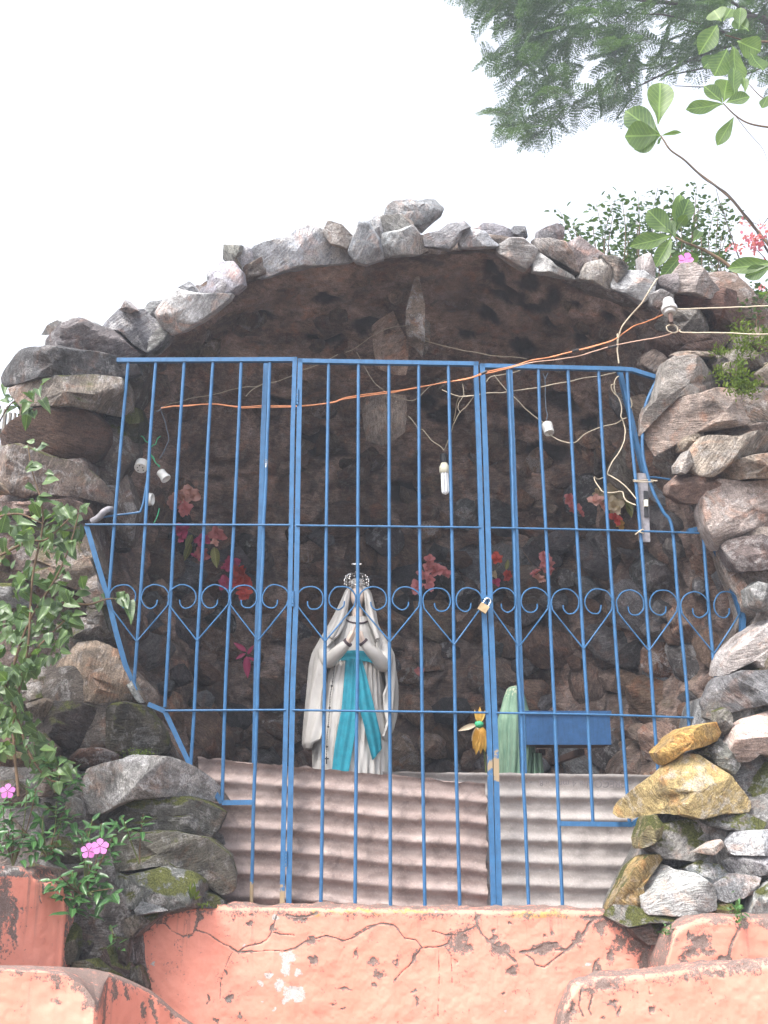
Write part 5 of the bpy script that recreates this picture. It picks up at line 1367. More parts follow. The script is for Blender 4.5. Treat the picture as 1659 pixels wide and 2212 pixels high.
# the hem dips in points
F = grid_faces(nn_, nr_); N = len(V)
ed = np.concatenate([np.arange(nr_), np.arange(1, nn_) * nr_ + nr_ - 1, (nn_ - 1) * nr_ + np.arange(nr_ - 2, -1, -1), np.arange(nn_ - 2, 0, -1) * nr_])
e2 = np.roll(ed, -1)
mantle = mk('mantle', np.concatenate([V, V2]), [F, F[:, ::-1] + N, np.stack([ed, e2, e2 + N, ed + N], 1)], M['statue'], st, True, 60)
# crown of the hood closing over the head
m = MB(); c = P(*Z('O', [(655, 372)])[0], SY + .02)
m.ball(c, (.050, .07, .062), 24, 12); m.make('hood', M['statue'], mantle, sharp=70)
# face and neck
fc = P(*Z('O', [(655, 445)])[0], SY - .035)
nu, nv = 40, 32
G = []
for i in range(nu):
    for j in range(nv):
        t = 2 * math.pi * i / nu; p = math.pi * j / (nv - 1)
        x, y, z = math.sin(p) * math.cos(t), math.sin(p) * math.sin(t), math.cos(p)
        hw = .036 * (1 - .22 * max(0, -z)); X = x * hw; Zz = z * .053; Yy = y * .040
        if y < 0:
            f = -y
            Yy -= .012 * math.exp(-(x / .16) ** 2 - ((z + .05) / .28) ** 2) * f          # nose
            Yy += .006 * (math.exp(-((abs(x) - .38) / .16) ** 2 - ((z - .12) / .12) ** 2)) * f   # eye hollows
            Yy -= .003 * math.exp(-((abs(x) - .38) / .14) ** 2 - ((z - .12) / .07) ** 2) * f
            Yy -= .004 * math.exp(-(x / .25) ** 2 - ((z + .42) / .07) ** 2) * f - .003 * math.exp(-(x / .28) ** 2 - ((z + .47) / .03) ** 2) * f
            Yy -= .005 * math.exp(-(x / .3) ** 2 - ((z + .78) / .15) ** 2) * f
        G.append(fc + [X, Yy, Zz])
mk('face', G, [grid_faces(nu, nv, True)], M['skin'], st, True, 70, attrs=None)
m = MB(); m.tube([fc + [0, .02, -.03], P(*Z('O', [(655, 640)])[0], SY - .03)], [.024, .032], 14); m.make('neck', M['skin'], st)
# veil falls beside the face to the shoulders
for s, pl in ((-1, [(560, 395), (540, 470), (525, 560), (500, 640), (455, 740), (400, 830)]), (1, [(745, 395), (770, 470), (782, 560), (795, 640), (820, 740), (850, 840)])):
    m = MB(); W = [P(*Z('O', [(a, b)])[0], SY - .06 - .015 * k) for k, (a, b) in enumerate(pl)]
    m.tube(spline(W, 5), np.interp(np.linspace(0, 1, len(spline(W, 5))), [0, .3, 1], [.010, .013, .012]), 12)
    m.make('veil_fold', M['statue'], st, sharp=80)
# neckline
m = MB(); m.tube(spline([front(a, b, .012) for a, b in ((548, 655), (580, 676), (650, 690), (710, 686), (752, 672))], 5), .004, 6); m.make('neckline', M['trim'], st)
# arms: sleeves from the shoulders to the elbows and up to the joined hands
def PO(a, b, Y): return P(*Z('O', [(a, b)])[0], Y)
for s, pts in ((-1, [(400, 900, SY - .04), (352, 970, SY - .08), (380, 1045, SY - .12), (450, 985, SY - .16), (520, 920, SY - .185), (562, 876, SY - .195)]),
               (1, [(880, 900, SY - .04), (925, 1000, SY - .08), (900, 1085, SY - .12), (840, 1010, SY - .16), (770, 940, SY - .185), (712, 872, SY - .195)])):
    m = MB(); W = spline([PO(*q) for q in pts], 6)
    m.tube(W, np.interp(np.linspace(0, 1, len(W)), [0, .25, .42, .7, 1], [.034, .037, .036, .030, .0205]), 18)
    sl = m.make('sleeve', M['statue'], st, sharp=80)
    e = PO(*pts[-1]); b = PO(*pts[-2]); dr = (e - b) / np.linalg.norm(e - b)
    m = MB(); m.tube([e - dr * .006, e + dr * .006], .0235, 16); m.make('cuff', M['trim'], sl)
    # palm and fingers
    hb = e + dr * .012
    tip = PO(648 - 9 * (-s) * -1 if False else (641 if s < 0 else 659), 706, SY - .215)
    kn = hb * .45 + tip * .55
    m = MB(); m.tube([hb - dr * .012, hb + (kn - hb) * .35, kn, kn + (tip - kn) * .08], [.013, .0155, .0135, .011], 12)
    for q, (dy, ln) in enumerate(((-.0095, .86), (-.0032, 1.0), (.0032, .95), (.0095, .78))):
        a = kn + [0, dy, -.004]; t2 = kn + (tip - kn) * ln + [0, dy * .8, 0]
        m.tube([a, a * .5 + t2 * .5 + [s * .0015, 0, 0], t2], [.0042, .004, .0028], 8)
    th = hb + [0, -.014, .006]
    m.tube([th, th + (kn - hb) * .45 + [-s * .004, -.006, 0], th + (kn - hb) * .85 + [-s * .006, -.006, 0]], [.005, .0046, .003], 8)
    m.make('hand', M['skin'], st, sharp=80)
# silver crown with a cross
cc = PO(648, 345, SY - .005)
cr_ = empty('x', cc); bpy.data.objects.remove(cr_)
m = MB()
for k in range(24):
    a0, a1_ = 2 * math.pi * k / 24, 2 * math.pi * (k + 1) / 24
    m.tube([cc + [.050 * math.cos(a0), .05 * math.sin(a0), 0], cc + [.050 * math.cos(a1_), .05 * math.sin(a1_), 0]], .0045, 6)
    m.tube([cc + [.053 * math.cos(a0), .053 * math.sin(a0), .014], cc + [.053 * math.cos(a1_), .053 * math.sin(a1_), .014]], .0025, 6)
for k in range(8):
    a0 = 2 * math.pi * k / 8 + .2
    pts = [cc + np.array([math.cos(a0) * r_, math.sin(a0) * r_, h_]) for r_, h_ in ((.050, 0), (.060, .022), (.060, .040), (.045, .060), (.022, .070), (.004, .066))]
    m.tube(spline(pts, 4), .0034, 6)
    for r_, h_ in ((.061, .012), (.061, .030), (.054, .052)):
        m.ball(cc + np.array([math.cos(a0) * r_, math.sin(a0) * r_, h_]), .0065, 8, 6)
        m.ball(cc + np.array([math.cos(a0 + .39) * r_ * .98, math.sin(a0 + .39) * r_ * .98, h_ - .008]), .0048, 8, 6)
m.ball(cc + [0, 0, .074], .010, 10, 8)
crown = m.make('crown', M['silver'], st, sharp=60)
m = MB(); cz = cc + [0, 0, .084]
m.box(cz, cz + [0, 0, .052], .007, .005); m.box(cz + [-.022, 0, .033], cz + [.022, 0, .033], .007, .0052)
for d_ in ((-.022, 0, .033), (.022, 0, .033), (0, 0, .053)): m.ball(cz + np.array(d_), .006, 8, 6)
m.make('crown_cross', M['silver'], crown)
# plinth under the figure, hidden by the sheets but carrying it
m = MB(); b0 = P(773, 1880, SY); bz0 = zrow('O', 2800, SY)
m.box([b0[0], SY, .0], [b0[0], SY, bz0], .42, .36); o = m.make('plinth', M['ground'], None); tag(o, 'low rough plinth under the white statue behind the sheets', 'plinth')
# rosary on the left
rs = empty('rosary', front(330, 1900, .03), 'dark bead rosary hanging down the left side of the white statue', 'rosary')
for pl, big in (([(330, 1060), (318, 1150), (308, 1270), (305, 1400), (310, 1520), (318, 1640), (316, 1700)], (3,)), ([(440, 1075), (430, 1160), (412, 1290), (398, 1370), (390, 1500), (384, 1600), (376, 1680), (370, 1740), (364, 1870), (360, 1960)], (0, 3, 6, 8))):
    m = MB(); W = spline([front(a, b, .028) for a, b in pl], 14)
    L = np.r_[0, np.cumsum(np.linalg.norm(np.diff(W, axis=0), axis=1))]
    for s in np.arange(0, L[-1], .0078):
        q = np.array([np.interp(s, L, W[:, k]) for k in range(3)])
        m.ball(q, .0028, 6, 4)
    for k in range(0, len(pl), 2): m.ball(front(*pl[k], .028), .0056, 8, 6)
    m.tube(W, .0008, 4)
    m.make('bead_string', M['black_plastic'], rs)
m = MB(); q = front(360, 1965, .03); m.box(q, q - [0, 0, .034], .006, .004); m.box(q + [-.011, 0, -.010], q + [.011, 0, -.010], .006, .0042); m.make('rosary_cross', M['black_plastic'], rs)

# ------------------------------------------------------------------ green veiled figure at the right
GYY = 5.15
gs = empty('veiled_statue', P(1105, 1800, GYY), 'green veiled statue seen from behind, half hidden by the right double bar', 'statue')
gsil = np.array([(182, 425, 475), (190, 400, 498), (215, 370, 520), (300, 343, 545), (380, 325, 562), (440, 308, 582), (500, 292, 600), (600, 284, 612), (800, 288, 618), (1000, 296, 600), (1300, 290, 610)], float)
nr_, nn_ = 110, 90
V, wn_ = [], []
for y in np.linspace(182, 1300, nr_):
    a, b = np.interp(y, gsil[:, 0], gsil[:, 1]), np.interp(y, gsil[:, 0], gsil[:, 2])
    xl, xr, zc = wx_('Q', a, y, GYY), wx_('Q', b, y, GYY), zrow('Q', y, GYY)
    cx, hw = (xl + xr) / 2, (xr - xl) / 2
    t = np.linspace(0, 2 * math.pi, nn_, endpoint=False)
    am = np.interp(y, [182, 260, 500, 1000], [0, .002, .006, .011])
    ple = am * (np.sin(t * 7 + 1.2 + y / 500) + .55 * np.sin(t * 16 + y / 260))
    dd = hw * 1.15
    V.append(np.stack([cx + (hw + ple) * np.cos(t), GYY + (dd + ple) * np.sin(t), np.full(nn_, zc)], 1))
    wn_.append(np.clip(.62 - (y - 182) / 420, 0, 1) * np.ones(nn_) + .35 * np.clip(np.sin(t * 7 + 1.2 + y / 500) - .6, 0, 1))
V = np.array(V).transpose(1, 0, 2).reshape(-1, 3); wn_ = np.array(wn_).T.reshape(-1)
cap = np.arange(nn_) * nr_
mk('veil', V, [grid_faces(nn_, nr_, True), cap[None]], M['green_statue'], gs, True, 70, attrs={'worn': wn_})
def fold_sheet(name, quadpts, Y, parent, folds, amp):
    (a, b), (c, d) = quadpts
    G = []
    nu, nv = 30, 30
    for i in range(nu):
        for j in range(nv):
            u, v = i / (nu - 1), j / (nv - 1)
            x = (a[0] * (1 - u) + b[0] * u) * (1 - v) + (c[0] * (1 - u) + d[0] * u) * v
            y = (a[1] * (1 - u) + b[1] * u) * (1 - v) + (c[1] * (1 - u) + d[1] * u) * v
            G.append(P(*Z('Q', [(x, y)])[0], Y + amp * math.sin(u * folds * 6.28 + v)))
    G = np.array(G); B = G + [0, .03, 0]; F = grid_faces(nu, nv); N = len(G)
    ed = np.concatenate([np.arange(nv), np.arange(1, nu) * nv + nv - 1, (nu - 1) * nv + np.arange(nv - 2, -1, -1), np.arange(nu - 2, 0, -1) * nv]); e2 = np.roll(ed, -1)
    return mk(name, np.concatenate([G, B]), [F, F[:, ::-1] + N, np.stack([ed, e2, e2 + N, ed + N], 1)], M['green_statue'], parent, True, 60, attrs={'worn': np.full(2 * N, .25)})
fold_sheet('veil_hem', [[(540, 760), (600, 790)], [(555, 1120), (660, 1120)]], GYY - .02, gs, 1.5, .012)
fold_sheet('veil_hem', [[(600, 805), (700, 808)], [(610, 1120), (735, 1120)]], GYY - .05, gs, 2.2, .016)
m = MB(); m.box([P(1105, 1800, GYY)[0], GYY, 0], [P(1105, 1800, GYY)[0], GYY, zrow('Q', 1300, GYY)], .3, .3); o = m.make('plinth', M['ground'], None); tag(o, 'low rough plinth under the green statue behind the sheets', 'plinth')

# ------------------------------------------------------------------ blue collection box
BY = 5.0
bx0, bx1 = P(*Z('Q', [(553, 480)])[0], BY), P(*Z('Q', [(1352, 728)])[0], BY)
cb = empty('collection_box', [(bx0[0] + bx1[0]) / 2, BY + .1, bx1[2]], 'worn blue wooden box behind the right bars beside the green statue', 'box')
zt = P(*Z('Q', [(900, 445)])[0], BY)[2]
m = MB(); m.box([(bx0[0] + bx1[0]) / 2, BY + .012, bx1[2]], [(bx0[0] + bx1[0]) / 2, BY + .012, zt], bx1[0] - bx0[0], .024); m.make('front_board', M['box_blue'], cb)
for xx in (bx0[0] + .01, bx1[0] - .01):
    m = MB(); m.box([xx, BY + .125, bx1[2] + .002], [xx, BY + .125, zt - .002], .018, .20); m.make('side_board', M['box_blue'], cb)
m = MB(); m.box([bx0[0] + .004, BY + .13, bx1[2] + .006], [bx1[0] - .004, BY + .13, bx1[2] + .006], .012, .21, (0, -1, 0)); m.make('bottom_board', M['rusty_iron'], cb)
m = MB(); m.box([bx0[0] - .006, BY + .12, zt + .008], [bx1[0] + .006, BY + .12, zt + .008], .014, .26, (0, -1, 0)); m.make('lid', M['box_blue'], cb)
for xx in (bx0[0] + .1, bx1[0] - .1):
    m = MB(); m.box([xx, BY + .22, bx1[2] - .02], [xx, BY + 1.3, bx1[2] - .02], .03, .03, (0, 0, 1)); m.make('support_bar', M['rusty_iron'], cb)

# ------------------------------------------------------------------ lamp, sockets, insulator
LY = 4.95
lt = PO  # alias
def PT(a, b, Y): return P(*Z('T', [(a, b)])[0], Y)
lp = empty('lamp', PT(905, 2110, LY), 'white energy-saving lamp with four tubes hanging from wires behind the gate door', 'lamp')
ax = PT(912, 2100, LY) - PT(893, 1730, LY); ln = np.linalg.norm(ax); ax /= ln
p0 = PT(893, 1722, LY)
m = MB(); m.lathe(p0, ax, [(0, .006), (.005, .017), (.03, .018), (.048, .0175), (.05, .012)], 20); m.make('lamp_holder', M['black_plastic'], lp)
p1 = p0 + ax * .047
m = MB(); m.lathe(p1, ax, [(0, .012), (.004, .016), (.016, .021), (.020, .0245), (.046, .0250), (.050, .022), (.054, .020)], 24); m.make('lamp_base', M['cream_plastic'], lp)
p2 = p1 + ax * .053
s1 = np.cross(ax, [0, 1, 0]); s1 /= np.linalg.norm(s1); s2 = np.cross(ax, s1)
for a in (0, 1, 2):
    an = a * math.pi / 3 + .25
    dv = s1 * math.cos(an) + s2 * math.sin(an)
    m = MB(); r = .0135; h = ln - .047 - .053 - .012
    pts = [p2 + dv * r, p2 + dv * r + ax * h] + [p2 + dv * r * math.cos(q) + ax * (h + .012 * math.sin(q)) for q in (.6, 1.57, 2.54)] + [p2 - dv * r + ax * h, p2 - dv * r]
    m.tube(pts, .0058, 10); m.make('lamp_tube', M['tube_glass'], lp)
def socket(at, axis, r, L, label, holes=False, flare=1.0, mat='white_plastic'):
    axis = np.array(axis, float); axis /= np.linalg.norm(axis)
    o = empty('lamp_socket', at, label, 'socket', 'white lamp sockets on wires')
    m = MB(); m.lathe(at, axis, [(0, r * .8), (L * .08, r), (L * .45, r * 1.0), (L * .5, r * .93), (L * .9, r * .95 * flare), (L, r * .9 * flare), (L * .99, r * .72 * flare), (L * .7, r * .7)], 26)
    m.make('socket_body', M[mat], o)
    if holes:
        e = at + axis * (L * 1.0)
        b = np.cross(axis, [0, 0, 1]); b /= np.linalg.norm(b); c = np.cross(b, axis)
        m = MB(); m.lathe(e - axis * L * .12, axis, [(0, r * .86), (L * .14, r * .86)], 26); m.make('socket_face', M[mat], o)
        m = MB()
        for x, y in ((-.4, .15), (.4, .15), (.4, -.35), (-.4, -.35), (0, .5)): m.ball(e + b * r * x + c * r * y + axis * L * .03, r * .1, 8, 5)
        m.make('socket_hole', M['black_plastic'], o)
    return o
def PX_(a, b, Y): return P(*Z('X', [(a, b)])[0], Y)
SKY_ = 4.75
socket(PX_(312, 415, SKY_) + [0, .01, .010], (-.05, -.6, -.8), .031, .042, 'round white socket showing its contact holes between the two leftmost bars', True)
socket(PX_(475, 478, SKY_), (.62, -.15, -.76), .021, .052, 'white cup shaped socket on a twisted green wire near the left bars', False, 1.25)
socket(PX_(385, 725, SKY_) + [-.012, 0, 0], (.95, -.15, -.05), .030, .026, 'white socket seen edge on, lowest of the three by the left bars', False)
q = P(*Z('N', [(795, 600)])[0], 4.85)
socket(q, (.12, -.35, -.9), .026, .060, 'grey white socket hanging alone behind the right grille', False, 1.0)
ins = empty('insulator', P(*Z('V', [(530, 1650)])[0], 4.2), 'grey ribbed porcelain insulator on an iron pin under the arch stones', 'insulator')
ip = P(*Z('V', [(520, 1488)])[0], 4.2); ia = P(*Z('V', [(545, 1650)])[0], 4.17) - ip; il = np.linalg.norm(ia); ia /= il
m = MB(); m.lathe(ip, ia, [(0, .012), (il * .04, .021), (il * .22, .026), (il * .30, .0225), (il * .40, .026), (il * .62, .034), (il * .80, .0325), (il * .83, .024), (il * .97, .0225), (il, .019)], 28)
m.make('porcelain_body', M['porcelain'], ins, sharp=50)
m = MB(); e = ip + ia * il * .95; m.tube([e, e + ia * .05, P(*Z('V', [(560, 1770)])[0], 4.2)], [.010, .009, .008], 10); m.tube([ip, ip + [0, .25, .01]], .006, 8); m.make('iron_pin', M['rusty_iron'], ins)
# ------------------------------------------------------------------ wires
def wire(label, segs, mat, r=.0024, name='wire', n=7, cat='wire'):
    """segs: list of ([ (x,y,Y) ... ])"""
    o = None
    for k, pts in enumerate(segs):
        W = spline([P(*p) for p in pts], n)
        W[1:-1] += .0012 * np.stack([vn(W[1:-1] * 25 + 3 * k, 91 + j) for j in range(3)], 1)
        m = MB(); m.tube(W, r, 6)
        if len(segs) == 1:
            o = m.make(name, M[mat], None, sharp=80); tag(o, label, cat)
        else:
            if o is None: o = empty(name, P(*segs[0][0]), label, cat)
            m.make('strand', M[mat], o, sharp=80)
    return o
def zs(k, pts, Y, Y1=None):
    n = len(pts) - 1
    return [(*Z(k, [p])[0], (Y if Y1 is None else Y + (Y1 - Y) * i / n)) for i, p in enumerate(pts)]
G1, G2 = 4.44, 4.56
dl = [(348, 881, 4.62), (375, 877, 4.62), (400, 876, 4.6), (440, 873, 4.6), (468, 873, 4.6), (500, 877, 4.6), (530, 879, 4.6), (570, 876, 4.6), (600, 877, 4.58), (645, 877, 4.56), (690, 873, 4.56), (722, 868, 4.56), (742, 860, 4.56), (790, 852, 4.56), (850, 845, 4.56), (905, 836, 4.56), (960, 826, 4.54), (1010, 817, 4.5), (1045, 805, G1), (1075, 798, G1), (1105, 792, G1), (1145, 779, G1), (1190, 771, G1), (1240, 758, G1), (1280, 748, G1), (1325, 734, G1), (1352, 716, G1), (1370, 704, G1), (1400, 694, 4.36), (1432, 680, 4.2)]
wire('orange twin wire running from the left bars across the gate door up to the insulator', [dl, [(x, y + (3.2 if 4 < i < 22 else 1.2) * (.6 + .5 * math.sin(i * 1.1)), Y - .004) for i, (x, y, Y) in enumerate(dl[:-4])]], 'wire_orange', .0027)
wire('pinkish wire crossing just above the top rail of the right grille', [[(1100, 795, 4.44), (1150, 783, 4.42), (1200, 777, 4.42), (1250, 769, 4.42), (1290, 757, 4.42), (1320, 748, 4.42), (1370, 737, 4.4), (1420, 729, 4.36), (1463, 716, 4.2), (1469, 712, 4.2)]], 'wire_pink', .0026)
wire('cream wire looped at the iron pin and led off to the right edge', [zs('H', [(440, 600), (450, 635), (490, 655), (530, 655), (550, 640), (548, 605), (520, 582), (470, 582), (436, 600)], 4.18), [(1467, 714, 4.18), (1474, 718, 4.16), (1500, 718.5, 4.1), (1560, 719, 4.0), (1640, 722, 3.9), (1720, 720, 3.8)]], 'wire_cream', .0027)
wire('straight cream wire from the insulator to the right edge, the upper of two', [[(1460, 668, 4.18), (1520, 666, 4.1), (1600, 663, 3.95), (1659, 661, 3.85), (1740, 658, 3.7)]], 'wire_cream', .0027)
wire('thick cream wire dropping from the arch top to the upper corner of the right grille', [zs('N', [(1345, -100), (1346, -40), (1345, 30), (1352, 80), (1356, 130)], 4.46), [(1420, 602, 4.36), (1412, 612, 4.33), (1400, 632, 4.33), (1384, 658, 4.36), (1362, 682, 4.4), (1345, 704, 4.42), (1336, 728, 4.44), (1334, 752, 4.46)]], 'wire_cream', .0036)
wire('cream wire coiled down the right post towards the switch board', [zs('N', [(1380, 240), (1350, 235), (1325, 270), (1322, 320), (1330, 370), (1305, 340), (1300, 300), (1330, 292)], 4.6), zs('N', [(1330, 370), (1355, 400), (1375, 450), (1378, 500), (1372, 540), (1385, 560), (1415, 556)], 4.6), zs('N', [(1385, 560), (1398, 610), (1408, 660), (1405, 690), (1395, 740), (1360, 820), (1310, 890), (1280, 950), (1268, 990), (1300, 1010), (1350, 1040), (1400, 1080), (1450, 1135), (1490, 1185)], 4.62, 4.52), zs('N', [(1425, 380), (1450, 410), (1458, 450), (1448, 480)], 4.58)], 'wire_cream', .0030)
wire('loose cream wire passing over the pale pink flowers to the switch board', [zs('S', [(775, 455), (740, 470), (710, 468), (692, 455), (700, 490), (730, 540), (765, 580), (840, 585), (920, 576), (935, 620), (960, 655), (1000, 675), (1035, 688)], 4.8, 4.53)], 'wire_cream', .0032)
wire('cream wire stretched level behind the right bars below the top rail', [zs('N', [(-20, 335), (60, 370), (130, 388), (225, 380), (330, 362), (440, 358), (540, 345), (650, 330), (750, 315), (850, 292), (950, 275), (1050, 252), (1120, 240), (1200, 230), (1270, 215), (1330, 200)], 4.72)], 'wire_cream', .0027)
wire('cream wire sloping down to the hanging grey white socket', [zs('N', [(660, 168), (600, 178), (540, 200), (480, 212), (400, 226), (350, 240), (325, 275)], 4.8), zs('N', [(385, 222), (430, 280), (485, 340), (540, 392), (590, 440), (650, 500), (710, 550), (770, 590)], 4.85)], 'wire_cream', .0026)
wire('cream wire sagging from the grey white socket to the right post', [zs('N', [(812, 680), (850, 705), (900, 732), (950, 745), (1000, 750), (1030, 738), (1080, 690), (1130, 660), (1200, 632), (1270, 612), (1330, 598), (1380, 570)], 4.85, 4.62)], 'wire_cream', .0027)
wire('thin blue grey cord hanging down to the grey white socket', [zs('N', [(765, 210), (780, 250), (784, 330), (786, 400), (790, 480), (800, 530), (792, 570)], 4.9), zs('N', [(805, 205), (784, 250)], 4.9)], 'wire_grey', .0028)
wire('thin beige wire rising from the left bars to the ceiling stone', [zs('M', [(300, 470), (350, 445), (430, 430), (500, 405), (570, 392), (660, 380), (750, 358), (830, 335), (900, 320), (960, 312), (1030, 308), (1100, 285), (1180, 272), (1290, 232), (1380, 185), (1480, 150), (1560, 112), (1659, 62)], 4.9), zs('T', [(-10, 790), (60, 760), (120, 720), (220, 650), (320, 595), (420, 558), (545, 545)], 5.0), zs('M', [(945, 386), (975, 352), (1010, 325), (1060, 300)], 4.9)], 'wire_cream', .0018)
wire('thin beige wire from the hanging ceiling stone towards the right rail', [zs('N', [(-180, -55), (-60, -20), (60, 10), (150, 30), (230, 42), (350, 66), (450, 78), (540, 80), (640, 95)], 4.9)], 'wire_cream', .0019)
wire('thin drooping beige wire beneath the big ceiling stones', [zs('T', [(90, 785), (130, 860), (180, 950), (240, 1050), (300, 1110), (400, 1180), (470, 1205), (560, 1230), (620, 1232), (680, 1190), (760, 1110), (860, 1065), (960, 1030)], 5.0)], 'wire_cream', .0016)
wire('forked beige wires holding the energy-saving lamp', [zs('T', [(565, 1380), (600, 1410), (640, 1465), (665, 1500), (700, 1502), (740, 1550), (790, 1605), (840, 1640), (880, 1672), (893, 1695)], 5.0, LY), zs('T', [(900, 1695), (920, 1640), (950, 1570), (975, 1500), (985, 1450), (1040, 1350), (1100, 1290), (1150, 1225), (1180, 1190)], LY, 4.75), zs('T', [(988, 1420), (1005, 1340), (1015, 1260), (1035, 1210), (1075, 1192), (1180, 1188)], LY, 4.75), zs('T', [(1050, 1345), (1028, 1310), (1035, 1260), (1070, 1200), (1080, 1180), (1070, 1080)], 4.85)], 'wire_cream', .0021)
wire('twisted green wires above the cup shaped socket by the left bars', [zs('X', [(250, 95), (280, 155), (320, 170), (350, 212), (380, 225), (392, 262), (385, 320), (410, 360), (440, 400), (470, 440)], 4.72), zs('X', [(478, 165), (450, 190), (435, 235), (410, 245), (385, 275), (392, 325), (420, 355), (432, 395), (476, 432)], 4.715), zs('X', [(468, 805), (455, 860), (435, 910), (420, 935)], 4.75)], 'wire_green', .0024)
wire('blue grey flex curling down beside the second left bar', [zs('M', [(285, 500), (300, 540), (318, 590), (330, 640), (343, 690), (345, 730), (325, 775), (300, 830), (275, 870)], 4.75), zs('M', [(250, 505), (275, 495), (290, 470), (305, 475)], 4.62)], 'wire_grey', .0024)
for lab, (a, b, c, d) in (('short black tape wrap on the orange wire above the right top rail', (1236, 759, 1250, 755)), ('short black tape wrap where the wires cross under the insulator', (1393, 693, 1412, 690.5)),
                          ('short black tape wrap on the pinkish wire above the right top rail', (1314, 751, 1332, 747)), ('short black tape wrap on the orange wire at the door stile', (1040, 808, 1052, 802))):
    m = MB(); Yt = 4.41; m.tube([P(a, b, Yt), P(c, d, Yt)], .0058, 8); o = m.make('tape_wrap', M['black_plastic'], None); tag(o, lab, 'tape')

# ------------------------------------------------------------------ leaves
def leaf_mesh(name, mat, shape='oval', nl=7, fold=.25, curl=.3, w=.5):
    """unit leaf: base at 0, tip at +Y, width w"""
    t = np.linspace(0, 1, nl)
    if shape == 'oval': h = np.sin(math.pi * t ** .85) ** .8
    elif shape == 'heart': h = np.clip(np.sin(math.pi * np.clip(t, 0, 1) ** .55) ** .75, 0, 1) * (1 - .25 * t)
    elif shape == 'obovate': h = np.sin(math.pi * t ** 1.6) ** .75
    else: h = np.sin(math.pi * t) ** .6
    h[0] = .02; h[-1] = .0
    V = []
    for i in range(nl):
        z = -curl * t[i] ** 2 + .03 * math.sin(t[i] * 9)
        for s in (-1, -.5, 0, .5, 1):
            V.append((s * h[i] * w / 2, t[i], z + abs(s) * h[i] * w / 2 * fold * 2 + .012 * math.sin(t[i] * 14 + s)))
    V = np.array(V)
    me = build_mesh(name, V, [grid_faces(nl, 5)], True)
    me.materials.append(M[mat]); return me
def look(d, up=(0, 0, 1)):
    y = np.array(d, float); y /= np.linalg.norm(y)
    u = np.array(up, float); z = u - y * u.dot(y)
    if np.linalg.norm(z) < 1e-3: z = np.array([1, 0, 0]) - y * y[0]
    z /= np.linalg.norm(z); x = np.cross(y, z)
    return Matrix(np.stack([x, y, z], 1).tolist()).to_euler()
def rdir(base, sp):
    v = np.array(base, float) + rng.normal(size=3) * sp
    return v / np.linalg.norm(v)
def stem(name, pts, r0, r1, mat, parent, n=6):
    W = spline(pts, n); m = MB(); m.tube(W, np.linspace(r0, r1, len(W)), 6); return m.make(name, M[mat], parent, sharp=80)

vl = [leaf_mesh('leaf', 'vine_leaf', 'heart', 8, f_, c_, w_) for f_, c_, w_ in ((.2, .25, .68), (.35, .4, .6), (.1, .15, .75), (.3, -.1, .62))]
vine = empty('leafy_shrub', P(20, 1700, 4.1), 'green shrub with heart shaped leaves spreading over the left stones and reaching the blue grille', 'shrub')
vine_stems = [([(40, 1720), (30, 1560), (60, 1400), (70, 1250), (92, 1140), (88, 1080), (70, 1020), (60, 960)], 4.0), ([(10, 1500), (60, 1350), (120, 1250), (150, 1180), (170, 1110)], 4.02),
              ([(100, 1310), (150, 1302), (190, 1306), (232, 1294), (262, 1296)], 4.1), ([(0, 1200), (60, 1170), (100, 1165), (150, 1120)], 3.98), ([(0, 1450), (40, 1560), (60, 1620), (100, 1680), (140, 1690)], 4.0),
              ([(-20, 1120), (40, 1110), (90, 1130)], 4.0), ([(60, 1420), (100, 1380), (140, 1340)], 4.0)]
for pl, Y in vine_stems:
    stem('stem', [P(a, b, Y + .02 * math.sin(k * 2.1)) for k, (a, b) in enumerate(pl)], .006, .0022, 'stem_brown', vine)
nleaf = 0
def vleaf(x, y, Y, size, base=(0, -.3, -.5), sp=.55, up=(0, -.9, .5)):
    global nleaf
    if nleaf >= 292: return
    nleaf += 1
    inst('leaf', random.choice(vl), P(x, y, Y), look(rdir(base, sp), rdir(up, .35)), size * random.uniform(.55, 1.12), vine)
for x, y, s in ((75, 955, .05), (88, 960, .055), (70, 970, .04), (100, 962, .06), (62, 965, .035), (90, 1003, .075), (75, 1000, .05), (100, 1020, .07), (60, 1010, .045), (95, 1040, .07), (55, 1048, .05), (85, 1070, .06), (78, 1085, .06)):
    vleaf(x, y, 3.98, s, (random.choice([-1, 1]) * .8, -.3, -.2), .3)
for x, y, s in ((258, 1278, .07), (262, 1288, .085), (268, 1300, .10), (215, 1296, .085), (222, 1282, .05), (248, 1292, .05), (272, 1284, .05), (206, 1290, .05)):
    vleaf(x, y, 4.12, s, (.3, -.4, -.9), .3)
regs = [([(0, 1090), (60, 1075), (130, 1090), (185, 1080), (190, 1130), (170, 1190), (180, 1280), (150, 1330), (60, 1300), (0, 1240)], 88, .072, 3.92, 4.14), ([(0, 1290), (60, 1310), (130, 1290), (180, 1330), (150, 1370), (140, 1420), (100, 1440), (0, 1480)], 90, .072, 3.90, 4.14),
        ([(0, 1440), (70, 1430), (60, 1500), (50, 1560), (0, 1600)], 42, .060, 3.92, 4.12), ([(0, 1560), (70, 1530), (130, 1620), (170, 1660), (110, 1700), (60, 1640), (0, 1620)], 40, .055, 3.95, 4.1)]
for poly, n, s, ya, yb in regs:
    k = 0
    xs_, ys_ = [p[0] for p in poly], [p[1] for p in poly]
    while k < n:
        x, y = random.uniform(min(xs_) - 10, max(xs_)), random.uniform(min(ys_), max(ys_))
        if not inside(max(x, 1), y, poly): continue
        k += 1
        vleaf(x, y, random.uniform(ya, yb), s)

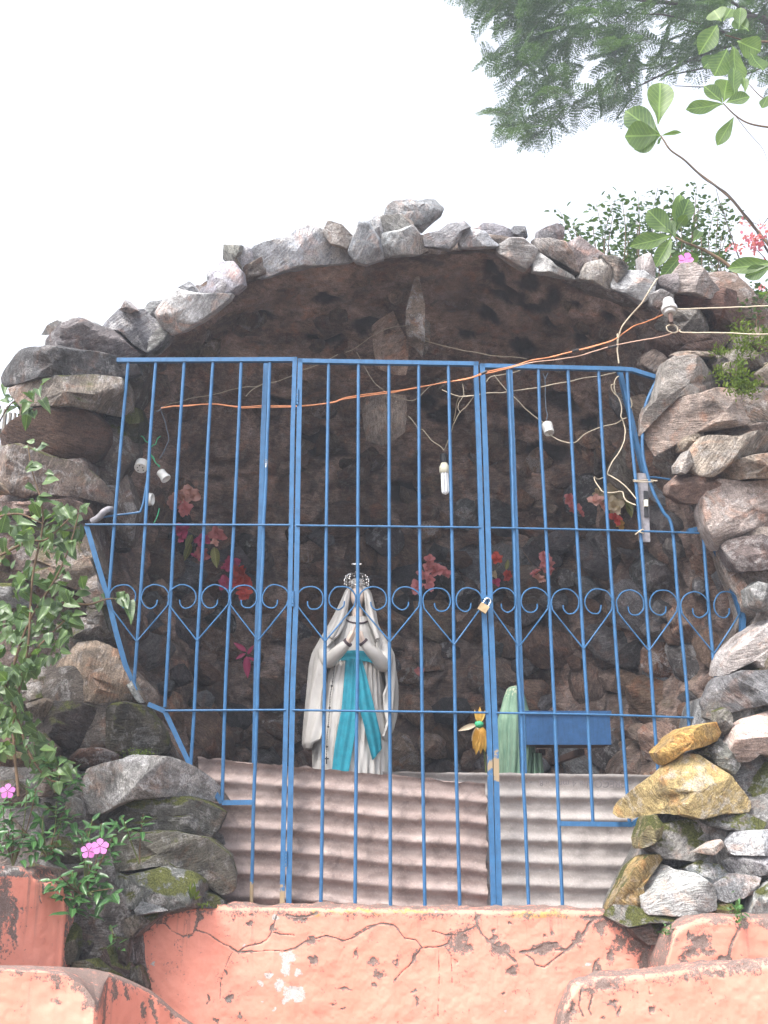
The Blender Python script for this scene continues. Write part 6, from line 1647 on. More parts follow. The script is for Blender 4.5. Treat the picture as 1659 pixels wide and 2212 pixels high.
# what grows behind in the shade of the shrub, one mass
def scatter_leaves(name, pts, dirs, sizes, mat, parent=None, w=.45, up=None, label=None, cat=None):
    """many small leaves as one mesh"""
    n = len(pts)
    pts, dirs, sizes = np.array(pts), np.array(dirs), np.array(sizes)[:, None]
    dirs = dirs / np.linalg.norm(dirs, axis=1)[:, None]
    u = rng.normal(size=(n, 3)) * .6 + (np.array([0, 0, 1]) if up is None else up)
    s = np.cross(dirs, u); s /= np.linalg.norm(s, axis=1)[:, None]; nn = np.cross(s, dirs)
    V = np.stack([pts, pts + dirs * sizes * .35 + s * sizes * w / 2 + nn * sizes * .05, pts + dirs * sizes * .75 + s * sizes * w * .36, pts + dirs * sizes - nn * sizes * .12,
                  pts + dirs * sizes * .75 - s * sizes * w * .36, pts + dirs * sizes * .35 - s * sizes * w / 2 + nn * sizes * .05, pts + dirs * sizes * .5 - nn * sizes * .03], 1).reshape(-1, 3)
    b = np.arange(n)[:, None] * 7
    F = np.concatenate([b + np.array([[0, 1, 6]]), b + [[1, 2, 6]], b + [[2, 3, 6]], b + [[3, 4, 6]], b + [[4, 5, 6]], b + [[5, 0, 6]]])
    return mk(name, V, [F], mat, parent, True)
pts = []; dr = []; sz = []
for poly, n, s, ya, yb in regs:
    k = 0
    while k < 70:
        x, y = random.uniform(-60, 200), random.uniform(1080, 1720)
        if not inside(max(x, 1), y, poly): continue
        k += 1; pts.append(P(x, y, random.uniform(4.1, 4.22))); dr.append(rdir((0, -.3, -.6), .6)); sz.append(random.uniform(.04, .07))
o = scatter_leaves('inner_foliage', pts, dr, sz, M['vine_leaf'], vine, .6, (0, -1, .4)); o['kind'] = 'stuff'

# periwinkles
pl_ = [leaf_mesh('leaf', 'peri_leaf', 'oval', 7, .22, c_, .40) for c_ in (.1, .3, .5)]
fl_v = leaf_mesh('petal', 'petal_violet', 'obovate', 6, .02, .1, .80)
def periwinkle(label, rosettes, root, flowers=(), Y=4.05, size=.05):
    o = empty('periwinkle', P(*root, Y), label, 'plant', 'periwinkle plants on the left stones')
    for x, y, k in rosettes:
        c = P(x, y, Y + random.uniform(-.04, .03))
        mid = P((x + root[0]) / 2 + random.uniform(-8, 8), (y + root[1]) / 2, Y + .02)
        stem('stem', [P(*root, Y + .03), mid, c], .0028, .0016, 'stem_brown' if random.random() < .5 else 'stem_green', o, 5)
        ax_ = rdir((0, -.35, .9), .25)
        a0 = random.uniform(0, 6.28)
        for q in range(k):
            lev = q // 2
            a = a0 + q * math.pi + lev * 1.5
            b = np.cross(ax_, [math.cos(a), math.sin(a), .1]); b /= np.linalg.norm(b)
            d = b * (1 - .12 * (k - q) * 0) + ax_ * (.15 + .28 * (q / k))
            inst('leaf', random.choice(pl_), c - ax_ * (.022 * (k - q) / 2), look(d, ax_), size * random.uniform(.75, 1.2) * (1.1 - .35 * q / k), o)
    for x, y, s in flowers:
        c = P(x, y, Y - .10)
        f = empty('x', c); bpy.data.objects.remove(f)
        pts_ = []
        W = spline([P(x, y + 14, Y), c + [0, .03, -.01], c], 4); m = MB(); m.tube(W, .0012, 5)
        fo = m.make('flower', M['petal_violet'], o)
        n_ = rdir((.1, -1, .25), .15)
        for q in range(5):
            a = q * 2 * math.pi / 5 + .3
            e1 = np.cross(n_, [0, 0, 1]); e1 /= np.linalg.norm(e1); e2_ = np.cross(e1, n_)
            d = e1 * math.cos(a) + e2_ * math.sin(a)
            inst('petal', fl_v, c + d * .002, look(d, n_), s, fo)
A_ = lambda x, y: Z('A', [(x, y)])[0]
periwinkle('periwinkle at the left edge with one violet flower over the broken salmon wall', [(*A_(60, 1190), 8), (*A_(20, 1250), 7), (*A_(80, 1340), 6), (*A_(10, 1380), 7), (*A_(60, 1440), 6), (*A_(140, 1520), 6), (*A_(20, 1500), 6), (*A_(190, 1110), 7), (*A_(250, 1150), 6)], A_(90, 1690), [(*A_(52, 1168), .026)], 4.05)
periwinkle('periwinkle with dense rosettes in the hollow left of the big grey stone', [(*A_(390, 1240), 8), (*A_(150, 1430), 6), (*A_(300, 1440), 8), (*A_(240, 1480), 7), (*A_(400, 1470), 7), (*A_(360, 1560), 6), (*A_(300, 1330), 6), (*A_(460, 1260), 7), (*A_(420, 1370), 6)], A_(330, 1640), (), 4.05)
periwinkle('periwinkle sprig with pale tip leaves standing before the mossy stones', [(*A_(990, 1330), 9), (*A_(840, 1340), 9), (*A_(860, 1380), 6)], A_(965, 1670), (), 4.05, .045)
periwinkle('periwinkle bearing two violet flowers above the salmon walls', [(*A_(640, 1360), 8), (*A_(600, 1440), 7), (*A_(700, 1390), 6), (*A_(790, 1470), 8), (*A_(760, 1540), 7), (*A_(560, 1490), 6), (*A_(640, 1660), 8), (*A_(580, 1640), 6), (*A_(680, 1720), 7)], A_(600, 1850), [(*A_(692, 1550), .030), (*A_(612, 1580), .026)], 4.02)
periwinkle('periwinkle with the largest leaves hanging behind the broken salmon wall', [(*A_(460, 1790), 8), (*A_(560, 1800), 7), (*A_(640, 1880), 7), (*A_(700, 1840), 6), (*A_(500, 1720), 7), (*A_(410, 1750), 6), (*A_(780, 1840), 4), (*A_(520, 1900), 6), (*A_(340, 1770), 5)], A_(560, 1880), (), 4.0, .06)
periwinkle('lone periwinkle seedling in the dark gap above the salmon parapet', [(*A_(780, 2150), 6), (*A_(762, 2100), 3)], A_(780, 2200), (), 4.02, .038)
periwinkle('periwinkle shoots rising between the brown stones at the left', [(*A_(420, 920), 6), (*A_(500, 1010), 7), (*A_(560, 1060), 7), (*A_(440, 1090), 8), (*A_(390, 1000), 6), (*A_(330, 900), 6)], A_(380, 1180), (), 4.08)
# ferny weeds on the right flank
def tuft(label, px, Y, n, size, mat, spread, cat='weed', name='weed', up=.7):
    pts, dr, sz = [], [], []
    for k in range(n):
        a = random.gauss(0, spread[0]); b = random.gauss(0, spread[1])
        pts.append(P(px[0] + a, px[1] + b, Y + random.uniform(-.03, .05))); dr.append(rdir((0, -.5, up), .8)); sz.append(random.uniform(.5, 1.2) * size)
    o = scatter_leaves(name, pts, dr, sz, M[mat], None, .35); tag(o, label, cat, kind='stuff')
tuft('mossy green tuft in the crack between the two big upper right stones', (1608, 838), 4.12, 520, .022, 'moss', (16, 9))
tuft('yellow green weed on the small stone above the mossy tuft', (1596, 805), 4.14, 130, .028, 'moss', (10, 12))
tuft('small green tuft left of the squarish upper stones', (1556, 806), 4.2, 130, .018, 'moss', (9, 9))
tuft('green creeper drooping at the top of the right flank', (1608, 735), 4.3, 420, .022, 'moss', (16, 22))
tuft('low green tuft beside the dark overhang stone', (1556, 760), 4.3, 130, .018, 'moss', (12, 6))
tuft('green weed at the far right edge above the stones', (1652, 735), 4.25, 120, .022, 'moss', (8, 14))
tuft('green seedling at the foot of the white patched stone', (1592, 1970), 3.98, 60, .026, 'peri_leaf', (6, 12))
tuft('tiny weed in the stained crack above the salmon block', (1440, 2012), 4.05, 34, .020, 'peri_leaf', (6, 5))
tuft('grass tuft at the left end of the salmon parapet top', (417, 1942), 4.2, 24, .045, 'moss', (3, 6), up=2.2)
tuft('small green tuft beside the parapet top at the left', (436, 1956), 4.2, 40, .014, 'moss', (8, 2))
tuft('moss cushion in the corner over the mossy left stones', (300, 1628), 4.25, 160, .012, 'moss', (18, 5))

# ------------------------------------------------------------------ artificial flowers fixed to the wall of the hollow
def blossom(parent, x, y, Y, r, mat, n=12, name='flower', cup=.55):
    r *= 1.2
    c = P(x, y, Y)
    ax_ = rdir((0, -1, .1), .35)
    e1 = np.cross(ax_, [0, 0, 1.]); e1 /= np.linalg.norm(e1); e2_ = np.cross(e1, ax_)
    V, F = [], []
    for q in range(n):
        ring = q / n
        a = q * 2.399 + random.uniform(-.2, .2)
        d = e1 * math.cos(a) + e2_ * math.sin(a)
        d = d * (.25 + ring * .85) + ax_ * (cup * (1.2 - ring * 1.1)); d /= np.linalg.norm(d)
        s = np.cross(d, ax_); s /= np.linalg.norm(s) + 1e-9; nn = np.cross(s, d)
        L = r * random.uniform(.8, 1.15) * (.7 + .4 * ring)
        b = len(V)
        for i in range(5):
            t = i / 4; wd = L * .42 * math.sin(math.pi * min(1, t * .8 + .12)) ** .7
            for sx in (-1, -.4, .4, 1):
                V.append(c + d * L * t + s * sx * wd + nn * (abs(sx) * wd * .45 + L * .16 * t * t * math.sin(sx * 4 + q) ) + rng.normal(size=3) * r * .035)
        for i in range(4):
            for j in range(3): F.append((b + i * 4 + j, b + i * 4 + j + 1, b + (i + 1) * 4 + j + 1, b + (i + 1) * 4 + j))
    return mk(name, np.array(V), F, M[mat], parent, True)
def spray(label, bl_, leaves=(), depth=.28, grp='artificial flowers fixed to the cave wall', stemto=None):
    x0 = sum(b[0] for b in bl_) / len(bl_); y0 = sum(b[1] for b in bl_) / len(bl_)
    h, n = hit(x0, y0)
    Y = h[1] - depth
    o = empty('flower_spray', P(x0, y0 + 10, Y), label, 'artificial flowers', grp)
    for b in bl_:
        x, y, r, mat = b[:4]
        blossom(o, x, y, Y + random.uniform(-.03, .03), r * Y / FPX, mat, b[4] if len(b) > 4 else 12)
        hb, _ = hit(x + 3, y + 8)
        stem('stem', [P(x, y, Y + .01), P(x + 2, y + 5, (Y + hb[1]) / 2), hb + [0, .02, 0]], .0018, .0018, 'stem_green', o, 3)
    for x, y, dx, dy, s in leaves:
        inst('leaf', olive, P(x, y, Y + .02), look((dx, -.3, -dy), (0, -1, .3)), s, o)
    return o
olive = leaf_mesh('leaf', 'olive_leaf', 'oval', 7, .2, .2, .42)
ZX = lambda a, b: Z('X', [(a, b)])[0]
ZU = lambda a, b: Z('U', [(a, b)])[0]
ZS = lambda a, b: Z('S', [(a, b)])[0]
spray('pale pink artificial blossoms, highest on the left wall of the hollow', [(*ZX(640, 700), 22, 'petal_pale', 16), (*ZX(745, 690), 20, 'petal_pale', 14), (*ZX(700, 820), 16, 'petal_pink', 12), (*ZX(600, 770), 14, 'petal_pale', 12), (*ZX(660, 760), 16, 'petal_pale', 12)])
spray('single magenta artificial bloom just below the upper left rail', [(*ZX(665, 1010), 17, 'petal_magenta', 16), (*ZX(650, 1060), 13, 'petal_magenta', 12)])
spray('pink and salmon artificial blooms with olive leaves left of the double bar', [(*ZX(865, 1095), 16, 'petal_magenta', 14), (*ZX(850, 1205), 17, 'petal_pink', 14), (*ZX(800, 1240), 12, 'petal_magenta', 10), (*ZX(985, 1030), 17, 'petal_pink', 14), (*ZX(960, 1115), 10, 'petal_pale', 8)],
      [(*ZX(955, 1150), .2, 1, .12), (*ZX(750, 1120), -.3, 1, .10), (*ZX(760, 1040), -.2, .6, .09), (*ZX(790, 1180), .5, .5, .07)])
spray('deep magenta and orange red artificial flowers above the left hearts', [(*ZX(1120, 1290), 17, 'petal_magenta', 12), (*ZX(1060, 1330), 10, 'petal_magenta', 8), (*ZX(1062, 1470), 15, 'petal_magenta', 12), (*ZX(1200, 1380), 20, 'petal_red', 14), (*ZX(1210, 1450), 18, 'petal_red', 14), (*ZX(1230, 1580), 16, 'petal_red', 12), (*ZX(1150, 1470), 14, 'petal_red', 10)])
rl_ = leaf_mesh('petal', 'petal_magenta', 'oval', 7, .3, .2, .34)
h, n = hit(530, 1420); o = empty('flower_spray', P(530, 1430, h[1] - .28), 'dark red three pointed artificial flower low on the left beside the double bar', 'artificial flowers', 'artificial flowers fixed to the cave wall')
for a, b, dx, dy, s in ((532, 1408, -1, -.75, .085), (530, 1412, -.9, .55, .06), (533, 1418, .1, 1, .12), (535, 1414, .5, -.8, .06), (536, 1420, .75, .35, .05)):
    inst('petal', rl_, P(a, b, h[1] - .28), look((dx, -.3, -dy), (0, -1, .2)), s, o)
stem('stem', [P(533, 1412, h[1] - .27), P(536, 1416, h[1] - .1), P(538, 1418, h[1] + .02)], .003, .003, 'stem_green', o, 4)
spray('cluster of dusty pink artificial flowers right of the statue crown', [(*ZU(250, 225), 12, 'petal_pink', 10), (*ZU(250, 300), 15, 'petal_pink', 12), (*ZU(320, 320), 15, 'petal_pink', 12), (*ZU(380, 350), 13, 'petal_pink', 10), (*ZU(170, 350), 11, 'petal_pink', 10), (*ZU(240, 400), 14, 'petal_pink', 12), (*ZU(150, 460), 14, 'petal_pink', 12), (*ZU(245, 450), 12, 'petal_pink', 10)], depth=.25)
spray('three small red artificial flowers and a white bud beside the right stile', [(*ZU(825, 222), 13, 'petal_red', 12), (*ZU(905, 358), 12, 'petal_red', 12), (*ZU(808, 418), 10, 'petal_magenta', 10), (*ZU(795, 352), 9, 'petal_cream', 8)], [(*ZU(900, 310), .2, -1, .06)], depth=.25)
spray('upright coral pink artificial gladiolus right of the thick right post', [(*ZU(1215, 185), 10, 'petal_pink', 10), (*ZU(1240, 230), 14, 'petal_pink', 12), (*ZU(1260, 280), 16, 'petal_pink', 12), (*ZU(1225, 300), 12, 'petal_pink', 10), (*ZU(1285, 325), 11, 'petal_pink', 10), (*ZU(1150, 345), 11, 'petal_pink', 10), (*ZU(1180, 395), 14, 'petal_pale', 12)], depth=.25)
spray('small spike of rose pink artificial florets left of the large pale flowers', [(*ZS(485, 625), 10, 'petal_pink', 10), (*ZS(470, 650), 8, 'petal_pink', 8), (*ZS(505, 690), 10, 'petal_pink', 10), (*ZS(510, 735), 9, 'petal_pink', 8), (*ZS(560, 705), 8, 'petal_pink', 8), (*ZS(575, 755), 8, 'petal_pink', 8)], depth=.23)
spray('large cream and pink artificial flowers, biggest of all, by the leaning stone', [(*ZS(715, 625), 20, 'petal_cream', 14), (*ZS(700, 660), 16, 'petal_pale', 10), (*ZS(850, 620), 24, 'petal_cream', 18), (*ZS(870, 700), 18, 'petal_cream', 12), (*ZS(870, 560), 14, 'petal_pink', 10), (*ZS(755, 690), 12, 'petal_pale', 10), (*ZS(855, 800), 15, 'petal_red', 10), (*ZS(900, 840), 12, 'petal_yellow', 8)],
      [(*ZS(960, 660), .2, 1, .09), (*ZS(940, 640), .6, 1, .08)], depth=.30)
spray('tiny coral artificial bloom low between the last two door bars', [(*ZU(168, 1165), 10, 'petal_pink', 12)], depth=.25)
# drooping yellow flower by the green statue
yf = leaf_mesh('petal', 'petal_yellow', 'oval', 7, .25, .35, .30); yc = leaf_mesh('petal', 'petal_cream', 'oval', 7, .25, .35, .30)
c = P(*Z('Q', [(115, 540)])[0], 5.0)
o = empty('yellow_flower', c, 'drooping yellow artificial flower with a dark centre left of the green statue', 'flower')
m = MB(); m.ball(c, (.022, .022, .018), 12, 8); m.make('flower_centre', M['wire_green'], o)
for q, (dx, dz, s, me_) in enumerate(((-1, -.25, .085, yc), (-.45, -.9, .07, yc), (-.15, -1.2, .12, yf), (.05, -1.2, .115, yf), (.25, -1.1, .11, yf), (.45, -.9, .09, yf), (-.3, -1.1, .10, yf), (-.2, .7, .06, yf), (.3, .7, .06, yf), (.05, .8, .07, yf))):
    inst('petal', me_, c + [dx * .012, -.006, dz * .01], look((dx, -.25, dz), (0, -1, .2)), s, o)
stem('stem', [c + [.01, .02, -.01], c + [.03, .04, -.2], c + [.03, .06, -.5]], .004, .004, 'stem_green', o, 4)

# ------------------------------------------------------------------ trees and bushes above
# feathery tree: limbs from the right, fine leaves in layered sprays
tr = empty('feathery_tree', (6.2, 8.6, 0), 'large tree with fine feathery leaves hanging into the upper right corner', 'tree')
def tp(x, y, Y): return P(x, y, Y)
trunk = [np.array([6.2, 8.6, 0]), np.array([6.1, 8.5, 2.5]), np.array([5.7, 8.3, 5.0]), np.array([5.2, 8.2, 6.6])]
m = MB(); W = spline(trunk, 8); m.tube(W, np.linspace(.24, .12, len(W)), 14); m.make('trunk', M['bark'], tr)
hub = trunk[-1]
def W_(x, y): return Z('W', [(x, y)])[0]
for pl, r in (([W_(1900, 260), W_(1659, 110), W_(1550, 90), W_(1400, 55), W_(1200, 20), W_(1050, 5), W_(900, -10)], .034), ([W_(1750, 150), W_(1600, 85), W_(1450, -5), W_(1380, -60)], .022), ([W_(1760, 200), W_(1659, 190), W_(1560, 190), W_(1430, 165), W_(1330, 130), W_(1150, 80), W_(1000, 70)], .020),
                  ([W_(1800, 200), W_(1659, 200), W_(1540, 215), W_(1400, 255), W_(1280, 300), W_(1100, 390), W_(1000, 440), W_(940, 470)], .016), ([W_(1800, 300), W_(1659, 320), W_(1500, 325), W_(1300, 310), W_(1150, 330), W_(900, 380)], .014),
                  ([W_(1800, 330), W_(1659, 340), W_(1550, 380), W_(1450, 420), W_(1350, 445), W_(1180, 440)], .010), ([W_(1700, 240), W_(1560, 285), W_(1350, 345), W_(1150, 385), W_(1050, 400)], .012)):
    pp = [P(a, b, 8.0 - .25 * k / len(pl)) for k, (a, b) in enumerate(pl)]
    W = spline([hub] + pp, 6); m = MB(); m.tube(W, np.linspace(r * 1.25, r * .3, len(W)), 8); m.make('limb', M['bark'], tr, sharp=80)
cp = [W_(a + 38, b - 22) for a, b in [(20, -260), (60, -40), (150, 25), (235, 90), (285, 130), (290, 200), (225, 310), (280, 370), (350, 410), (400, 420), (300, 540), (255, 640), (330, 730), (440, 740), (540, 640), (620, 560), (780, 545), (930, 555), (965, 450), (1010, 380), (1120, 350), (1230, 320), (1310, 290), (1400, 330), (1500, 395), (1659, 390), (1850, 380), (1900, -260)]]
holes = [(W_(1090, 130), 24), (W_(760, 250), 26), (W_(840, 350), 18), (W_(1290, 110), 14), (W_(700, 420), 10), (W_(460, 560), 13), (W_(1050, 290), 12), (W_(1560, 80), 16), (W_(330, 500), 10), (W_(1480, 160), 8), (W_(590, 290), 9), (W_(930, 170), 8), (W_(490, 350), 9), (W_(1500, 30), 12)]
pts, dr, sz = [], [], []
base_p, base_d, base_u, base_l = [], [], [], []
nf = 0
twP = []
while nf < 800:
    x, y = random.uniform(min(p[0] for p in cp), 1720), random.uniform(-110, 345)
    if not inside(x, y, cp): continue
    if any((x - h_[0][0]) ** 2 + (y - h_[0][1]) ** 2 < (h_[1] * 1.5) ** 2 for h_ in holes): continue
    nf += 1
    Y = random.uniform(7.2, 8.6)
    base_p.append(P(x, y, Y)); a = rdir((-.75, -.05, -.55), .55)
    base_d.append(a); base_u.append(rdir((0, -.25, 1), .45)); base_l.append(random.uniform(.16, .30))
for p0_, d, u, L in zip(base_p, base_d, base_u, base_l):
    s = np.cross(d, u); s /= np.linalg.norm(s); nn = np.cross(s, d)
    npin = 9
    for k in range(npin):
        t = (k + .5) / npin
        q = p0_ + d * L * t - np.array([0, 0, .12 * L * t * t])
        pl = L * .42 * math.sin(math.pi * (.12 + .8 * t)) ** .6
        for sg_ in (-1, 1):
            pd = s * sg_ * .9 + d * .45 + rng.normal(size=3) * .06; pd /= np.linalg.norm(pd)
            sd2 = np.cross(pd, nn); sd2 /= np.linalg.norm(sd2)
            m_ = 8
            tt = (np.arange(m_) + .5) / m_
            cc_ = q[None] + pd[None] * (pl * tt)[:, None] - np.array([0, 0, 1.]) * (.1 * pl * tt ** 2)[:, None]
            for s2_ in (-1, 1):
                pts.append(cc_); dr.append(np.repeat((sd2 * s2_ + pd * .35)[None], m_, 0)); sz.append(np.full(m_, pl * .17 + .006))
pts, dr, sz = np.concatenate(pts), np.concatenate(dr), np.concatenate(sz)
dr /= np.linalg.norm(dr, axis=1)[:, None]
n = len(pts)
u = rng.normal(size=(n, 3)) * .35 + [0, 0, 1]
s = np.cross(dr, u); s /= np.linalg.norm(s, axis=1)[:, None]
V = np.stack([pts, pts + dr * sz[:, None] * .5 + s * sz[:, None] * .22, pts + dr * sz[:, None], pts + dr * sz[:, None] * .5 - s * sz[:, None] * .22], 1).reshape(-1, 3)
F = (np.arange(n)[:, None] * 4 + np.arange(4)[None])
o = mk('crown', V, [F], M['feather_leaf'], tr, False); o['kind'] = 'stuff'
m = MB()
for p0_, d, L in zip(base_p[::2], base_d[::2], base_l[::2]): m.tube([p0_ - d * L * .4, p0_ + d * L * .8 - np.array([0, 0, .06 * L])], .0016, 4, False)
o = m.make('twigs', M['bark'], tr); o['kind'] = 'stuff'

# broad leaved saplings
bl_m = [leaf_mesh('leaf', 'big_leaf', 'obovate', 11, f_, c_, w_) for f_, c_, w_ in ((.12, .2, .58), (.2, .35, .52), (.06, .1, .66))]
def broad(label, leaves, stems, Y, root=None):
    o = empty('broad_leaved_branch', P(*(root or stems[0][0]), Y), label, 'branch')
    for pl, r in stems: stem('stem', [P(a, b, Y + .03 * k) for k, (a, b) in enumerate(pl)], r, r * .45, 'stem_brown', o, 8)
    for bx, by, tx, ty, w in leaves:
        a, b = P(bx, by, Y), P(tx, ty, Y - random.uniform(-.05, .08)); d = b - a; L = np.linalg.norm(d)
        wp_ = w * Y / FPX * 1.02
        up = rdir((random.uniform(-.3, .3), -1, -.25), .15)
        inst('leaf', random.choice(bl_m), a, look(d, up), (wp_ / .58, L, L), o)
broad('bough with a large pale leaf above two dark overlapping leaves under the feathery tree',
      [(*W_(1095, 640), *W_(1120, 385), 74), (*W_(1105, 690), *W_(925, 560), 58), (*W_(1108, 695), *W_(935, 690), 72), (*W_(1105, 700), *W_(980, 745), 60), (*W_(1110, 700), *W_(1212, 665), 14), (*W_(1112, 700), *W_(1095, 738), 8)],
      [([W_(1700, 1300), W_(1560, 1130), W_(1480, 1030), W_(1400, 960), W_(1300, 885), W_(1230, 820), W_(1160, 770), W_(1125, 720), W_(1108, 695)], .010)], 5.6, W_(1700, 1300))
broad('bough with drooping pale leaves in the right of the feathery tree crown',
      [(*W_(1430, 535), *W_(1245, 555), 34), (*W_(1425, 530), *W_(1350, 430), 44), (*W_(1430, 525), *W_(1455, 400), 56), (*W_(1440, 530), *W_(1560, 480), 40), (*W_(1480, 500), *W_(1500, 330), 40), (*W_(1485, 600), *W_(1400, 740), 30), (*W_(1540, 480), *W_(1545, 380), 24),
       (*W_(1659, 490), *W_(1630, 550), 22)],
      [([W_(1760, 660), W_(1659, 652), W_(1560, 632), W_(1490, 590), W_(1430, 530)], .008), ([W_(1720, 540), W_(1630, 500), W_(1560, 430)], .005), ([W_(1490, 590), W_(1560, 680), W_(1630, 760), W_(1659, 830)], .002)], 5.7, W_(1760, 660))
broad('cluster of yellow green broad leaves high in the right corner', [(*W_(1400, 130), *W_(1330, 230), 60), (*W_(1420, 110), *W_(1380, 40), 60), (*W_(1430, 110), *W_(1480, 20), 56), (*W_(1450, 250), *W_(1390, 380), 56), (*W_(1470, 230), *W_(1530, 400), 56), (*W_(1500, 210), *W_(1620, 260), 50), (*W_(1560, 160), *W_(1490, 90), 40), (*W_(1510, 150), *W_(1520, 30), 30), (*W_(1400, 280), *W_(1330, 340), 44), (*W_(1560, 270), *W_(1640, 350), 46)],
      [([W_(1760, 230), W_(1659, 215), W_(1560, 210), W_(1440, 180)], .010)], 5.9, W_(1760, 230))
V_ = lambda x, y: Z('V', [(x, y)])[0]
broad('rosette of large broad leaves rising behind the right end of the arch',
      [(*V_(590, 760), *V_(290, 460), 46), (*V_(595, 740), *V_(680, 265), 30), (*V_(600, 730), *V_(800, 310), 50), (*V_(570, 770), *V_(130, 840), 44), (*V_(560, 790), *V_(420, 1030), 40), (*V_(600, 700), *V_(740, 520), 22), (*V_(790, 850), *V_(925, 640), 26), (*V_(720, 920), *V_(470, 1230), 36), (*V_(740, 930), *V_(840, 1090), 34), (*V_(600, 800), *V_(540, 560), 30)],
      [([V_(1400, 1400), V_(1240, 1130), V_(1000, 960), V_(830, 880), V_(700, 830), V_(590, 770)], .012)], 5.3, V_(1400, 1400))
broad('dark broad leaf at the right edge over the flank', [(*V_(1760, 1080), *V_(1215, 1100), 44), (*V_(1700, 1120), *V_(1400, 1210), 40)], [([V_(1900, 1200), V_(1800, 1100), V_(1740, 1085)], .008)], 4.9, V_(1900, 1200))
broad('pale folded leaf at the right edge beneath the dark one', [(*V_(1750, 1380), *V_(1450, 1510), 24), (*V_(1760, 1420), *V_(1560, 1530), 22)], [([V_(1900, 1480), V_(1800, 1420), V_(1745, 1385)], .006)], 4.8, V_(1900, 1480))

# small leaved bush behind the arch
def bush(label, stems_, Y, n_leaf, size, group=None):
    o = empty('small_leaved_bush', (P(*stems_[0][0], Y)[0], Y, 0), label, 'bush', group)
    pts, dr, sz = [], [], []
    m = MB()
    for pl in stems_:
        Ys = Y + random.uniform(-.35, .35)
        W = spline([P(a, b, Ys) for a, b in pl], 6)
        L = np.r_[0, np.cumsum(np.linalg.norm(np.diff(W, axis=0), axis=1))]
        m.tube(W, np.linspace(.004, .0015, len(W)), 4, False)
        k = int(n_leaf * L[-1] / .21)
        for i in range(k):
            s_ = L[-1] * (i + random.random()) / k
            q = np.array([np.interp(s_, L, W[:, c_]) for c_ in range(3)])
            d = rdir((random.choice([-1, 1]) * .8, -.2, .15), .4)
            w_ = random.uniform(0, .06)
            pts.append(q + d * w_); dr.append(d); sz.append(size * random.uniform(.6, 1.25))
    sm = m.make('stems', M['stem_brown'], o); sm['kind'] = 'stuff'
    f = scatter_leaves('foliage', pts, dr, sz, M['bush_leaf'], o, .62); f['kind'] = 'stuff'
sts = []
for x0, y0, x1, y1, w in ((1262, 590, 1225, 455, 14), (1275, 590, 1245, 480, 10), (1300, 590, 1275, 440, 12), (1310, 590, 1330, 430, 14), (1340, 600, 1345, 425, 12), (1290, 600, 1255, 520, 16), (1320, 600, 1300, 500, 20), (1350, 610, 1330, 490, 20),
                          (1370, 600, 1372, 440, 10), (1385, 600, 1390, 425, 10), (1400, 610, 1400, 450, 16), (1420, 600, 1428, 405, 16), (1440, 600, 1445, 415, 12), (1460, 610, 1465, 440, 16), (1480, 600, 1500, 400, 12), (1500, 600, 1505, 430, 14),
                          (1520, 610, 1515, 450, 12), (1535, 620, 1545, 430, 14), (1545, 640, 1575, 450, 12), (1550, 630, 1530, 500, 16), (1400, 620, 1380, 540, 16), (1440, 620, 1430, 520, 20), (1480, 610, 1470, 520, 20), (1515, 630, 1500, 520, 20),
                          (1345, 610, 1360, 520, 16), (1290, 580, 1290, 520, 16), (1570, 660, 1560, 560, 10), (1420, 620, 1410, 560, 20), (1380, 600, 1350, 560, 16), (1460, 600, 1450, 500, 20), (1540, 650, 1525, 570, 14)):
    for rep in range(2):
        dx = random.uniform(-10, 10)
        sts.append([(x0 + dx, y0 + 40), ((x0 + x1) / 2 + dx + random.uniform(-w, w), (y0 + y1) / 2), (x1 + dx * 1.3 + random.uniform(-4, 4), y1 + rep * random.uniform(10, 60))])
bush('bush of small dark leaves on upright twigs behind the right part of the arch', sts, 5.9, 26, .034)
sts = [[(1659 - k * 5, 760), (1640 - k * 4 + random.uniform(-20, 20), 690), (1600 + random.uniform(-20, 90), 630 + random.uniform(-20, 40))] for k in range(22)]
bush('yellow green bush at the right edge over the flank stones', sts, 5.0, 34, .026)
# flowering twigs
tw = empty('flowering_shrub', (P(1700, 700, 5.4)[0], 5.4, 0), 'bare arching twigs with pink bracts at the upper right edge', 'shrub')
for pl, r in (([V_(1900, 1300), V_(1659, 940), V_(1560, 760), V_(1480, 620), V_(1380, 500), V_(1260, 350), V_(1170, 260), V_(1040, 180), V_(930, 110), V_(810, 0), V_(720, -90)], .008), ([V_(1340, 1040), V_(1280, 880), V_(1220, 700), V_(1160, 520), V_(1110, 380), V_(1070, 230)], .0045),
              ([V_(1659, 560), V_(1600, 640), V_(1540, 740)], .003), ([V_(1100, 1330), V_(1120, 1180), V_(1090, 1050), V_(1100, 1000)], .005), ([V_(1120, 1180), V_(1020, 1080), V_(970, 980)], .003), ([V_(1580, 640), V_(1550, 540)], .002), ([V_(1560, 640), V_(1440, 590), V_(1350, 560)], .002), ([V_(1659, 850), V_(1640, 740), V_(1659, 700)], .003), ([V_(1420, 850), V_(1300, 880), V_(1180, 910)], .002), ([V_(1659, 1060), V_(1560, 950), V_(1470, 880)], .003)):
    stem('twig', [P(a, b, 5.4 + .02 * math.sin(k)) for k, (a, b) in enumerate(pl)], r, r * .4, 'bark', tw, 6)
pts, dr, sz = [], [], []
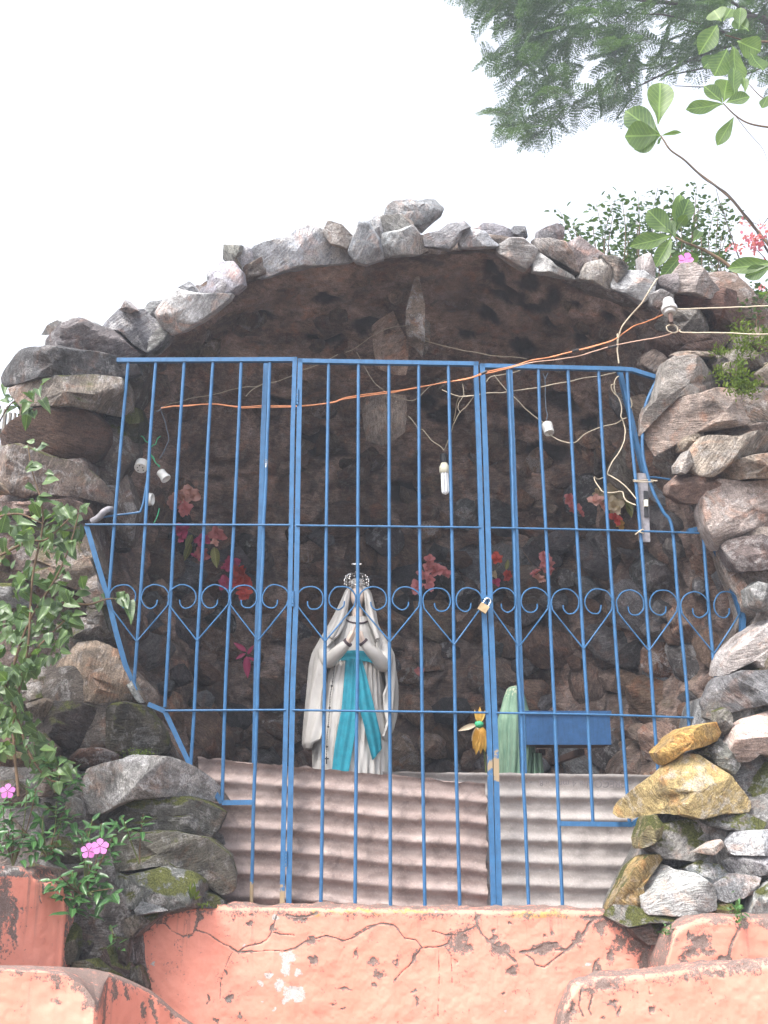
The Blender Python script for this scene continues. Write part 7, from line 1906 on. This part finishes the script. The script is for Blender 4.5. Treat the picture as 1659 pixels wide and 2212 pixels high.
for cx, cy, n_, w in ((1560, 780, 36, 34), (1480, 820, 34, 40), (1560, 870, 30, 34), (1590, 650, 10, 24), (1430, 640, 8, 20), (1360, 590, 5, 12), (1290, 900, 22, 44), (1190, 920, 8, 20), (1510, 940, 12, 24), (1650, 730, 8, 14), (1470, 890, 12, 20), (1620, 1020, 7, 14), (1570, 1350, 22, 26), (1400, 790, 10, 20)):
    for k in range(n_):
        a = random.gauss(0, w), random.gauss(0, w * .8)
        pts.append(P(*V_(cx + a[0], cy + a[1]), 5.38 + random.uniform(-.05, .05))); dr.append(rdir((0, -.5, 0), .9)); sz.append(random.uniform(.012, .028))
o = scatter_leaves('bracts', pts, dr, sz, M['bract'], tw, .8); o['kind'] = 'stuff'
f = P(*V_(722, 1035), 5.0); fo = empty('pink_flower', f, 'single bright pink flower on top of the stone at the right end of the arch', 'flower')
fp = leaf_mesh('petal', 'petal_violet', 'obovate', 6, .02, .1, .9)
for q in range(5):
    a = q * 1.257; inst('petal', fp, f, look((math.cos(a), -.2, math.sin(a) * .7), (0, -1, .3)), .042, fo)
stem('stem', [f, f - [0, -.02, .08], f - [0.01, -.05, .16]], .0015, .0015, 'stem_green', fo, 3)

# paling fence and creeper at the far left behind the stones
fe = empty('paling_fence', P(15, 1000, 5.2), 'weathered grey paling fence glimpsed behind the left stones', 'fence')
for x, w in ((-30, 9), (-16, 9), (-4, 9), (10, 8), (21, 6), (31, 5), (42, 4)):
    a, b = P(x, 1010, 5.2), P(x + 2, 884 + random.uniform(-8, 10), 5.2)
    m = MB(); m.box([a[0], 5.2, .3], b, w / FPX * 5.2 * .8, .02); m.make('paling', M['old_wood'], fe)
m = MB(); m.box(P(-60, 935, 5.23), P(48, 936, 5.23), .04, .03); m.make('fence_rail', M['old_wood'], fe)
cv = empty('creeper', P(30, 900, 5.0), 'small pale green creeper leaves over the paling fence top', 'creeper')
for k in range(34):
    x, y = random.gauss(42, 26), random.gauss(868, 14)
    if x > 100: continue
    inst('leaf', random.choice(vl), P(x, y, random.uniform(4.2, 4.3) if x > 55 else 5.0), look(rdir((.2, -.4, -.5), .5), rdir((0, -1, .6), .3)), random.uniform(.05, .08), cv)
stem('stem', [P(-20, 960, 5.05), P(10, 890, 5.02), P(40, 862, 4.7), P(80, 870, 4.28)], .004, .002, 'stem_brown', cv, 5)

# ------------------------------------------------------------------ thin scattering volume, added to imitate lens flare
def flare_haze():
    t = bpy.data.materials.new('flare_haze'); t.use_nodes = True; n = t.node_tree; n.nodes.clear()
    o = n.nodes.new('ShaderNodeOutputMaterial'); v = n.nodes.new('ShaderNodeVolumePrincipled')
    v.inputs['Color'].default_value = (.80, .87, 1, 1); v.inputs['Density'].default_value = .0070; v.inputs['Anisotropy'].default_value = .2
    n.links.new(v.outputs[0], o.inputs['Volume'])
    m = MB(); m.box([0, 0, -1], [0, 0, 12.5], 640, 640, (0, 1, 0)); h = m.make('flare_haze', t, None, False)
    tag(h, 'thin bright veil of air added round the grotto to imitate lens flare', kind='stuff')
flare_haze()
